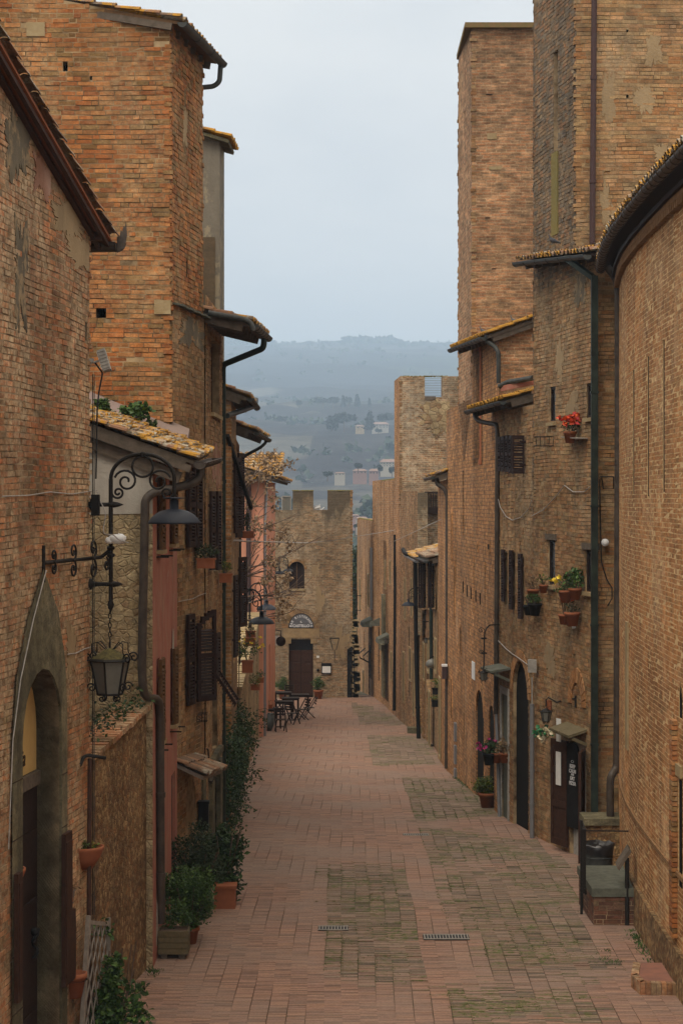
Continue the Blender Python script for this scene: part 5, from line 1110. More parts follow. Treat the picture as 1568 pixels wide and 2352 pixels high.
# ---- patches where old plaster or other masonry still clings to the walls
def patch(root, w, x0, x1, y0, y1, mat, seed, o=.013, name='plaster_patch'):
    rr = random.Random(seed); u0, u1, z0, z1 = w.rect(x0, x1, y0, y1); cu, cz, ru, rz = (u0 + u1) / 2, (z0 + z1) / 2, (u1 - u0) / 2, (z1 - z0) / 2; n = 110; pts = []; f = 1
    for i in range(n):
        a = 2 * PI * i / n; f = max(.45, min(1.15, f + rr.gauss(0, .13) + (.85 - f) * .12)); f_ = f; sq = 1 / max(abs(math.cos(a)), abs(math.sin(a))) ** .5; pts.append((cu + ru * f * math.cos(a) * sq, cz + rz * f * math.sin(a) * sq))
    pts = [(max(.03, min(w.len - .03, a)), b) for a, b in pts]; q = MB(); base_wall(q, w, pts, off=o)
    for (a, b), (c, d) in zip(pts, pts[1:] + pts[:1]): q.add([w.p(a, b, o), w.p(a, b, 0), w.p(c, d, 0), w.p(c, d, o)], [(0, 1, 2, 3)])
    q.build(name, M[mat], root)
M['pl_beige'] = plaster('clinging_beige_plaster', (.34, .25, .145), (.25, .18, .10), 21, .5); M['pl_dark'] = plaster('clinging_sooty_plaster', (.15, .125, .085), (.085, .07, .05), 22, .6, chips=(.26, .19, .11)); M['pl_rose'] = plaster('limewashed_bricks', (.40, .26, .20), (.26, .12, .075), 23, .3, chips=(.22, .10, .06))
for a in ((150, 222, 555, 628, 'pl_beige', 1), (70, 112, 330, 460, 'pl_rose', 2), (28, 62, 470, 760, 'pl_dark', 3), (10, 66, 230, 420, 'pl_dark', 4), (120, 200, 470, 545, 'pl_beige', 5), (150, 172, 1420, 1560, 'pl_beige', 9)): patch(H1, w1, *a[:4], a[4], a[5])
for a in ((1382, 1412, 165, 275, 'pl_beige', 11), (1478, 1520, 85, 150, 'pl_beige', 12), (1455, 1500, 195, 260, 'pl_beige', 13), (1375, 1400, 420, 520, 'pl_beige', 14), (1395, 1440, 465, 520, 'pl_beige', 15), (1500, 1540, 330, 380, 'pl_beige', 16)): patch(H12, wF, *a[:4], a[4], a[5])
for a in ((1318, 1352, 600, 700, 'pl_dark', 17), (1275, 1295, 780, 880, 'pl_beige', 18), (1300, 1330, 900, 960, 'pl_beige', 19), (1250, 1275, 1480, 1560, 'pl_beige', 20)): patch(H12, w12, *a[:4], a[4], a[5])
patch(H18, w18, 960, 1052, 922, 1002, 'rubble_pale', 21, .03, 'stone_patch'); patch(HC, wc, 725, 745, 1345, 1420, 'pl_beige', 22); patch(HC, wc, 712, 735, 1290, 1330, 'pl_beige', 23); patch(HC, wc, 760, 800, 1440, 1520, 'pl_beige', 24)
patch(H5, w5s, 419, 429, 250, 340, 'pl_beige', 25); patch(H5, w4, 408, 470, 735, 800, 'pl_dark', 26); patch(H6, w6, 486, 506, 1020, 1120, 'pl_rose', 27)

# chipped corner bricks that break the straight edges of the towers
def quoins(root, x, y, z0, z1, mat, pitch=.078, s_=.0, seed=0):
    rr = random.Random(seed); q = MB(); z = z0
    while z < z1:
        if rr.random() < .7: e = .05 + abs(rr.gauss(0, .012)); l = rr.choice((.12, .24)); q.box((x + rr.uniform(-.006, .006), y + rr.uniform(-.006, .006) + .02, z + pitch / 2), (2 * e, 2 * e, pitch - .016))
        z += pitch
    q.build('corner_bricks', M[mat], root, kind='stuff')
quoins(H15, 3.165 + .045, 54.0, 12.6, z15 - .1, 'b_tan', .085, seed=1); quoins(H15, 3.31 + .04, 50.6 + .03, 13, z15 - .1, 'b_tan', .085, seed=2)
quoins(H12, 3.98 + .045, 41.3, 8, 24, 'b_grey', seed=3); quoins(H12, 4.49 + .02, 38.15 + .03, 14.6, 20.4, 'b_tan', seed=4)
quoins(H5, -2.41 - .045, 34.5, 13.2, z5 - .05, 'b_orange', seed=5); quoins(H5, -2.76 - .02, 32 + .03, 10.4, z5 - .1, 'b_orange', seed=6)
quoins(HC, .52 - .045, 95.03, gz95 + 4, zt_, 'b_tan', .08, seed=7); quoins(H18, 2.37 + .02, 80.63, 9.8, zt8, 'b_tan', .08, seed=8); quoins(H1, c1.x - .045, c1.y - .01, gz(24), zc - .1, 'b_brown', .068, seed=9)
# ---------------------------------------------------------------- ironwork
def scroll(mb, o, ax, az_, r, turns, r_=.009, start=0.0, sgn=1, n=26):
    """flat spiral in the plane of ax and az, from the outside in"""
    o = Vector(o); mb.tube([o + (Vector(ax) * math.cos(start + sgn * 2 * PI * turns * i / n) + Vector(az_) * math.sin(start + sgn * 2 * PI * turns * i / n)) * r * (1 - .82 * i / n) for i in range(n + 1)], r_, 5)
X_, Y_, Z_ = Vector((1, 0, 0)), Vector((0, 1, 0)), Vector((0, 0, 1))
def make_dish_lamp(label, group):
    t = proto('street_lamp', label, 'street lamp', group)
    mb = MB(); mb.tube([(0, 0, -1.56), (0, 0, 0)], .027, 8)
    mb.tube([(.395 - .395 * math.cos(PI * i / 20), 0, .31 * math.sin(PI * i / 20)) for i in range(21)] + [(.79, 0, -.22)], .024, 8)
    for z in (-.32, -1.31, -.86, -.78, -.95): mb.lathe([(.02, -.03), (.05, -.015), (.05, .015), (.02, .03)], (0, 0, z), 10)
    mb.lathe([(.03, 0), (.045, -.05), (.012, -.12), (.001, -.16)], (0, 0, -1.52), 10); mb.lathe([(.02, .03), (.045, 0), (.02, -.03)], (.395, 0, .31), 8)
    mb.build('pole', M['iron'], t)
    q = MB(); q.tube([(.395 + .13 * math.cos(PI * i / 12), 0, .155 + .13 * math.sin(PI * i / 12)) for i in range(25)], .015, 6); q.build('scroll', M['iron'], t)
    for (c, r, a, s_) in (((.19, 0, -.03), .15, PI * .9, -1), ((.60, 0, -.03), .15, PI * .1, 1), ((.09, 0, -.17), .08, PI, 1), ((.70, 0, -.17), .08, 0, -1)):
        q = MB(); scroll(q, c, X_, Z_, r, 1.5, .015, a, s_); q.build('scroll', M['iron'], t)
    for z in (-.32, -1.31):
        q = MB(); q.tube([(-.27, 0, z), (0, 0, z)], .026, 8); q.lathe([(.075, 0), (.07, .03), (.03, .06), (.03, .10)], n=10, M=Matrix.Translation((-.27, 0, z)) @ Matrix.Rotation(R(90), 4, 'Y')); q.lathe([(.04, 0), (.03, .06), (.001, .13)], n=8, M=Matrix.Translation((.03, 0, z)) @ Matrix.Rotation(R(90), 4, 'Y')); q.build('wall_mount', M['iron'], t)
    q = MB(); q.lathe([(.001, -.225), (.13, -.235), (.13, -.245), (.03, -.25), (.055, -.27), (.055, -.375), (.10, -.382), (.17, -.40), (.235, -.435), (.29, -.485), (.325, -.535), (.333, -.555), (.31, -.56), (.30, -.545), (.18, -.44), (.02, -.40)], (.79, 0, 0), 32); s_ = q.build('shade', M['lamp'], t)
    q = MB(); q.ball((.79, 0, -.535), .10, (1, 1, .35), 6); q.build('bulb_cover', M['frost'], s_)
    return t
def make_lantern(label, group=None, scrolls=True, roofm='iron'):
    """hexagonal lantern, origin at the hanging point, .6 m tall"""
    t = proto('lantern', label, 'lantern', group); n = 6; rt, rb = .235, .15; z1, z0 = -.22, -.62
    pt = lambda r, k, z: Vector((r * math.cos(2 * PI * k / n + .35), r * math.sin(2 * PI * k / n + .35), z))
    q = MB()
    for k in range(n): q.tube([pt(rt, k, z1), pt(rb, k, z0)], .012, 5); q.tube([pt(rt, k, z1), pt(rt, k + 1, z1)], .012, 5); q.tube([pt(rb, k, z0), pt(rb, k + 1, z0)], .014, 5)
    q.tube([(0, 0, 0), (0, 0, -.1)], .012, 6); fr = q.build('frame', M['iron'], t)
    q = MB()
    for k in range(n): q.poly([pt(rb - .008, k, z0), pt(rb - .008, k + 1, z0), pt(rt - .008, k + 1, z1), pt(rt - .008, k, z1)])
    q.build('glass', M['frost'], fr)
    q = MB()
    for k in range(n): q.poly([pt(rt + .035, k, z1 + .0), pt(rt + .035, k + 1, z1 + .0), pt(.06, k + 1, z1 + .125), pt(.06, k, z1 + .125)]); q.poly([pt(.06, k, z1 + .125), pt(.06, k + 1, z1 + .125), (0, 0, z1 + .15)]); q.poly([pt(rt + .035, k + 1, z1 - .002), pt(rt + .035, k, z1 - .002), pt(.0, k, z1 + .01)])
    q.build('roof', M[roofm], t)
    if scrolls:
        for k in (0, 2, 3, 5):
            a = pt(1, k, 0); q = MB(); scroll(q, a * .29 + Z_ * (z1 + .03), a, Z_, .065, 1.4, .010, PI, -1); q.tube([a * .05 + Z_ * (z1 + .13), a * .15 + Z_ * (z1 + .22), a * .22 + Z_ * (z1 + .20), a * .22 + Z_ * (z1 + .1), a * .28 + Z_ * (z1 + .0)], .007, 5)
            scroll(q, a * .22 + Z_ * (z0 + .08), a, Z_, .06, 1.3, .009, 0, 1); scroll(q, a * .1 + Z_ * (z0 - .05), a, Z_, .05, 1.2, .009, PI / 2, 1); q.build('scroll', M['iron'], t)
    return t
lampA = make_dish_lamp('near blue grey dish lamp on tall scrolled iron bracket at the doorway house corner', 'dish street lamps on scrolled brackets')
LO = P(255, 1100, 24.8); place(lampA, LO)
q = MB(); az0 = (1280 - 1100) / F * 24.8
wa_ = w1.p(w1.u(97), LO.z - az0, .02) - LO; q.tube([wa_, Vector((-.12, 0, -az0)), Vector((0, 0, -az0 + .1))], .024, 6); q.tube([wa_ + Z_ * .2, wa_ - Z_ * .22], .02, 6)
dv = (Vector((0, 0, -az0)) - wa_); dl = dv.length; dv.normalize()
for t_, sg, r_ in ((.14, 1, .08), (.14, -1, .08), (.42, 1, .11), (.42, -1, .11), (.72, 1, .13), (.72, -1, .13), (.93, -1, .09)): scroll(q, wa_ + dv * dl * t_ + Z_ * sg * r_ * .95, dv, Z_, r_, 1.35, .013, -PI / 2 * sg, sg)
q.build('scroll_arm', M['iron'], lampA)
def lamp_at(x, y, Y, rz, sc, label):                # x, y of the middle of the dish rim
    o = P(x, y, Y) + Vector((0, 0, .55 * sc)) - Vector((math.cos(R(rz)) * .79 * sc, math.sin(R(rz)) * .79 * sc, 0)); return dup(lampA_plain, o, R(rz), label, sc)
lampA_plain = lampA.copy(); COL.objects.link(lampA_plain)
for ch in [c for c in lampA.children if not c.name.startswith('scroll_arm')]:
    c = ch.copy(); COL.objects.link(c); c.parent = lampA_plain
    for g in ch.children: d = g.copy(); COL.objects.link(d); d.parent = c
GR = 'dish street lamps on scrolled brackets'
place(lampA_plain, P(600.5, 1432, 50.6) + Vector((0, 0, .55)) - Vector((math.cos(R(-42)) * .79, math.sin(R(-42)) * .79, 0)), R(-42)); lampA_plain['label'] = 'lower and larger of the two overlapping dish lamps above the tables'
lamp_at(612.5, 1400, 65.5, -42, 1, 'upper and smaller of the two overlapping dish lamps left of the tables')
lamp_at(662, 1313, 86, -20, .75, 'dish lamp hanging just in front of the arched gatehouse window')
lamp_at(642, 1318, 84.8, -60, .72, 'dish lamp half hidden behind the salmon house corner')
lamp_at(793, 1376, 103, 180, .76, 'smallest dish lamp beside the gap at the right edge of the gatehouse')
lamp_at(938, 1391, 71, 180, .75, 'dish lamp on the right side in front of a tall black downpipe')
# hanging lantern on its chain
lanA = make_lantern('large iron lantern with mossy lid hanging by a chain at the left', None, True, 'iron'); lanA['name_'] = 0; del lanA['name_']
place(lanA, P(253, 1474, 24.8), 0, 1.05)
q = MB()
for k in range(8): q.tube([Vector((math.cos(a * PI / 5) * .018 * (1 if k % 2 else 0), math.cos(a * PI / 5) * .018 * (0 if k % 2 else 1), .03 + k * .055 + math.sin(a * PI / 5) * .032)) for a in range(11)], .006, 4)
q.build('chain', M['iron'], lanA)
q = MB(); q.lathe([(.26, -.215), (.06, -.09), (.001, -.07)], n=6, a0=.35, a1=.35 + 2 * PI, smooth=False); q.build('lid_moss', simple('lid_lichen', (.05, .045, .025), .9, col2=(.13, .11, .04), scale=18), lanA)
def lantern_at(x, y, Y, sc, label): o = dup(lanS, P(x, y, Y), random.random(), label, sc); return o
lanS = make_lantern('small lantern with a bright metal lid below the scrolled arm left of the ivy', 'small wall lanterns', True, 'iron'); place(lanS, P(480, 1752, 35.3), .3, .52)
arm = MB(); a0_, a1_ = P(401, 1720, 33.0), P(478, 1718, 35.0); arm.tube([a0_, a0_.lerp(a1_, .8), a1_ + Vector((0, 0, -.02)), P(480, 1740, 35.3)], .013, 5)
for t_ in (.15, .35, .6): scroll(arm, a0_.lerp(a1_, t_) - Z_ * .06, X_, Z_, .06, 1.3, .006, PI / 2)
arm.build('lantern_arm', M['iron'], H4)
l2 = dup(lanS, P(1110, 1535, 44.3), .1, 'small lantern on scrolled bracket between the arches of the loggia house', .42)
arm = MB(); b = P(1148, 1434, 45.0); arm.tube(smooth_path([b, P(1122, 1436, 44.4), P(1112, 1450, 44.3), P(1110, 1535, 44.3)], .15), .016, 6); scroll(arm, P(1104, 1448, 44.3), X_, Z_, .07, 1.4, .008); scroll(arm, P(1104, 1498, 44.3), X_, Z_, .05, 1.4, .008)
for y in (1466, 1500): arm.tube([P(1104, y, 44.3), P(1117, y, 44.3)], .02, 6)
arm.build('lantern_arm', M['iron'], H13)
l3 = dup(lanS, P(1253, 1622, 39.2), .5, 'frosted lantern above white artificial flowers near the pizza doorway', .48)
arm = MB(); arm.tube([w12.p(w12.u(1323), w12.z(w12.u(1323), 1598), .02), w12.p(w12.u(1323), w12.z(w12.u(1323), 1625), .02)], .02, 6); arm.tube([w12.p(w12.u(1323), w12.z(w12.u(1323), 1604), .03), P(1300, 1607, 39.2), P(1278, 1613, 39.2), P(1258, 1602, 39.2), P(1253, 1608, 39.2), P(1253, 1622, 39.2)], .016, 6); arm.build('lantern_arm', M['iron'], H12)
q = MB(); q.lathe([(.05, 0), (.06, .1), (.045, .2)], P(1260, 1632, 39.3), 10); q.build('bell_pot', M['terracotta'], H12)
for (x, y, Y, s_, lb_) in ((978, 1463, 68, .32, 'tiny square lantern on the low house wall beside the lamp pole'), (887, 1478 - 14, 83, .4, 'tiny lantern fixed to the far black downpipe')): dup(lanS, P(x, y, Y), 0, lb_, s_)
q = MB(); t = thing('wall_lantern', 'empty iron lantern frame on a wall bracket right of the gatehouse door', 'lantern', P(768, 1500, 94.8))
c = P(768, 1466, 94.6); 
for k in range(4):
    a = PI / 4 + k * PI / 2; q.tube([c + Vector((math.cos(a) * .3, math.sin(a) * .25, 0)), c + Vector((math.cos(a) * .12, math.sin(a) * .1, -.55))], .015, 4); b_ = a + PI / 2; q.tube([c + Vector((math.cos(a) * .3, math.sin(a) * .25, 0)), c + Vector((math.cos(b_) * .3, math.sin(b_) * .25, 0))], .018, 4)
q.tube([c - Z_ * .55, c - Z_ * .75, P(768, 1520, 94.95)], .02, 5); q.build('frame', M['iron'], t)
# ---------------------------------------------------------------- plants and pots
def foliage(n, size, blobs, w=.55, bias=None):
    mb = MB(); tot = sum(b[3] * b[4] * b[5] for b in blobs) ** 1.0
    for (x, y, z, rx, ry, rz_) in blobs:
        k = max(3, int(n * rx * ry * rz_ / tot))
        for _ in range(k):
            d = Vector((random.gauss(0, 1), random.gauss(0, 1), random.gauss(0, 1))).normalized() * (random.random() ** .45) * random.uniform(.82, 1.1); mb.leaf((x + d.x * rx, y + d.y * ry, z + d.z * rz_), size, bias, w)
    return mb
def lumps(c, r, n, k=.45):
    o = [(c[0], c[1], c[2], r[0] * .75, r[1] * .75, r[2] * .75)]
    for _ in range(n):
        d = Vector((random.gauss(0, 1), random.gauss(0, 1), random.gauss(0, 1))).normalized(); s_ = random.uniform(.25, k); o.append((c[0] + d.x * r[0] * .7, c[1] + d.y * r[1] * .7, c[2] + d.z * r[2] * .7, r[0] * s_, r[1] * s_, r[2] * s_))
    return o
POT = [(.001, 0), (.10, 0), (.145, .22), (.16, .22), (.165, .28), (.145, .28), (.135, .24), (.001, .24)]
def potted(label, loc, sc=1.0, leaf='green', n=260, size=.05, r=(.2, .2, .16), h=.38, pot='terracotta', box=None, flowers=None, group=None, name='potted_plant', tall=0):
    t = thing(name, label, 'potted plant', loc, group); L0 = Vector(loc)
    q = MB()
    if box:
        bx_, by_, bz_ = box; rz_ = 0
        q.box(L0 + Vector((0, 0, bz_ * .45)), (bx_ * .88, by_ * .88, bz_ * .9)); q.box(L0 + Vector((0, 0, bz_ * .93)), (bx_, by_, bz_ * .16)); q.box(L0 + Vector((0, 0, bz_ * 1.0)), (bx_ * .9, by_ * .9, .004)); top = bz_
    else: q.lathe([(a * sc, b * sc) for a, b in POT], L0, 20); top = .25 * sc
    q.build('pot', M[pot], t)
    st = MB(); 
    for _ in range(7): a = random.uniform(0, 6.28); st.tube([L0 + Z_ * top * .8, L0 + Vector((math.cos(a) * r[0] * .3, math.sin(a) * r[1] * .3, top + h * .4)), L0 + Vector((math.cos(a) * r[0] * .7, math.sin(a) * r[1] * .7, top + h * .7))], .006, 4)
    st.build('stem', M['bark'], t)
    f = foliage(n, size, lumps(L0 + Z_ * (top + h * .45), r, 7)); f.build('foliage', M[leaf], t)
    if flowers:
        fm, k, fs_ = flowers; q = MB()
        for _ in range(k):
            d = Vector((random.gauss(0, 1), random.gauss(0, 1) - .5, abs(random.gauss(0, .8)))).normalized(); c_ = L0 + Z_ * (top + h * .45) + Vector((d.x * r[0], d.y * r[1], d.z * r[2])) * 1.02
            for _ in range(6): q.leaf(c_, fs_, (0, -.3, .3), .8)
        q.build('flower', M[fm], t)
    return t
g_ = lambda x, y: G(x, y)
p = G(392, 2150)
PB = thing('wooden_planter', 'mossy slatted planter box on feet beside the post below the pink house', 'planter', (-2.42, 28.8, GZ(28.8)))
q = MB(); bx0, by0, bz0 = -2.42, 28.8, GZ(28.8)
for k in range(4): q.box((bx0, by0 - .17, bz0 + .12 + k * .085), (.42, .022, .078)); q.box((bx0, by0 + .17, bz0 + .12 + k * .085), (.42, .022, .078)); q.box((bx0 - .21, by0, bz0 + .12 + k * .085), (.022, .32, .078)); q.box((bx0 + .21, by0, bz0 + .12 + k * .085), (.022, .32, .078))
q.build('box', M['wood_green'], PB); q = MB()
for sx_ in (-.13, .13): q.box((bx0 + sx_, by0, bz0 + .04), (.09, .3, .08))
q.build('foot', M['wood_grey'], PB); q = MB(); q.box((bx0, by0, bz0 + .40), (.38, .3, .02)); q.build('soil', M['bark'], PB)
f = foliage(700, .055, lumps(Vector((bx0 + .05, by0 + .05, bz0 + .62)), (.24, .22, .26), 8)); f.build('foliage', M['green'], PB)
PT = thing('wooden_post', 'grey leaning timber post beside the slatted planter', 'post', (-2.66, 28.4, GZ(28.4))); q = MB(); q.beam(P(354, 2172, 28.5), P(371, 1937, 28.7), .06, .06); q.lathe([(.045, 0), (.035, .04), (.001, .06)], P(371, 1937, 28.7), 8); q.build('timber', M['wood_pale'], PT)
def bush(label, c, r, n, size, leaf, pot=None, stems=6, lum=10, cat='shrub', name='shrub'):
    t = thing(name, label, cat, (c[0], c[1], GZ(c[1]))); b = Vector((c[0], c[1], GZ(c[1])))
    z = b.z + r[2] + (pot or 0) * .8; st = MB()
    for _ in range(stems): a = random.uniform(0, 6.28); st.tube([b + Z_ * (pot or 0) * .7, b + Vector((math.cos(a) * r[0] * .35, math.sin(a) * r[1] * .35, r[2] * .9)), b + Vector((math.cos(a) * r[0] * .7, math.sin(a) * r[1] * .7, r[2] * 1.6))], .012, 4)
    st.build('stem', M['bark'], t)
    foliage(n, size, lumps((c[0], c[1], z), r, lum)).build('foliage', M[leaf], t)
    if pot: q = MB(); q.lathe([(a * pot / .28, bb * pot / .28) for a, bb in POT], b, 18); q.build('pot', M['terracotta'], t)
    return t
bush('bushy bright green shrub in a red pot just right of the slatted planter', (-2.26, 29.7), (.54, .5, .56), 5600, .055, 'green', .26)
bush('dark feathery evergreen bush behind the bright green shrub', (-2.30, 31.7), (.50, .48, .66), 4200, .055, 'dark_leaf', .28)
t = bush('glossy laurel bush in a square terracotta planter at the foot of the ivy', (-1.95, 33.0), (.40, .38, .72), 2200, .10, 'ivy', None)
q = MB(); c = Vector((-1.90, 32.6, GZ(32.6))); q.box(c + Z_ * .17, (.34, .34, .34), taper=1.0); q.box(c + Z_ * .36, (.38, .38, .05)); q.build('pot', M['terracotta'], t)
# ivy hedge along the wall beyond the pipe
IV = thing('ivy', 'tall dark ivy hedge trailing over the street beyond the long black pipe', 'ivy', (-2.2, 42, GZ(42)))
blobs = []
for k in range(34):
    y = 38.9 + k * .34; th = .30 + .16 * math.sin(k * 1.3) + .12 * math.sin(k * .47 + 1); blobs.append((-2.28 - .012 * k, y, GZ(y) + .75, th, .4, .85)); blobs.append((-2.22 - .012 * k, y, GZ(y) + 1.75 + .2 * math.sin(k), th * 1.15, .4, .7))
f = foliage(15000, .075, blobs)
f.build('foliage', M['ivy'], IV); q = MB()
for k in range(10):
    y = 39 + k * 1.0; q.tube([(-2.5, y, GZ(y)), (-2.4, y + .1, GZ(y) + .8), (-2.45, y, GZ(y) + 2)], .018, 5)
for k in range(14):
    y = 39.2 + k * .65; z = GZ(y) + random.uniform(.7, 2.3); l = random.uniform(.15, .45); a = Vector((-2.0, y, z)); b_ = a + Vector((l, random.uniform(-.2, .1), random.uniform(-.3, .1))); q.tube([a, a.lerp(b_, .5) + Z_ * .08, b_], .005, 4)
    for j in range(14): f2 = a.lerp(b_, random.random()); q.leaf(f2, .07)
q.build('tendril', M['ivy'], IV)
# ivy over the garden wall and the trellis in the near corner
t = thing('creeper', 'sparse ivy growing over the top of the rough garden wall', 'creeper', (-3, 27.5, 7)); q = MB()
for _ in range(420): s_ = random.random(); q.leaf(Vector((-3.25 + .45 * s_, 25.2 + 2.8 * s_, 6.85 + .3 * s_)) + Vector((random.gauss(-.08, .10), random.gauss(0, .2), random.gauss(.06, .10))), .07)
q.build('foliage', M['ivy'], t)
t = thing('climbing_plant', 'green climber scrambling up the lattice in the near left corner', 'climbing plant', (-2.85, 24.6, GZ(24))); 
bl = [(-2.92 + .02 * k, 24.45, GZ(24) + .12 + .11 * k, .30 - .025 * k, .2, .14) for k in range(8)] + [(-2.62, 24.5, GZ(24) + .25, .3, .25, .2), (-2.5, 24.6, GZ(24) + .55, .14, .12, .12), (-2.95, 24.7, GZ(24) + 1.25, .16, .12, .14)]
foliage(1500, .085, bl, .7).build('foliage', M['green'], t); q = MB()
for _ in range(9): a = random.uniform(-.3, .35); q.tube([(-2.85 + a * .3, 24.5, GZ(24)), (-2.85 + a, 24.5, GZ(24) + .6), (-2.8 + a * 1.1, 24.5, GZ(24) + random.uniform(.8, 1.2))], .008, 4)
q.build('stem', M['bark'], t)
t = thing('trellis', 'wooden lattice trellis leaning on the wall in the near left corner', 'trellis', (-3.05, 24.2, GZ(24))); q = MB()
a0_, a1_, b0_, b1_ = P(186, 2420, 23.9), P(204, 2103, 24.1), P(248, 2400, 24.7), P(250, 2108, 24.8); q.beam(a0_, a1_, .05, .05); q.beam(b0_, b1_, .05, .05); q.beam(a1_ - Z_ * .08, b1_ - Z_ * .08, .04, .05); fr = q.build('frame', M['wood_pale'], t); q = MB()
for k in range(-4, 9):
    for sg in (-1, 1):
        s0, s1 = k / 5, k / 5 + sg * .8; 
        lo_, hi_ = (max(0, min(1, s0)), max(0, min(1, s1))); 
        if abs(lo_ - hi_) < .05: continue
        f0, f1 = (lo_ - s0) / (s1 - s0), (hi_ - s0) / (s1 - s0); A_ = a0_.lerp(b0_, lo_).lerp(a1_.lerp(b1_, lo_), f0 * .95); B_ = a0_.lerp(b0_, hi_).lerp(a1_.lerp(b1_, hi_), f1 * .95); q.beam(A_, B_, .016, .008, Vector((0, 1, 0)))
q.build('lattice', M['wood_pale'], t)
# wall bowls, pots, bucket and the old iron pipe on the near wall
def bowl(label, x, y, Y, r):
    c = P(x, y, Y); t = thing('wall_planter', label, 'wall planter', c, 'half round terracotta wall planters'); q = MB()
    q.lathe([(.03 * r, -.42 * r / .2 * .2), (.45 * r, -.95 * r), (.85 * r, -.35 * r), (r, 0), (1.04 * r, .02), (1.04 * r, .05), (.95 * r, .05), (.9 * r, .0), (.001, 0)], c, 20, a0=-PI * .62, a1=PI * .42); q.build('bowl', M['terracotta'], t)
    f = foliage(260, .045, [(c.x + .03, c.y, c.z + .05, r * .7, r * .7, r * .35)]); f.build('foliage', M['yel_leaf'], t)
bowl('fluted terracotta wall bowl with bright moss beside the old rusty pipe', 193, 1952, 24.5, .24); bowl('terracotta wall bowl cut by the left picture edge beside the door', 8, 2005, 22.1, .24)
def wallpot(label, c, sc):
    t = thing('flower_pot', label, 'flower pot', c, 'plain terracotta pots hung on the near wall'); q = MB(); q.lathe([(a * sc, b * sc) for a, b in POT], c, 20); q.build('pot', M['terracotta'], t); q = MB(); q.lathe([(.15 * sc, .0), (.168 * sc, 0)], Vector(c) + Z_ * .2 * sc, 20); q.build('ring', M['iron'], t)
wallpot('plain empty terracotta pot on the wall left of the trellis', P(168, 2290, 23.9), 1.05); wallpot('empty terracotta pot at the lower left picture corner', P(16, 2385, 21.9), 1.0)
t = thing('tin_bucket', 'dented tin bucket with dry plants hanging by its handle beside the stone doorway', 'bucket', P(156, 2074, 24.0)); q = MB(); c = P(156, 2074, 24.0); q.lathe([(.001, 0), (.075, 0), (.085, .15), (.095, .155), (.08, .155), (.075, .1)], c, 18); q.build('pail', M['zinc'], t); q = MB(); q.tube([c + Vector((-.08, 0, .15)), c + Vector((-.03, 0, .42)), c + Vector((-.02, 0, .45)), c + Vector((.0, 0, .42)), c + Vector((.08, 0, .15))], .006, 5); q.build('handle', M['zinc'], t)
foliage(120, .05, [(c.x + .02, c.y, c.z + .2, .10, .08, .06)]).build('foliage', M['dry'], t)
pipe(H1, [P(203, 2330, 24.3), P(207, 1742, 24.5)], .028, 'rust', 9); q = MB(); q.tube(smooth_path([P(167, 1760, 24.3), P(185, 1760, 24.3), P(192, 1738, 24.4), P(206, 1735, 24.5), P(243, 1741, 24.6)], .08), .022, 8); q.build('downpipe', M['iron'], H1)
q = MB(); q.tube(smooth_path([P(-8, 1836, 21.5), P(18, 1846, 21.7), P(45, 1862, 22), P(48, 1872, 22)], .08), .015, 6); q.lathe([(.03, 0), (.022, .05), (.01, .07)], P(51, 1872, 22), 8); q.build('spotlight_arm', M['iron'], H1)
pl = MB(); panel(pl, w1, w1.rect(153, 159, 1915, 1950), .01, .03); pl.build('house_number', M['paper'], H1)
# floodlight and its cable, wrapped white bundle
t = thing('floodlight', 'grey floodlight clamped to the near left wall corner', 'floodlight', P(238, 828, 24.8)); q = MB(); c = P(240, 828, 24.8); Mx = Matrix.Translation(c) @ Matrix.Rotation(R(-18), 4, 'Y') @ Matrix.Rotation(R(-12), 4, 'X')
q.box((0, 0, 0), (.10, .10, .28), Mx); 
for k in range(6): q.box((.0, -.055, -.11 + k * .044), (.09, .012, .012), Mx)
q.build('housing', M['cement'], t); q = MB(); q.box((-.056, 0, 0), (.006, .085, .24), Mx); q.build('glass', M['white'], t); q = MB(); q.tube([c + Vector((-.05, 0, 0)), c + Vector((-.12, .0, -.02)), c + Vector((-.2, .0, -.03))], .016, 6); q.box(c + Vector((-.17, 0, .0)), (.08, .04, .05)); q.build('arm', M['cement'], t)
wire([c + Vector((-.12, 0, -.02)), c + Vector((-.03, -.02, -.14)), P(236, 858, 24.8), P(228, 900, 24.75), P(224, 940, 24.7), P(221, 1100, 24.7)], 'power_cable', 'black cable hanging down from the floodlight', r=.011)
t = thing('plastic_bundle', 'white plastic wrapped bundle of wires tied to the lamp bracket', 'bundle', P(268, 1238, 24.75)); q = MB(); c = P(272, 1238, 24.72); q.ball(c, .085, (1.35, .7, .75), 6, .22); q.ball(c + Vector((-.1, 0, -.02)), .05, (1.2, .7, .8), 5, .25); q.build('wrapping', M['white'], t)
q = MB(); q.tube(smooth_path([P(224, 1130, 24.8), P(232, 1155, 24.75), P(244, 1175, 24.7), P(236, 1228, 24.7), P(262, 1228, 24.62), P(272, 1240, 24.6), P(296, 1247, 24.62)], .1), .008, 5); q.build('wire', M['wire'], t)
q = MB(); c = P(220, 1160, 24.7); q.box(c, (.10, .09, .26)); q.build('junction_box', M['black'], H1)
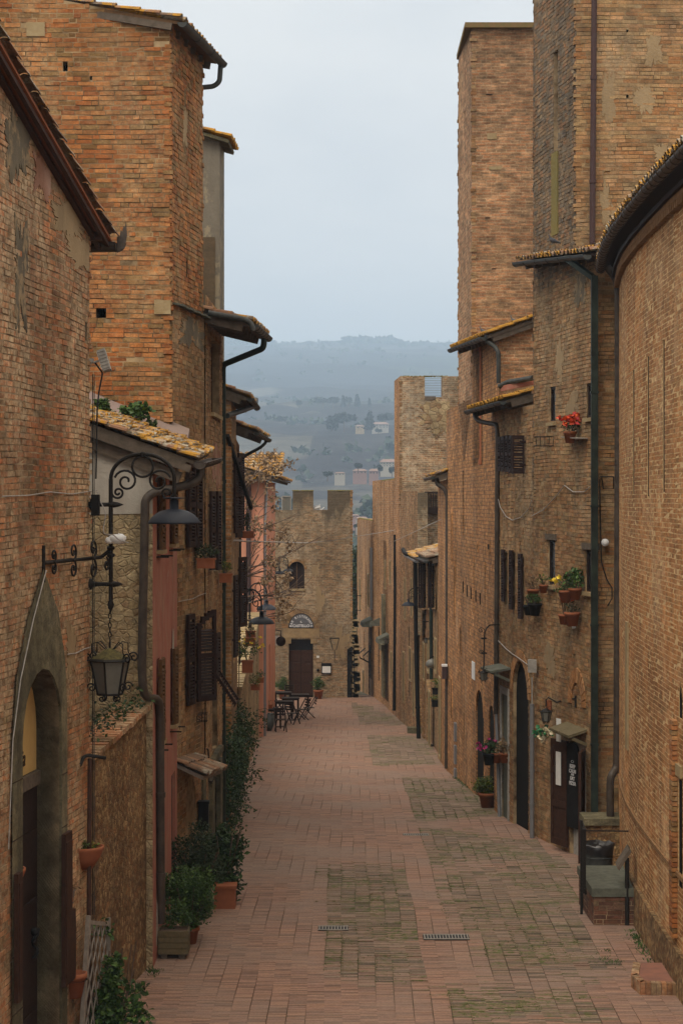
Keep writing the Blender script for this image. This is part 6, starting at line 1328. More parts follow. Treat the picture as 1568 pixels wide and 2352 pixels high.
# window boxes and pots on the left
def box_on(w, x, y, wd, label, leaf='green', flowers=None, n=220, dep=.18, hh=.17, pot='terracotta', size=.05, r=None, out=.14, name='window_box', group='window boxes and pots on the walls', h=.28):
    u = w.u(x); c = w.p(u, w.z(u, y), out); return potted(label, c, 1, leaf, n, size, r or (wd * .6, dep * .9, .15), h, pot, (wd, dep, hh), flowers, group, name)
box_on(w4, 447, 1305, .34, 'terracotta box with dark bushy plant under the upper left shutters', 'dark_leaf', out=.2, n=380, r=(.3, .2, .2))
box_on(w6, 499, 1338, .26, 'terracotta box with dry grass beside the long black pipe', 'yel_leaf', out=.16, n=160)
box_on(w8, 536, 1545, .26, 'terracotta pot with yellow daisies above the tilted shutter', 'green', ('yellow', 14, .05), 420, out=.3, r=(.34, .28, .34), h=.62, hh=.26)
box_on(w8b, 547, 1465, .26, 'upper of two small red pots hung beside the far shutters', 'dark_leaf', out=.3, n=30); box_on(w8, 537, 1483, .26, 'lower of two small red pots hung beside the far shutters', 'dark_leaf', out=.35, n=30)
box_on(w8b, 548, 1236, .40, 'terracotta box of cactus on a white shelf rail', 'dark_leaf', n=260, out=.2, r=(.1, .1, .28), h=.5)
wG = Wall(ya, yb); box_on(wG, 571, 1585, .3, 'pot with drooping greenery on the stained garden wall', 'yel_leaf', out=.2, n=300, r=(.3, .3, .26)); box_on(wG, 584, 1568, .26, 'small pot higher up the stained garden wall', 'green', out=.2, n=120)
q = MB(); q.beam(P(519, 1240, 41), P(556, 1240, 46), .04, .02); q.build('shelf', M['zinc'], H8)
# tilted awning shutter, arched shutter, hood, mailbox
q = MB(); A_, B_ = P(490, 1540, 35.8), P(541, 1617, 35.8); dn = (B_ - A_).normalized(); nn = Vector((dn.z, 0, -dn.x)); dd = Vector((0, .85, 0))
for o_ in (0, .82): q.beam(A_ + Vector((0, o_, 0)), B_ + Vector((0, o_, 0)), .05, .07, Vector((0, 1, 0)))
k = 0
while k < (B_ - A_).length: c = A_ + dn * k; q.hexa([c, c + dn * .02, c + dn * .02 + dd, c + dd], [c + nn * .055 + dn * .03, c + nn * .055 + dn * .05, c + nn * .055 + dn * .05 + dd, c + nn * .055 + dn * .03 + dd]); k += .055
q.build('tilted_shutter', M['shutter'], H6)
for x, a in ((424, 2), (441, 2)): u = w4.u(x); shutter(H4, w4, u, w4.z(u, 1258), w4.z(u, 1062 if x < 440 else 1068), .42, a, 1, th=.06)
for x, a in ((477, 4), (492, 4)): u = w6.u(x); shutter(H6, w6, max(.06, u), w6.z(u, 1310), w6.z(u, 1128), .45, a, 1)
u = w4.u(447); shutter(H4, w4, u + .02, w4.z(u, 1612), w4.z(u, 1402), .44, 33, 1, arch=True); u = w4.u(424); shutter(H4, w4, u, w4.z(u, 1622), w4.z(u, 1412), .42, 3, 1)
u = w6.u(489); shutter(H6, w6, u, w6.z(u, 1560), w6.z(u, 1455), .4, 6, 1)
hd = MB(); u0, u1 = w4.u(402), w4.u(446); u0 = max(u0, .02); zz = w4.z((u0 + u1) / 2, 1752); fr_ = MB()
roof(H4, w4.p(u0, zz - .12, .48), w4.p(u1, zz - .22, .48), (w4.n * -.5 + Z_ * .22), 'tile_plain', 'wood_pale', name='door_hood', rafters=False)
q = MB(); u = w4.u(455); c = w4.p(u, w4.z(u, 1875), .1); q.box(c, (.17, .16, .46)); q.box(c + Z_ * .25, (.20, .2, .04)); q.build('mailbox', M['black'], H4)
q = MB(); u = w4.u(462); panel(q, w4, (u - .0, u + .25, gz(34), w4.z(u, 1760)), .0, .04); q.build('pilaster', M['stone'], H4); q = MB(); panel(q, w6, w6.rect(478.5, 484, 1742, 2005), .0, .08); panel(q, w6, w6.rect(497, 502, 1742, 2005), .0, .08); panel(q, w6, w6.rect(478.5, 502, 1728, 1742), .0, .1); q.build('door_surround', M['stone'], H6)
q = MB(); panel(q, w6, w6.rect(484, 497, 1742, 2010), -.15, -.1); q.build('door', M['wood_dark'], H6)
t = thing('flower_holder', 'empty iron flower pot holder on the brick wall left of the black pipe', 'holder', w4.p(w4.u(458), w4.z(w4.u(458), 1650), .1)); q = MB(); c = P(458, 1640, 34.0)
for zz in (0, -.13): q.tube([c + Vector((-.13, 0, zz)), c + Vector((.13, -.0, zz)), c + Vector((.13, .2, zz)), c + Vector((-.13, .2, zz)), c + Vector((-.13, 0, zz))], .007, 5)
for k in range(4): q.tube([c + Vector((-.13 + .087 * k, 0, 0)), c + Vector((-.13 + .087 * k, 0, -.13))], .006, 4)
scroll(q, c + Vector((0, -.005, -.065)), X_, Z_, .06, 1.2, .006); q.build('rack', M['iron'], t)
wire([w4.p(w4.u(x), w4.z(w4.u(x), y), .03) for x, y in ((406, 1382), (425, 1378), (440, 1375), (455, 1367), (470, 1362))], 'wire', '', 'wire', .007, parent=H4)
# ---------------------------------------------------------------- table and chairs
def make_table(label):
    t = proto('cafe_table', label, 'table', 'dark wooden cafe tables'); q = MB(); 
    for k in range(6): q.box((0, -.29 + k * .116, .735), (.74, .108, .028))
    q.build('table_top', M['wood_dark'], t); q = MB(); q.box((0, -.30, .69), (.64, .02, .06)); q.box((0, .30, .69), (.64, .02, .06)); q.box((-.31, 0, .69), (.02, .58, .06)); q.box((.31, 0, .69), (.02, .58, .06)); q.build('apron', M['wood_dark'], t)
    for sx_ in (-1, 1):
        for sy_ in (-1, 1): q = MB(); q.box((sx_ * .32, sy_ * .30, .36), (.055, .055, .72), taper=1.0); q.build('leg', M['wood_dark'], t)
    return t
def make_chair(label):
    t = proto('folding_chair', label, 'chair', 'slatted wooden cafe chairs'); q = MB()
    for k in range(5): q.box((0, -.17 + k * .085, .45), (.40, .07, .018))
    q.build('seat', M['wood_dark'], t); q = MB()
    for k in range(3): q.box((0, .27 + k * .022, .62 + k * .10), (.40, .018, .065))
    q.build('backrest', M['wood_dark'], t)
    for sx_ in (-1, 1):
        q = MB(); q.beam((sx_ * .2, -.24, 0), (sx_ * .2, .32, .90), .028, .04, X_); q.build('leg', M['wood_dark'], t); q = MB(); q.beam((sx_ * .17, .26, 0), (sx_ * .17, -.20, .46), .028, .04, X_); q.build('leg', M['wood_dark'], t)
    q = MB(); q.tube([(-.2, -.13, .18), (.2, -.13, .18)], .012, 5); q.tube([(-.17, .16, .18), (.17, .16, .18)], .012, 5); q.build('stretcher', M['wood_dark'], t)
    return t
tb0 = make_table('nearest dark cafe table beside a blue grey jar by the wall'); ch0 = make_chair('nearest slatted chair in front of the blue grey jar')
def at(x, y): p = G(x, y); return p
tabs = [(625, 1672, 'nearest dark cafe table beside a blue grey jar by the wall'), (652, 1652, 'second cafe table from the viewer, in front of the pair'), (667, 1643, 'wider cafe table third in the row'), (690, 1634, 'farthest right cafe table with a chair at its street side'), (650, 1628, 'cafe table farthest up the street nearest the gatehouse')]
for i, (x, y, lb_) in enumerate(tabs):
    p = at(x, y)
    if i == 0: place(tb0, p, R(3))
    else: dup(tb0, p, R(random.uniform(-6, 6)), lb_)
chs = [(644, 1680, 10, 'nearest slatted chair in front of the blue grey jar'), (672, 1664, 150, 'chair tucked at the street side of the second table'), (709, 1650, -80, 'slatted chair standing apart on the street side of the tables'), (664, 1618, 0, 'chair with its slatted back toward the viewer nearest the gatehouse'), (692, 1655, -60, 'folded chair leaning between two tables'), (640, 1636, 90, 'chair on the wall side of the tables')]
for i, (x, y, a, lb_) in enumerate(chs):
    p = at(x, y)
    if i == 0: place(ch0, p, R(a))
    else: dup(ch0, p, R(a), lb_)
t = thing('glazed_jar', 'blue grey glazed jar standing under the nearest cafe table', 'jar', at(614, 1678)); q = MB(); q.lathe([(.001, 0), (.16, 0), (.27, .25), (.30, .48), (.24, .62), (.26, .66), (.22, .66), (.2, .6), (.001, .55)], at(614, 1678), 18); q.build('jar', simple('blue_grey_glaze', (.10, .13, .14), .4, col2=(.16, .19, .19)), t)
potted('terracotta coloured flowers in a trough on the wall side table', at(612, 1672) + Z_ * .76, 1, 'green', 160, .05, (.28, .14, .12), .25, 'terracotta', (.5, .16, .14), ('red', 8, .05))
# gatehouse furniture
for x, lb_ in ((650, 'clipped green bush in terracotta pot left of the gatehouse door'), (731, 'clipped green bush in terracotta pot right of the gatehouse door')):
    p = P(x, 1600, 94.2); p.z = GZ(94.2); t = potted(lb_, p, 1.5, 'green', 900, .075, (.40, .35, .36), .75, group='clipped bushes at the gatehouse door')
t = thing('menu_board', 'framed menu board with dark top band right of the gatehouse door', 'menu board', P(749, 1535, 94.9)); q = MB(); r_ = wc.rect(738, 760.5, 1523, 1547); panel(q, wc, r_, .02, .08); q.build('frame', M['black'], t); q = MB(); u0, u1, z0, z1 = wc.rect(740, 759, 1530, 1545); panel(q, wc, (u0, u1, z0, z1), .08, .085); s_ = q.build('menu_sheet', M['paper'], t)
q = MB(); panel(q, wc, wc.rect(727, 733, 1506, 1511), .0, .02); q.build('house_number', M['paper'], HC); q = MB(); q.lathe([(.001, 0), (.07, .02), (.06, .08), (.001, .09)], n=10, M=Matrix.Translation(wc.p(U(730), CZ - 389 / F * 95, 0)) @ Matrix.Rotation(R(90), 4, 'X')); q.build('doorbell', M['iron'], HC)
t = thing('hanging_sign', 'round dark hanging sign on an iron arm at the salmon house corner', 'sign', P(645, 1473, 84)); q = MB(); q.tube([P(632, 1447, 84), P(645, 1449, 84), P(645, 1463, 84)], .025, 5); q.build('arm', M['iron'], t); c = P(645, 1473, 84); q = MB(); q.lathe([(.001, -.03), (.19, -.03), (.21, 0), (.19, .03), (.001, .03)], n=20, M=Matrix.Translation(c) @ Matrix.Rotation(R(90), 4, 'X')); d_ = q.build('disc', M['wood_dark'], t); q = MB(); q.lathe([(.06, -.035), (.11, -.035)], n=16, M=Matrix.Translation(c) @ Matrix.Rotation(R(90), 4, 'X')); q.build('emblem', M['paper'], d_)
t = thing('wall_sign', 'small white shop sign behind the round hanging sign', 'sign', P(637, 1471, 84.5)); q = MB(); q.box(P(637, 1471, 84.6), (.3, .04, .4)); q.build('board', M['paper'], t)
def cctv(label, c, rz, sc=1, group='white security cameras'):
    t = thing('security_camera', label, 'camera', c, group); q = MB(); Mx = Matrix.Translation(c) @ Matrix.Rotation(R(rz), 4, 'Z') @ Matrix.Rotation(R(-18), 4, 'Y') @ Matrix.Scale(sc, 4)
    q.lathe([(.001, -.10), (.045, -.10), (.05, -.06), (.05, .10), (.03, .12), (.001, .12)], n=12, M=Mx @ Matrix.Rotation(R(90), 4, 'Y')); q.box((.0, 0, .055), (.26, .12, .012), Mx); q.build('housing', M['white'], t); q = MB(); q.lathe([(.001, -.104), (.035, -.104)], n=10, M=Mx @ Matrix.Rotation(R(90), 4, 'Y')); q.build('lens', M['black'], t); q = MB(); q.tube([Mx @ Vector((.05, 0, -.04)), Mx @ Vector((.12, 0, -.1)), Mx @ Vector((.22, .02, -.06))], .014 * sc, 6); q.build('mount', M['white'], t)
cctv('upper white security camera under the dangling flower pots', P(1332, 1414, 38.2), -15, .9); cctv('lower white security camera under the dangling flower pots', P(1322, 1437, 38.2), 0, .85); cctv('white security camera in the gap between the gatehouse battlements', P(727, 1166, 95.3), 0, 1.6)
t = thing('roof_window', 'glass and metal window frame standing in the left gap of the gatehouse battlement', 'window', P(660, 1165, 95.6)); q = MB(); 
for x in (648, 667.5): q.beam(P(x, 1172, 95.6), P(x, 1140, 95.6), .05, .05)
q.beam(P(648, 1140, 95.6), P(667.5, 1140, 95.6), .05, .05); fr = q.build('frame', M['cement'], t); q = MB(); q.add([P(648, 1172, 95.62), P(667, 1172, 95.62), P(667, 1141, 95.62), P(648, 1141, 95.62)], [(0, 1, 2, 3)]); q.build('pane', M['frost'], fr)
# ---------------------------------------------------------------- right hand street furniture
def potR(x, y, label, leaf, fl=None, pot='terracotta', sc=.75, n=180, out=.18, r=(.17, .15, .14), h=.28, size=.05, w=w12):
    u = w.u(x); c = w.p(u, w.z(u, y), out); return potted(label, c, sc, leaf, n, size, r, h, pot, None, fl, 'potted plants on the tower house windows')
potR(1329, 1018, 'red poinsettia in a terracotta pot on the highest right window', 'ivy', ('red', 15, .12), n=260, r=(.28, .2, .16), sc=.8, h=.36)
q = MB(); q.beam(w12.p(w12.u(1310), w12.z(w12.u(1310), 1004), .1), w12.p(w12.u(1350), w12.z(w12.u(1350), 1007), .1), .22, .02); q.build('shelf', M['wood_pale'], H12)
potR(1267, 1362, 'small red pot with a sprig below the slit window', 'yel_leaf', n=70, sc=.6); potR(1243, 1378, 'round pot with brown leaves left of the small red pot', 'dry', sc=.8, n=200, r=(.26, .2, .2))
potR(1233, 1413, 'left of the two black pots side by side on the tower house wall', 'green', pot='black', sc=.75, n=60); potR(1247, 1414, 'right black pot with fresh green herbs on the tower house wall', 'green', pot='black', sc=.9, n=260)
potR(1318, 1384, 'terracotta pot with yellow flower left of the window pair', 'green', ('yellow', 5, .09), sc=.85, n=260, r=(.24, .2, .18)); potR(1341, 1378, 'terracotta pot with broad leaves close to the square pipe', 'green', sc=.8, n=300, size=.09, r=(.24, .2, .24), h=.4)
potR(1334, 1438, 'wide shallow terracotta bowl above the security cameras', 'dark_leaf', sc=.95, n=90); potR(1315, 1434, 'half hidden dark pot with coloured windmills', 'dry', ('red', 5, .05), sc=.7, n=60, h=.6)
t = thing('flower_holder', 'empty iron flower rack on the tower house below the narrow slit window', 'holder', P(1250, 1005, 39)); q = MB(); c = P(1250, 1003, 39.3)
for zz in (0, -.18): q.tube([c + Vector((-.18, 0, zz)), c + Vector((.18, -.0, zz)), c + Vector((.16, .2, zz)), c + Vector((-.2, .2, zz)), c + Vector((-.18, 0, zz))], .008, 5)
for k in range(5): q.tube([c + Vector((-.18 + .09 * k, 0, 0)), c + Vector((-.16 + .08 * k, 0, -.18))], .007, 4)
q.build('rack', M['iron'], t)
t = thing('flower_bouquet', 'bunch of cream artificial roses and green leaves hung under the frosted lantern', 'flowers', P(1250, 1682, 39.2)); foliage(90, .11, [(P(1244, 1682, 39.2).x, 39.2, P(1244, 1684, 39.2).z, .17, .12, .1)], .8).build('foliage', leafm('bright_plastic_leaves', [(.02, .14, .05), (.03, .2, .08)]), t); q = MB()
for _ in range(11):
    c = P(random.uniform(1236, 1263), random.uniform(1672, 1700), 39.1)
    for _ in range(9): q.leaf(c, .075, None, .9)
q.build('rose', M['cream_fl'], t)
# grey pipe with box on top
t = thing('conduit_pipe', 'pale grey plastic pipe with a junction box standing at the corner of the arched passage', 'pipe', (4.0, 41.0, GZ(41))); q = MB(); c = P(1221, 1905, 40.9); c.z = GZ(40.9); tp = P(1222, 1617, 40.9)
q.tube([c, Vector((c.x, c.y, tp.z))], .048, 12); 
for k in (.25, .5, .75): z = c.z + (tp.z - c.z) * k; q.tube([(c.x, c.y, z - .02), (c.x, c.y, z + .02)], .056, 12)
q.build('pipe', M['zinc'], t); q = MB(); q.tube([(c.x, c.y, tp.z), (c.x, c.y, tp.z + .55)], .015, 6); q.box((c.x, c.y, tp.z + .78), (.17, .14, .26)); q.build('junction_box', M['cement'], t)
# flower baskets by the loggia house door
def hang(x, y, Y, label, leaf, fl, pot='terracotta', sc=.8, n=240, r=(.24, .2, .18)): potted(label, P(x, y, Y), sc, leaf, n, .07, r, .28, pot, None, fl, 'hanging pots beside the loggia house door')
hang(1122, 1757, 44.6, 'black hanging pot of cyclamen with dark leaves', 'ivy', ('magenta', 8, .07), 'black', .95, 420, (.32, .24, .2)); hang(1140, 1752, 44.6, 'terracotta pot right of the cyclamen', 'yel_leaf', None, n=90); hang(1158, 1752, 44.0, 'terracotta pot of dry hydrangea on the door frame', 'dry', None, n=260, r=(.26, .2, .26))
t = thing('flower_holder', 'empty iron rack above the cyclamen pot', 'holder', P(1128, 1720, 44.6)); q = MB(); c = P(1128, 1712, 44.6)
for zz in (0, -.16): q.tube([c + Vector((-.2, 0, zz)), c + Vector((.2, -.0, zz)), c + Vector((.18, .2, zz)), c + Vector((-.2, .2, zz)), c + Vector((-.2, 0, zz))], .009, 5)
q.build('rack', M['iron'], t)
p = at(1118, 1856); potted('bushy yellow green shrub in a terracotta pot standing by the grey doorway', p, 1.3, 'yel_leaf', 1500, .055, (.36, .34, .28), .5)
q = MB(); a = P(1141, 1650, 44.9); a2 = P(1141, 1640, 44.9); b_ = P(1146, 1862, 44.7); q.tube([P(1139, 1640, 45), P(1141, 1700, 44.9), Vector((b_.x, b_.y, GZ(44.7)))], .04, 8); q.build('downpipe', M['zinc'], H14)
# waste bin, raised stone seat with rail, lectern, brick step
c = Vector((4.42, 34.4, GZ(34.4) + .10))
t = thing('waste_bin', 'grey metal waste bin with black liner behind the stone topped block', 'waste bin', c); q = MB(); q.lathe([(.001, 0), (.25, 0), (.26, .03), (.25, .05), (.26, .62), (.28, .65), (.26, .67), (.24, .66), (.24, .3)], c, 24); 
for z in (.18, .45): q.lathe([(.262, z), (.272, z + .01), (.262, z + .02)], c, 24)
q.build('drum', M['gutter'], t); q = MB(); q.lathe([(.27, .52), (.275, .6), (.29, .68), (.25, .70), (.22, .55), (.001, .35)], c, 24); q.v = [v + Vector((random.uniform(-.01, .01), random.uniform(-.01, .01), random.uniform(-.02, .02))) for v in q.v]; q.build('liner', simple('bin_liner', (.012, .012, .014), .3, bump=0, spec=.6), t)
SB = thing('raised_block', 'brick block with grey green stone slab top against the curved wall', 'block', (4.18, 31.6, GZ(31.5)))
x0, x1, y0, y1 = 3.92, 4.62, 31.0, 32.9; zt_s = P(1340, 2037 - 0, 31.0).z
zb_ = GZ(31) - .1; zt_s = P(1400, 2040, 31.0).z; qs = MB(); wq = [Wall((x0, y0), (x1, y0)), Wall((x0, y1), (x0, y0))]
for w_ in wq: qs.m = 0; base_wall(qs, w_, [(0, zb_), (w_.len, zb_), (w_.len, zt_s - .13), (0, zt_s - .13)]); qs.m = 1; brickwork(qs, w_, [[(0, zb_), (w_.len, zb_), (w_.len, zt_s - .13), (0, zt_s - .13)]], .07, .012, t=.003, jit=.006)
qs.build('masonry', [M['mo_brown'], brick_geo('dark_brick', [(.14, .065, .04), (.18, .08, .05), (.11, .055, .04), (.16, .09, .06)], smear=(.2, .15, .1), smear_amt=.3, grey=.5, streak=.4, seed=3)], SB)
q = MB(); q.box(((x0 + x1) / 2, (y0 + y1) / 2, zt_s - .065), (x1 - x0 + .06, y1 - y0 + .06, .13)); q.build('slab', M['stone_green'], SB)
RL = thing('handrail', 'thin dark iron handrail around the stone topped block', 'railing', (3.9, 31.5, GZ(31.5))); q = MB()
def post(x, y0_, y1_, Y, r_=.022): a = P(x, y0_, Y); b = P(x, y1_, Y); q.box((a.x, a.y, (a.z + b.z) / 2), (r_ * 2, .012, abs(a.z - b.z)))
post(1334.5, 1885, 2100, 31.3); post(1341, 1905, 2052, 31.0, .025); q.beam(P(1333, 1884, 31.9), P(1342, 1908, 31.0), .05, .015); q.beam(P(1341, 1908, 31.0), P(1442, 1909, 31.1), .02, .02); q.tube([P(1341, 2040, 31.0), P(1344, 2054, 31.0)], .02, 6); post(1336, 1905, 2085, 31.8, .018)
q.build('rail', M['iron'], RL)
LC = thing('information_lectern', 'slanted information panel on a black post beside the stone topped block', 'lectern', (4.5, 30.9, GZ(31))); q = MB(); a = P(1439, 1970, 31.0); b = P(1436, 2130, 31.0); q.tube([a, Vector((a.x, a.y, GZ(31)))], .035, 10); q.build('post', M['iron'], LC); q = MB(); A_, B_ = P(1421, 2000, 30.9), P(1449, 1957, 31.0); q.hexa([A_, B_, B_ + Vector((.04, .5, 0)), A_ + Vector((.04, .5, 0))], [A_ + Vector((-.035, 0, .04)), B_ + Vector((-.035, 0, .04)), B_ + Vector((.005, .5, .04)), A_ + Vector((.005, .5, .04))]); q.build('panel', M['wood_grey'], LC)
t = thing('brick_step', 'red tiled doorstep with upright bricks at the lower right', 'step', (4.3, 26.6, GZ(26.6)))
pts = [G(1470, 2213), G(1481, 2262), G(1570, 2262), G(1580, 2213)]; zt_ = GZ(26.5) + .165; f0, f1, f2, f3 = [Vector((p.x, p.y, zt_)) for p in [P(1470, 2212, 27.0), P(1483, 2243, 26.2), P(1575, 2245, 26.1), P(1575, 2212, 26.9)]]
f0, f1, f2, f3 = Vector((4.06, 27.75, zt_)), Vector((3.98, 26.55, zt_)), Vector((4.6, 26.45, zt_)), Vector((4.6, 27.75, zt_)); f05 = Vector((3.92, 27.0, zt_))
q = MB(); 
for a, b in ((f0, f05), (f05, f1), (f1, f2)):
    L_ = (b - a).length; k = max(1, int(L_ / .068)); d_ = (b - a) / k; n_ = Vector((d_.y, -d_.x, 0)).normalized() * (-1)
    for i in range(k):
        p0 = a + d_ * (i + .06); p1 = a + d_ * (i + .94); inn = Vector((4.3, 27.1, 0)) - (a + b) / 2; inn.z = 0; inn.normalize()
        q.hexa([p0 - Z_ * .2, p1 - Z_ * .2, p1 + inn * .12 - Z_ * .2, p0 + inn * .12 - Z_ * .2], [p0, p1, p1 + inn * .12, p0 + inn * .12])
q.build('edge_bricks', M['b_brown'], t, kind='stuff'); q = MB(); tp_ = [p + (Vector((4.3, 27.1, zt_)) - p).normalized() * .02 for p in (f05, f1, f2, f3, f0)]; q.add([p - Z_ * .012 for p in tp_], [tuple(range(5))]); q.add([p - Z_ * .25 for p in tp_] + [p - Z_ * .012 for p in tp_], [(0, 1, 6, 5), (1, 2, 7, 6), (2, 3, 8, 7), (3, 4, 9, 8), (4, 0, 5, 9)]); q.build('tread', simple('red_tiles', (.25, .115, .08), .85, col2=(.18, .09, .07), scale=6), t)
# drains in the street
for (x0, x1, y, w_, lb_) in ((730, 800, 2137, .26, 'iron drain grating on the left of the near paving'), (972, 1078, 2158, .30, 'iron drain grating in the middle of the near paving'), (925, 985, 1920, .2, 'iron drain grating farther down the street')):
    a, b = G(x0, y), G(x1, y); L_ = (b - a).length; t = thing('drain_grating', lb_, 'drain', (a + b) / 2, 'iron drain gratings in the street'); q = MB(); zz = a.z + .012; k = int(L_ / .045)
    q.box(((a.x + b.x) / 2, a.y, zz), (L_, .018, .012)); q.box(((a.x + b.x) / 2, a.y + w_, zz), (L_, .018, .012))
    for i in range(k): q.box((a.x + (i + .5) * L_ / k, a.y + w_ / 2, zz - .001), (.014, w_, .010))
    q.build('grating', M['cement'], t); q = MB(); q.box(((a.x + b.x) / 2, a.y + w_ / 2, zz - .012), (L_, w_, .012)); q.build('dark_plate', M['black'], t)  # black plate under the bars paints in the dark of the drain
# wall fittings, lamp pole, far right pots
q = MB(); c = P(1391, 1095, 36.9); q.tube([c + Vector((-.1, .05, .0)), c + Vector((-.1, -.12, 0)), c + Vector((.12, -.12, 0)), c + Vector((.12, .05, 0))], .012, 6); q.tube([c + Vector((-.1, -.12, 0)), c + Vector((-.07, -.12, -.22)), c + Vector((.12, -.12, -.22)), c + Vector((.12, -.12, 0))], .012, 6); q.build('bracket', M['iron'], H12)
q = MB(); q.lathe([(.001, 0), (.07, 0), (.07, .05), (.001, .05)], n=16, M=Matrix.Translation(P(1388, 1246, 36.9)) @ Matrix.Rotation(R(90), 4, 'X')); q.build('vent_cap', M['white'], H12)
wire([P(1376, 1100, 36.95), P(1377, 1180, 36.95), P(1380, 1290, 36.95), P(1392, 1330, 36.95), P(1404, 1350, 36.9), P(1404, 1375, 36.9), P(1394, 1392, 36.9)], 'wire', '', 'wirebk', .012, parent=H12)
wire([w12.p(w12.u(x), w12.z(w12.u(x), y), .04) for x, y in ((1225, 1185), (1250, 1172), (1280, 1140), (1300, 1115), (1320, 1130), (1345, 1130), (1358, 1118))], 'wire', '', 'wire', .010, parent=H12)
wire([w14.p(w14.u(x), w14.z(w14.u(x), y), .04) for x, y in ((1146, 1140), (1152, 1165), (1165, 1186), (1180, 1195), (1200, 1188), (1218, 1168), (1224, 1150))], 'wire', '', 'wire', .010, parent=H14)
wire([w14.p(w14.u(x), w14.z(w14.u(x), y), .04) for x, y in ((1146, 1470), (1165, 1490), (1180, 1502), (1195, 1512), (1222, 1532))], 'wire', '', 'wire', .012, parent=H14)
wire([P(905, 1243, 80), P(1030, 1185, 58), P(1148, 1150, 45)], 'overhead_cable', 'pale cable rising across the right hand houses', 'wire', .012); wire([P(519, 1242, 41), P(700, 1247, 70), P(760, 1242, 94), P(905, 1218, 84)], 'overhead_cable', 'pale cable slung across the street before the gatehouse', 'wire', .016)
PO = thing('lamp_post_base', 'square stone block at the foot of the tall black downpipe', 'stone block', at(958, 1683)); q = MB(); c = at(958, 1684); q.box(c + Z_ * .1, (.75, .55, .24)); q.build('block', M['stone'], PO)
wR = w17
for x, y, lb_ in ((1004, 1595, 'upper dark trough with plants on the far right wall'), (1003, 1623, 'lower dark trough with plants on the far right wall')): box_on(wR, min(x, 1000), y, .6, lb_, 'yel_leaf', pot='black', out=.25, n=160, w=None) if False else potted(lb_, P(x, y, 61.5), 1, 'yel_leaf', 160, .07, (.26, .2, .16), .26, 'black', (.36, .25, .2), None, 'dark troughs on the far right wall')
t = thing('alarm_box', 'small dark red alarm box with a white lid beside the far downpipe', 'alarm box', P(1020, 1560 - 20, 57)); q = MB(); q.box(P(1020, 1545, 56.9), (.14, .2, .34)); q.build('box', M['copper_red'], t); q = MB(); q.box(P(1020, 1528, 56.9), (.16, .22, .06)); q.build('lid', M['white'], t)
for x, y in ((1063, 1705), (990, 1528)): pass
t = thing('wall_basket', 'wire wall basket with a plastic sheet on the thin green pipe', 'basket', P(992, 1525, 65)); q = MB(); q.ball(P(991, 1524, 65), .2, (1, 1, .8), 5, .15); q.build('sheet', M['frost'], t); q = MB(); q.tube([P(986, 1516, 65), P(988, 1508, 65), P(993, 1506, 65), P(997, 1512, 65), P(998, 1520, 65)], .02, 5); q.build('hoop', M['iron'], t)
# balcony baskets near the gatehouse
for x, y, lb_ in ((829, 1505, 'left curved iron window basket near the gatehouse'), (839, 1510, 'right curved iron window basket near the gatehouse')):
    t = thing('window_basket', lb_, 'window basket', P(x, y, 100), 'curved iron window baskets'); q = MB(); c = P(x, y, 100)
    for k in range(5): a = R(-100 + k * 30); q.tube([c + Vector((.2, .1 * k, .35)), c + Vector((-.12, .1 * k, .05)), c + Vector((-.05, .1 * k, -.15)), c + Vector((.25, .1 * k, -.3))], .02, 5)
    for j in (.35, .05, -.2): q.tube([c + Vector((.1 - j * .3, 0, j)), c + Vector((.1 - j * .3, .5, j))], .018, 5)
    q.build('grille', M['iron'], t)
# small windows, hoods, doors and pilasters along the far right hand row
def flat_window(root, w, x0, x1, y0, y1, mat='dark_fill', frame='stone_pale', name='window', proj=.04):  # raised frame round a flat dark panel; black ones paint in an unlit opening
    r_ = w.rect(x0, x1, y0, y1); q = MB(); f = .07; u0, u1, z0, z1 = r_
    for a in ((u0 - f, u0, z0 - f, z1 + f), (u1, u1 + f, z0 - f, z1 + f), (u0, u1, z1, z1 + f), (u0, u1, z0 - f, z0)): panel(q, w, a, .0, proj)
    q.m = 1; panel(q, w, r_, .001, .012); q.build(name, [M[frame], M[mat]], root)
wSide = Wall((2.38, 80.6), (2.82, 74.05))
for a in ((929, 932, 1330, 1420), (944, 947, 1330, 1415), (926, 929, 1500, 1610), (940, 944, 1490, 1560), (949, 952, 1500, 1640)): flat_window(H18, wSide, *a, mat='wood_dark')
for a in ((972, 975, 1480, 1560), (982, 985, 1475, 1540), (999, 1002, 1470, 1540), (1009, 1012, 1560, 1735), (985, 988, 1590, 1715)): flat_window(H17, w17, *a, mat='wood_dark')
for a in ((895, 897.5, 1290, 1340), (898, 900, 1500, 1560), (884, 886, 1290, 1350)): flat_window(H19, wb, *a, mat='wood_dark')
for a in ((826, 828, 1330, 1400), (834, 836, 1540, 1596), (845, 847, 1320, 1390)): flat_window(H20, wd_, *a, mat='wood_dark')
for a in ((1036.5, 1038, 1180, 1290), (1043, 1044.5, 1300, 1430), (1036, 1038, 1560, 1650), (1056, 1058, 1440, 1500)): flat_window(H13, w13f, *a, mat='dark_fill', frame='t_warmw', proj=.02)
for a, b in ((1120, 1128), (1096, 1101)): flat_window(H13, w13, a, b - 3, 1250, 1262, mat='dark_fill', frame='t_warmw', proj=.02)
q = MB(); panel(q, wb, wb.rect(881, 885.5, 1365, 1600), .0, .12); panel(q, wb, wb.rect(880, 886.5, 1478, 1492), .0, .22); q.build('pilaster', M['stone'], H19)
q = MB()
for k in range(9):
    y = 1560 + k * 18; panel(q, w17, w17.rect(971, 975.5, y, y + 12), .0, .05)
q.build('quoins', M['corn'], H17, kind='stuff')
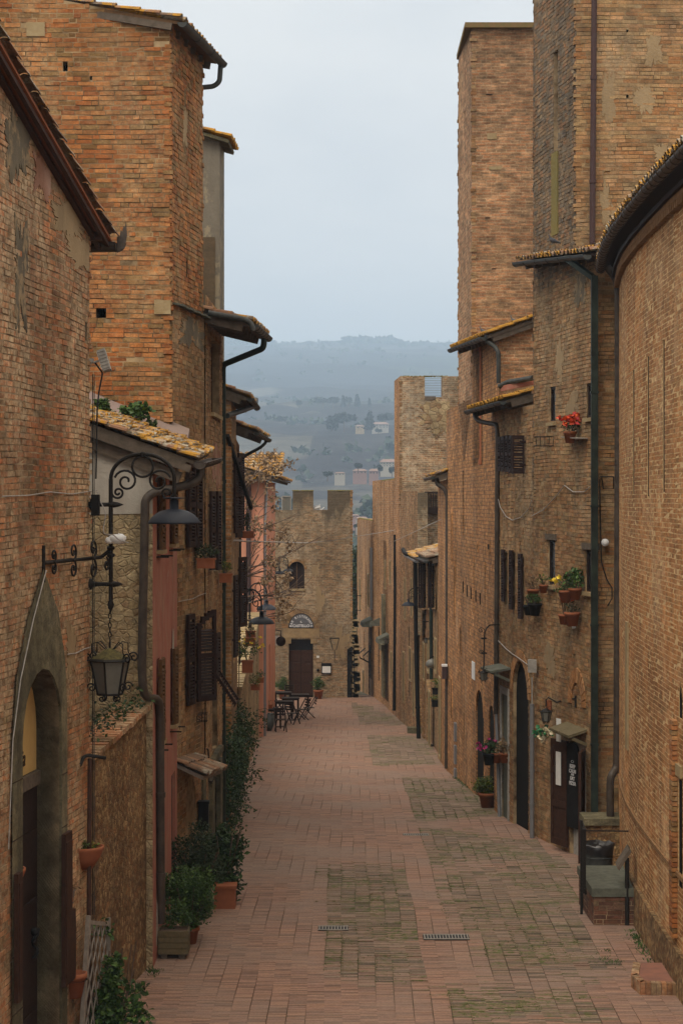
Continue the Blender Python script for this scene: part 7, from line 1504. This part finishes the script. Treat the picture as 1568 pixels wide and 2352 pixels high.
for x, y in ((1063, 1335), (1072, 1344), (1081, 1350), (1092, 1356), (1102, 1362)):
    w_ = w13f if x < 1083 else w13; q = MB(); panel(q, w_, w_.rect(x, x + 1.2, y, y + 26), -.01, .015); q.build('putlog_dark_slab', M['dark_fill'], H13)  # black slabs on the wall face paint the shade of putlog holes
# ---------------------------------------------------------------- birds
def pigeon(label, c, rz, sc=1):
    t = thing('pigeon', label, 'bird', c, None); q = MB(); Mx = Matrix.Translation(c) @ Matrix.Rotation(R(rz), 4, 'Z') @ Matrix.Scale(sc, 4)
    prof = [((-.19, 0, .05), .012), ((-.12, 0, .065), .03), ((-.04, 0, .085), .058), ((.03, 0, .10), .062), ((.075, 0, .135), .045), ((.09, 0, .175), .028), ((.095, 0, .20), .03), ((.105, 0, .22), .026), ((.115, 0, .235), .008)]
    n = 10; vs = []; fs = []
    for (p_, r_) in prof:
        for k in range(n): a = 2 * PI * k / n; vs.append(Mx @ Vector((p_[0], math.cos(a) * r_ * .9, p_[2] + math.sin(a) * r_)))
    for i in range(len(prof) - 1):
        for k in range(n): fs.append((i * n + k, i * n + (k + 1) % n, (i + 1) * n + (k + 1) % n, (i + 1) * n + k))
    q.smooth = True; q.add(vs, fs); q.add([Mx @ Vector(v) for v in ((.12, -.008, .212), (.12, .008, .212), (.145, 0, .20), (.12, 0, .222))], [(0, 1, 2), (1, 3, 2), (3, 0, 2)])
    for s_ in (-1, 1): q.tube([Mx @ Vector((.02, .02 * s_, .05)), Mx @ Vector((.025, .02 * s_, 0)), Mx @ Vector((.05, .02 * s_, 0))], .005 * sc, 4)
    q.build('body', simple('pigeon_grey_' + str(int(c[0] * 10)), (.07, .08, .10), .6, col2=(.12, .13, .15), scale=30, bump=0), t)
pigeon('pigeon perched on the higher part of the mossy loggia roof', P(1184, 741, 45.3) - Z_ * .1, 180, 1.1); pigeon('pigeon perched lower on the mossy loggia roof edge', P(1111, 766, 45.4) - Z_ * .05, 180, .9); pigeon('dark pigeon sitting in the arched slit above the canopy', P(1269, 562, 39.2), 200, .85)
# ---------------------------------------------------------------- tree with dry seed heads, roof weeds
TR = thing('bare_tree', 'leafless tree with brown seed clusters in front of the salmon house', 'tree', (-3.6, 60, GZ(60))); q = MB(); sd_ = MB(); rr = random.Random(12)
def branch(p, d, l, r_, lv):
    pts = [p]; 
    for i in range(4): d = (d + Vector((rr.gauss(0, .13), rr.gauss(0, .13), rr.gauss(.02, .10)))).normalized(); p = p + d * l / 4; pts.append(p)
    q.tube(pts, r_, 5, r2=r_ * .55)
    if lv == 0:
        for _ in range(rr.choice((0, 1, 1, 2)) if pts[-1].x < -1.5 else 0):
            c_ = pts[rr.choice((2, 3, 4))] - Z_ * .08
            for _ in range(30): sd_.leaf(c_ + Vector((rr.gauss(0, .09), rr.gauss(0, .10), rr.gauss(0, .09))), .13, (0, 0, -.8), .5)
        return
    for i in range(rr.choice((2, 3, 3))): nd = (d + Vector((rr.gauss(.25, .5), rr.gauss(-.05, .45), rr.gauss(.05, .42)))).normalized(); branch(pts[rr.choice((2, 3, 4))], nd, l * rr.uniform(.62, .85), r_ * .55, lv - 1)
b0 = Vector((-3.4, 60, GZ(60)))
for (z, dx, dz, L_) in ((6.3, .9, .12, 1.2), (6.6, .8, .5, 1.3), (7.0, .9, .1, 1.4), (7.3, .7, .7, 1.5), (7.9, .9, .2, 1.4), (8.3, .6, .8, 1.6), (8.7, .9, .35, 1.3), (9.2, .6, .7, 1.3), (9.6, .3, .9, 1.3), (7.6, .95, 0, 1.2)): branch(Vector((-3.4, 60, z)), Vector((dx, -.1, dz)).normalized(), L_, .035, 2)
q.build('branch', M['bark'], TR, kind='stuff'); sd_.build('seed_heads', M['dry'], TR, kind='stuff'); q = MB(); q.tube([b0, b0 + Vector((.05, 0, 2.5)), b0 + Vector((-.05, 0, 5)), b0 + Vector((.02, 0, 8.2))], .11, 8, r2=.04); q.build('trunk', M['bark'], TR)
def weeds(label, c, r, n, size=.06, leaf='green'): t = thing('weed', label, 'weed', c, 'weeds rooted on roofs'); foliage(n, size, [(c[0], c[1], c[2], *r)], .8).build('foliage', M[leaf], t)
c = P(236, 930, 30.9); weeds('leafy weed on the near roof beside the cable', c, (.12, .1, .12), 160, .08); c = P(312, 945, 31.4); weeds('largest leafy weed on the lichened roof', c, (.26, .12, .14), 320, .09); c = P(348, 972, 31.5); weeds('small weed at the roof corner below the tower', c, (.08, .08, .07), 60, .07); c = P(906 / 1.74 + 5, 718, 36); weeds('tiny tuft on the gutter of the deep eave', P(519, 722, 36), (.04, .04, .05), 24, .05)
# ---------------------------------------------------------------- beyond the village
CT = thing('evergreen_tree', 'dark evergreen tree seen through the gap right of the gatehouse', 'tree', (1.1, 118, GZ(118))); q = MB(); bl = [(.72 + .12 * math.sin(k), 118, CZ - 3.2 - k * .75, .65 + .05 * k, .8, .55) for k in range(8)]; foliage(3600, .20, bl).build('crown', M['dark_leaf'], CT); q.tube([(.9, 118, GZ(118) - .5), (.9, 118, CZ - 4)], .14, 7); q.build('trunk', M['bark'], CT)
M['far_leaf'] = leafm('far_dark_foliage', [(.010, .018, .010), (.014, .024, .012)])
def far_tree(label, x, y, Y, w_, h_, kind, group='trees on the far slopes'):
    c = P(x, y, Y); c.z = min(c.z, c.z); t = thing('umbrella_pine' if kind == 'pine' else 'cypress' if kind == 'cyp' else 'round_tree', label, 'tree', c, group); W_ = w_ * Y / F; H_ = h_ * Y / F; q = MB(); n = 260
    if kind == 'cyp':
        bl = [(c.x, c.y, c.z + H_ * (.12 + .85 * k / 7), W_ * .5 * (1 - (k / 7.5) ** 1.6) + .2, W_ * .5, H_ * .12) for k in range(8)]
    elif kind == 'pine': bl = [(c.x + W_ * .36 * math.cos(k * 1.9) * random.uniform(.3, 1), c.y, c.z + H_ * random.uniform(.6, .82), W_ * .28, W_ * .28, H_ * .17) for k in range(9)]
    else: bl = [(c.x + W_ * .3 * math.cos(k * 2.1), c.y, c.z + H_ * (.18 + .4 * random.random()), W_ * .28, W_ * .28, H_ * .26) for k in range(8)]
    foliage(n * 3, max(W_, H_) * .15, bl, .9).build('crown', M['far_leaf'], t); q = MB(); q.tube([c - Z_ * 2, c + Z_ * H_ * .5], W_ * .02 + .1, 6); q.build('trunk', M['bark'], t)
for a in (('left umbrella pine of the near far group', 762, 985, 1400, 26, 37, 'round'), ('broad umbrella pine of the near far group', 790, 986, 1400, 50, 38, 'pine'), ('lone pointed cypress left of the farmhouse', 849, 986, 1380, 20, 39, 'cyp'), ('flat topped pine behind the farmhouse', 885, 975, 1450, 36, 25, 'pine'), ('pale round tree far left', 686, 930, 1900, 11, 16, 'round'), ('left tree of the far ridge clump', 742, 934, 1900, 20, 20, 'pine'), ('middle tree of the far ridge clump', 765, 934, 1900, 30, 22, 'pine'), ('thin cypress of the far ridge clump', 788, 934, 1900, 7, 24, 'cyp'), ('right tree of the far ridge clump', 800, 934, 1900, 18, 22, 'pine'), ('rightmost cypress pair of the far ridge clump', 820, 934, 1900, 14, 26, 'cyp'), ('isolated thin cypress on the far slope', 848, 934, 1900, 5, 18, 'cyp'), ('low dark tree left on the middle slope', 646, 968, 1600, 22, 16, 'round'), ('round tree beside the pink villa', 822, 1076, 760, 18, 16, 'round'), ('dark tree between the villa and the cream house', 872, 1082, 745, 12, 20, 'round'), ('tree group left of the white building', 752, 1094, 770, 22, 14, 'round'), ('tree before the pale farmhouse', 868, 992, 1390, 16, 10, 'round'), ('tree at the castle tower side of the cream house', 900, 1086, 760, 18, 18, 'round'), ('small tree low in the valley gap', 816, 1212, 500, 10, 12, 'round')): far_tree(*a)
def far_house(label, x, y, Y, w_, h_, wall, rows=1, cols=4, rf='tile_plain', group='houses in the valley'):
    h_ *= .66
    c = P(x, y, Y); W_ = w_ * Y / F; H_ = h_ * Y / F; t = thing('farmhouse', label, 'house', c, group); q = MB(); q.box(c + Z_ * (H_ * .31 - 2), (W_, W_ * .6, H_ * .62 + 4)); q.build('wall', M[wall], t)
    q = MB(); z = c.z + H_ * .62; a = W_ * .55; b = W_ * .38; q.add([(c.x - a, c.y - b, z), (c.x + a, c.y - b, z), (c.x + a, c.y + b, z), (c.x - a, c.y + b, z), (c.x - a * .6, c.y, z + H_ * .38), (c.x + a * .6, c.y, z + H_ * .38)], [(0, 1, 5, 4), (1, 2, 5), (2, 3, 4, 5), (3, 0, 4), (3, 2, 1, 0)]); q.build('roof', simple('faded_tiles', (.24, .17, .145), .9) if 'faded_tiles' not in bpy.data.materials else bpy.data.materials['faded_tiles'], t)
    for j in range(rows):
        for i in range(cols): q = MB(); q.box((c.x - W_ / 2 + W_ * (i + .5) / cols, c.y - W_ * .3 - .03, c.z + H_ * .62 * (j + .55) / rows), (W_ / cols * .26, .1, H_ * .62 / rows * .42)); q.build('window', M['glass'], t)
WH = simple('pale_villa_wall', (.34, .32, .28), .9); M['villa'] = WH; M['pink_villa'] = simple('pink_villa_wall', (.27, .18, .165), .9)
far_house('pale farmhouse to the right of the pointed cypress', 873, 984, 1420, 38, 22, 'villa', 2, 5); far_house('small stone house left of the pointed cypress', 826, 985, 1430, 20, 14, 'cream', 1, 2)
far_house('pink villa with two wings in the valley', 826, 1089, 780, 32, 18, 'pink_villa', 1, 4); far_house('pink villa wing with arched gable', 858, 1091, 770, 22, 22, 'pink_villa', 1, 3); far_house('cream two storey villa cut by the castle tower', 892, 1073, 820, 40, 28, 'villa', 2, 6); far_house('low white building left of the pink villa', 780, 1092, 790, 24, 12, 'villa', 1, 3); far_house('white warehouse seen in the gap beside the gatehouse', 830, 1196, 560, 26, 14, 'villa', 1, 4); far_house('long roof low in the valley gap', 812, 1188, 600, 24, 10, 'pink_villa', 1, 3)
WD = MB(); rr = random.Random(21)
for _ in range(900):
    Y = rr.choice((rr.uniform(560, 900), rr.uniform(900, 1500), rr.uniform(1500, 2600), rr.uniform(3000, 5000))); x = rr.uniform(-.09, .09) * Y * 1.6
    if math.sin(x * .02 + Y * .004) + math.sin(Y * .012 - x * .005) < -.3 and Y < 4000: continue
    z = TZ(x, Y); r_ = rr.uniform(3, 6.5) * (1.4 if Y > 3000 else 1)
    for _ in range(16): d = Vector((rr.gauss(0, 1), rr.gauss(0, 1), abs(rr.gauss(0, 1)))).normalized() * r_ * rr.uniform(.5, 1); random.seed(rr.random()); WD.leaf((x + d.x, Y + d.y, z + d.z), r_ * .9, None, .9)
for _ in range(1500):
    x = rr.uniform(-1100, 1100); Y = rr.uniform(4850, 5050); z = TZ(x, Y); r_ = rr.uniform(6, 13) * (1.3 if math.sin(x * .02) > .2 else .5)
    for _ in range(12): d = Vector((rr.gauss(0, 1), rr.gauss(0, 1), abs(rr.gauss(0, 1)))).normalized() * r_ * rr.uniform(.5, 1); WD.leaf((x + d.x, Y + d.y, z + d.z), r_ * .9, None, .9)
WD.build('woodland', M['dark_leaf'], None, kind='stuff', label='woods scattered over the hazy hills and along the ridge')
# weeds at wall feet
random.seed(77); q = MB()
def tufts(poly, n):
    for _ in range(n):
        i = random.randrange(len(poly) - 1); a, b = poly[i], poly[i + 1]; t_ = random.random(); x, y = a[0] + (b[0] - a[0]) * t_, a[1] + (b[1] - a[1]) * t_
        for _ in range(8): q.leaf((x + random.gauss(0, .05), y + random.gauss(0, .08), GZ(y) + .01), .06, (0, 0, 1.5), .3)
tufts([(-2.6, 27.9), (-3.0, 25)], 40); tufts([(4.45, 30.5), (4.4, 28)], 26); tufts([(3.1, 55), (3.3, 51)], 30); tufts([(-2.7, 50), (-2.9, 60)], 60)
for x, y in ((1390, 2205), (1415, 2210), (1400, 2214), (1395, 2186)):
    p = G(x, y)
    for _ in range(40): q.leaf(p + Vector((random.gauss(0, .05), random.gauss(0, .09), .005)), .035, (0, 0, 1.5), .3)
q.build('weeds', M['green'], None, kind='stuff', label='small weeds along the wall feet')
# ---------------------------------------------------------------- the air
hb = MB(); hb.box((0, 3000, 225), (5300, 6100, 580)); hz = bpy.data.materials.new('haze'); hz.use_nodes = True; hz.node_tree.nodes.clear()
ho = hz.node_tree.nodes.new('ShaderNodeOutputMaterial'); pv = hz.node_tree.nodes.new('ShaderNodeVolumePrincipled'); pv.inputs['Density'].default_value = HAZE; pv.inputs['Color'].default_value = (.56, .76, 1.0, 1)
hz.node_tree.links.new(pv.outputs[0], ho.inputs['Volume']); hb.build('haze', hz, None, kind='stuff', label='thin blue haze over the valley')
for o in bpy.data.objects:
    if '_o' in o: del o['_o']
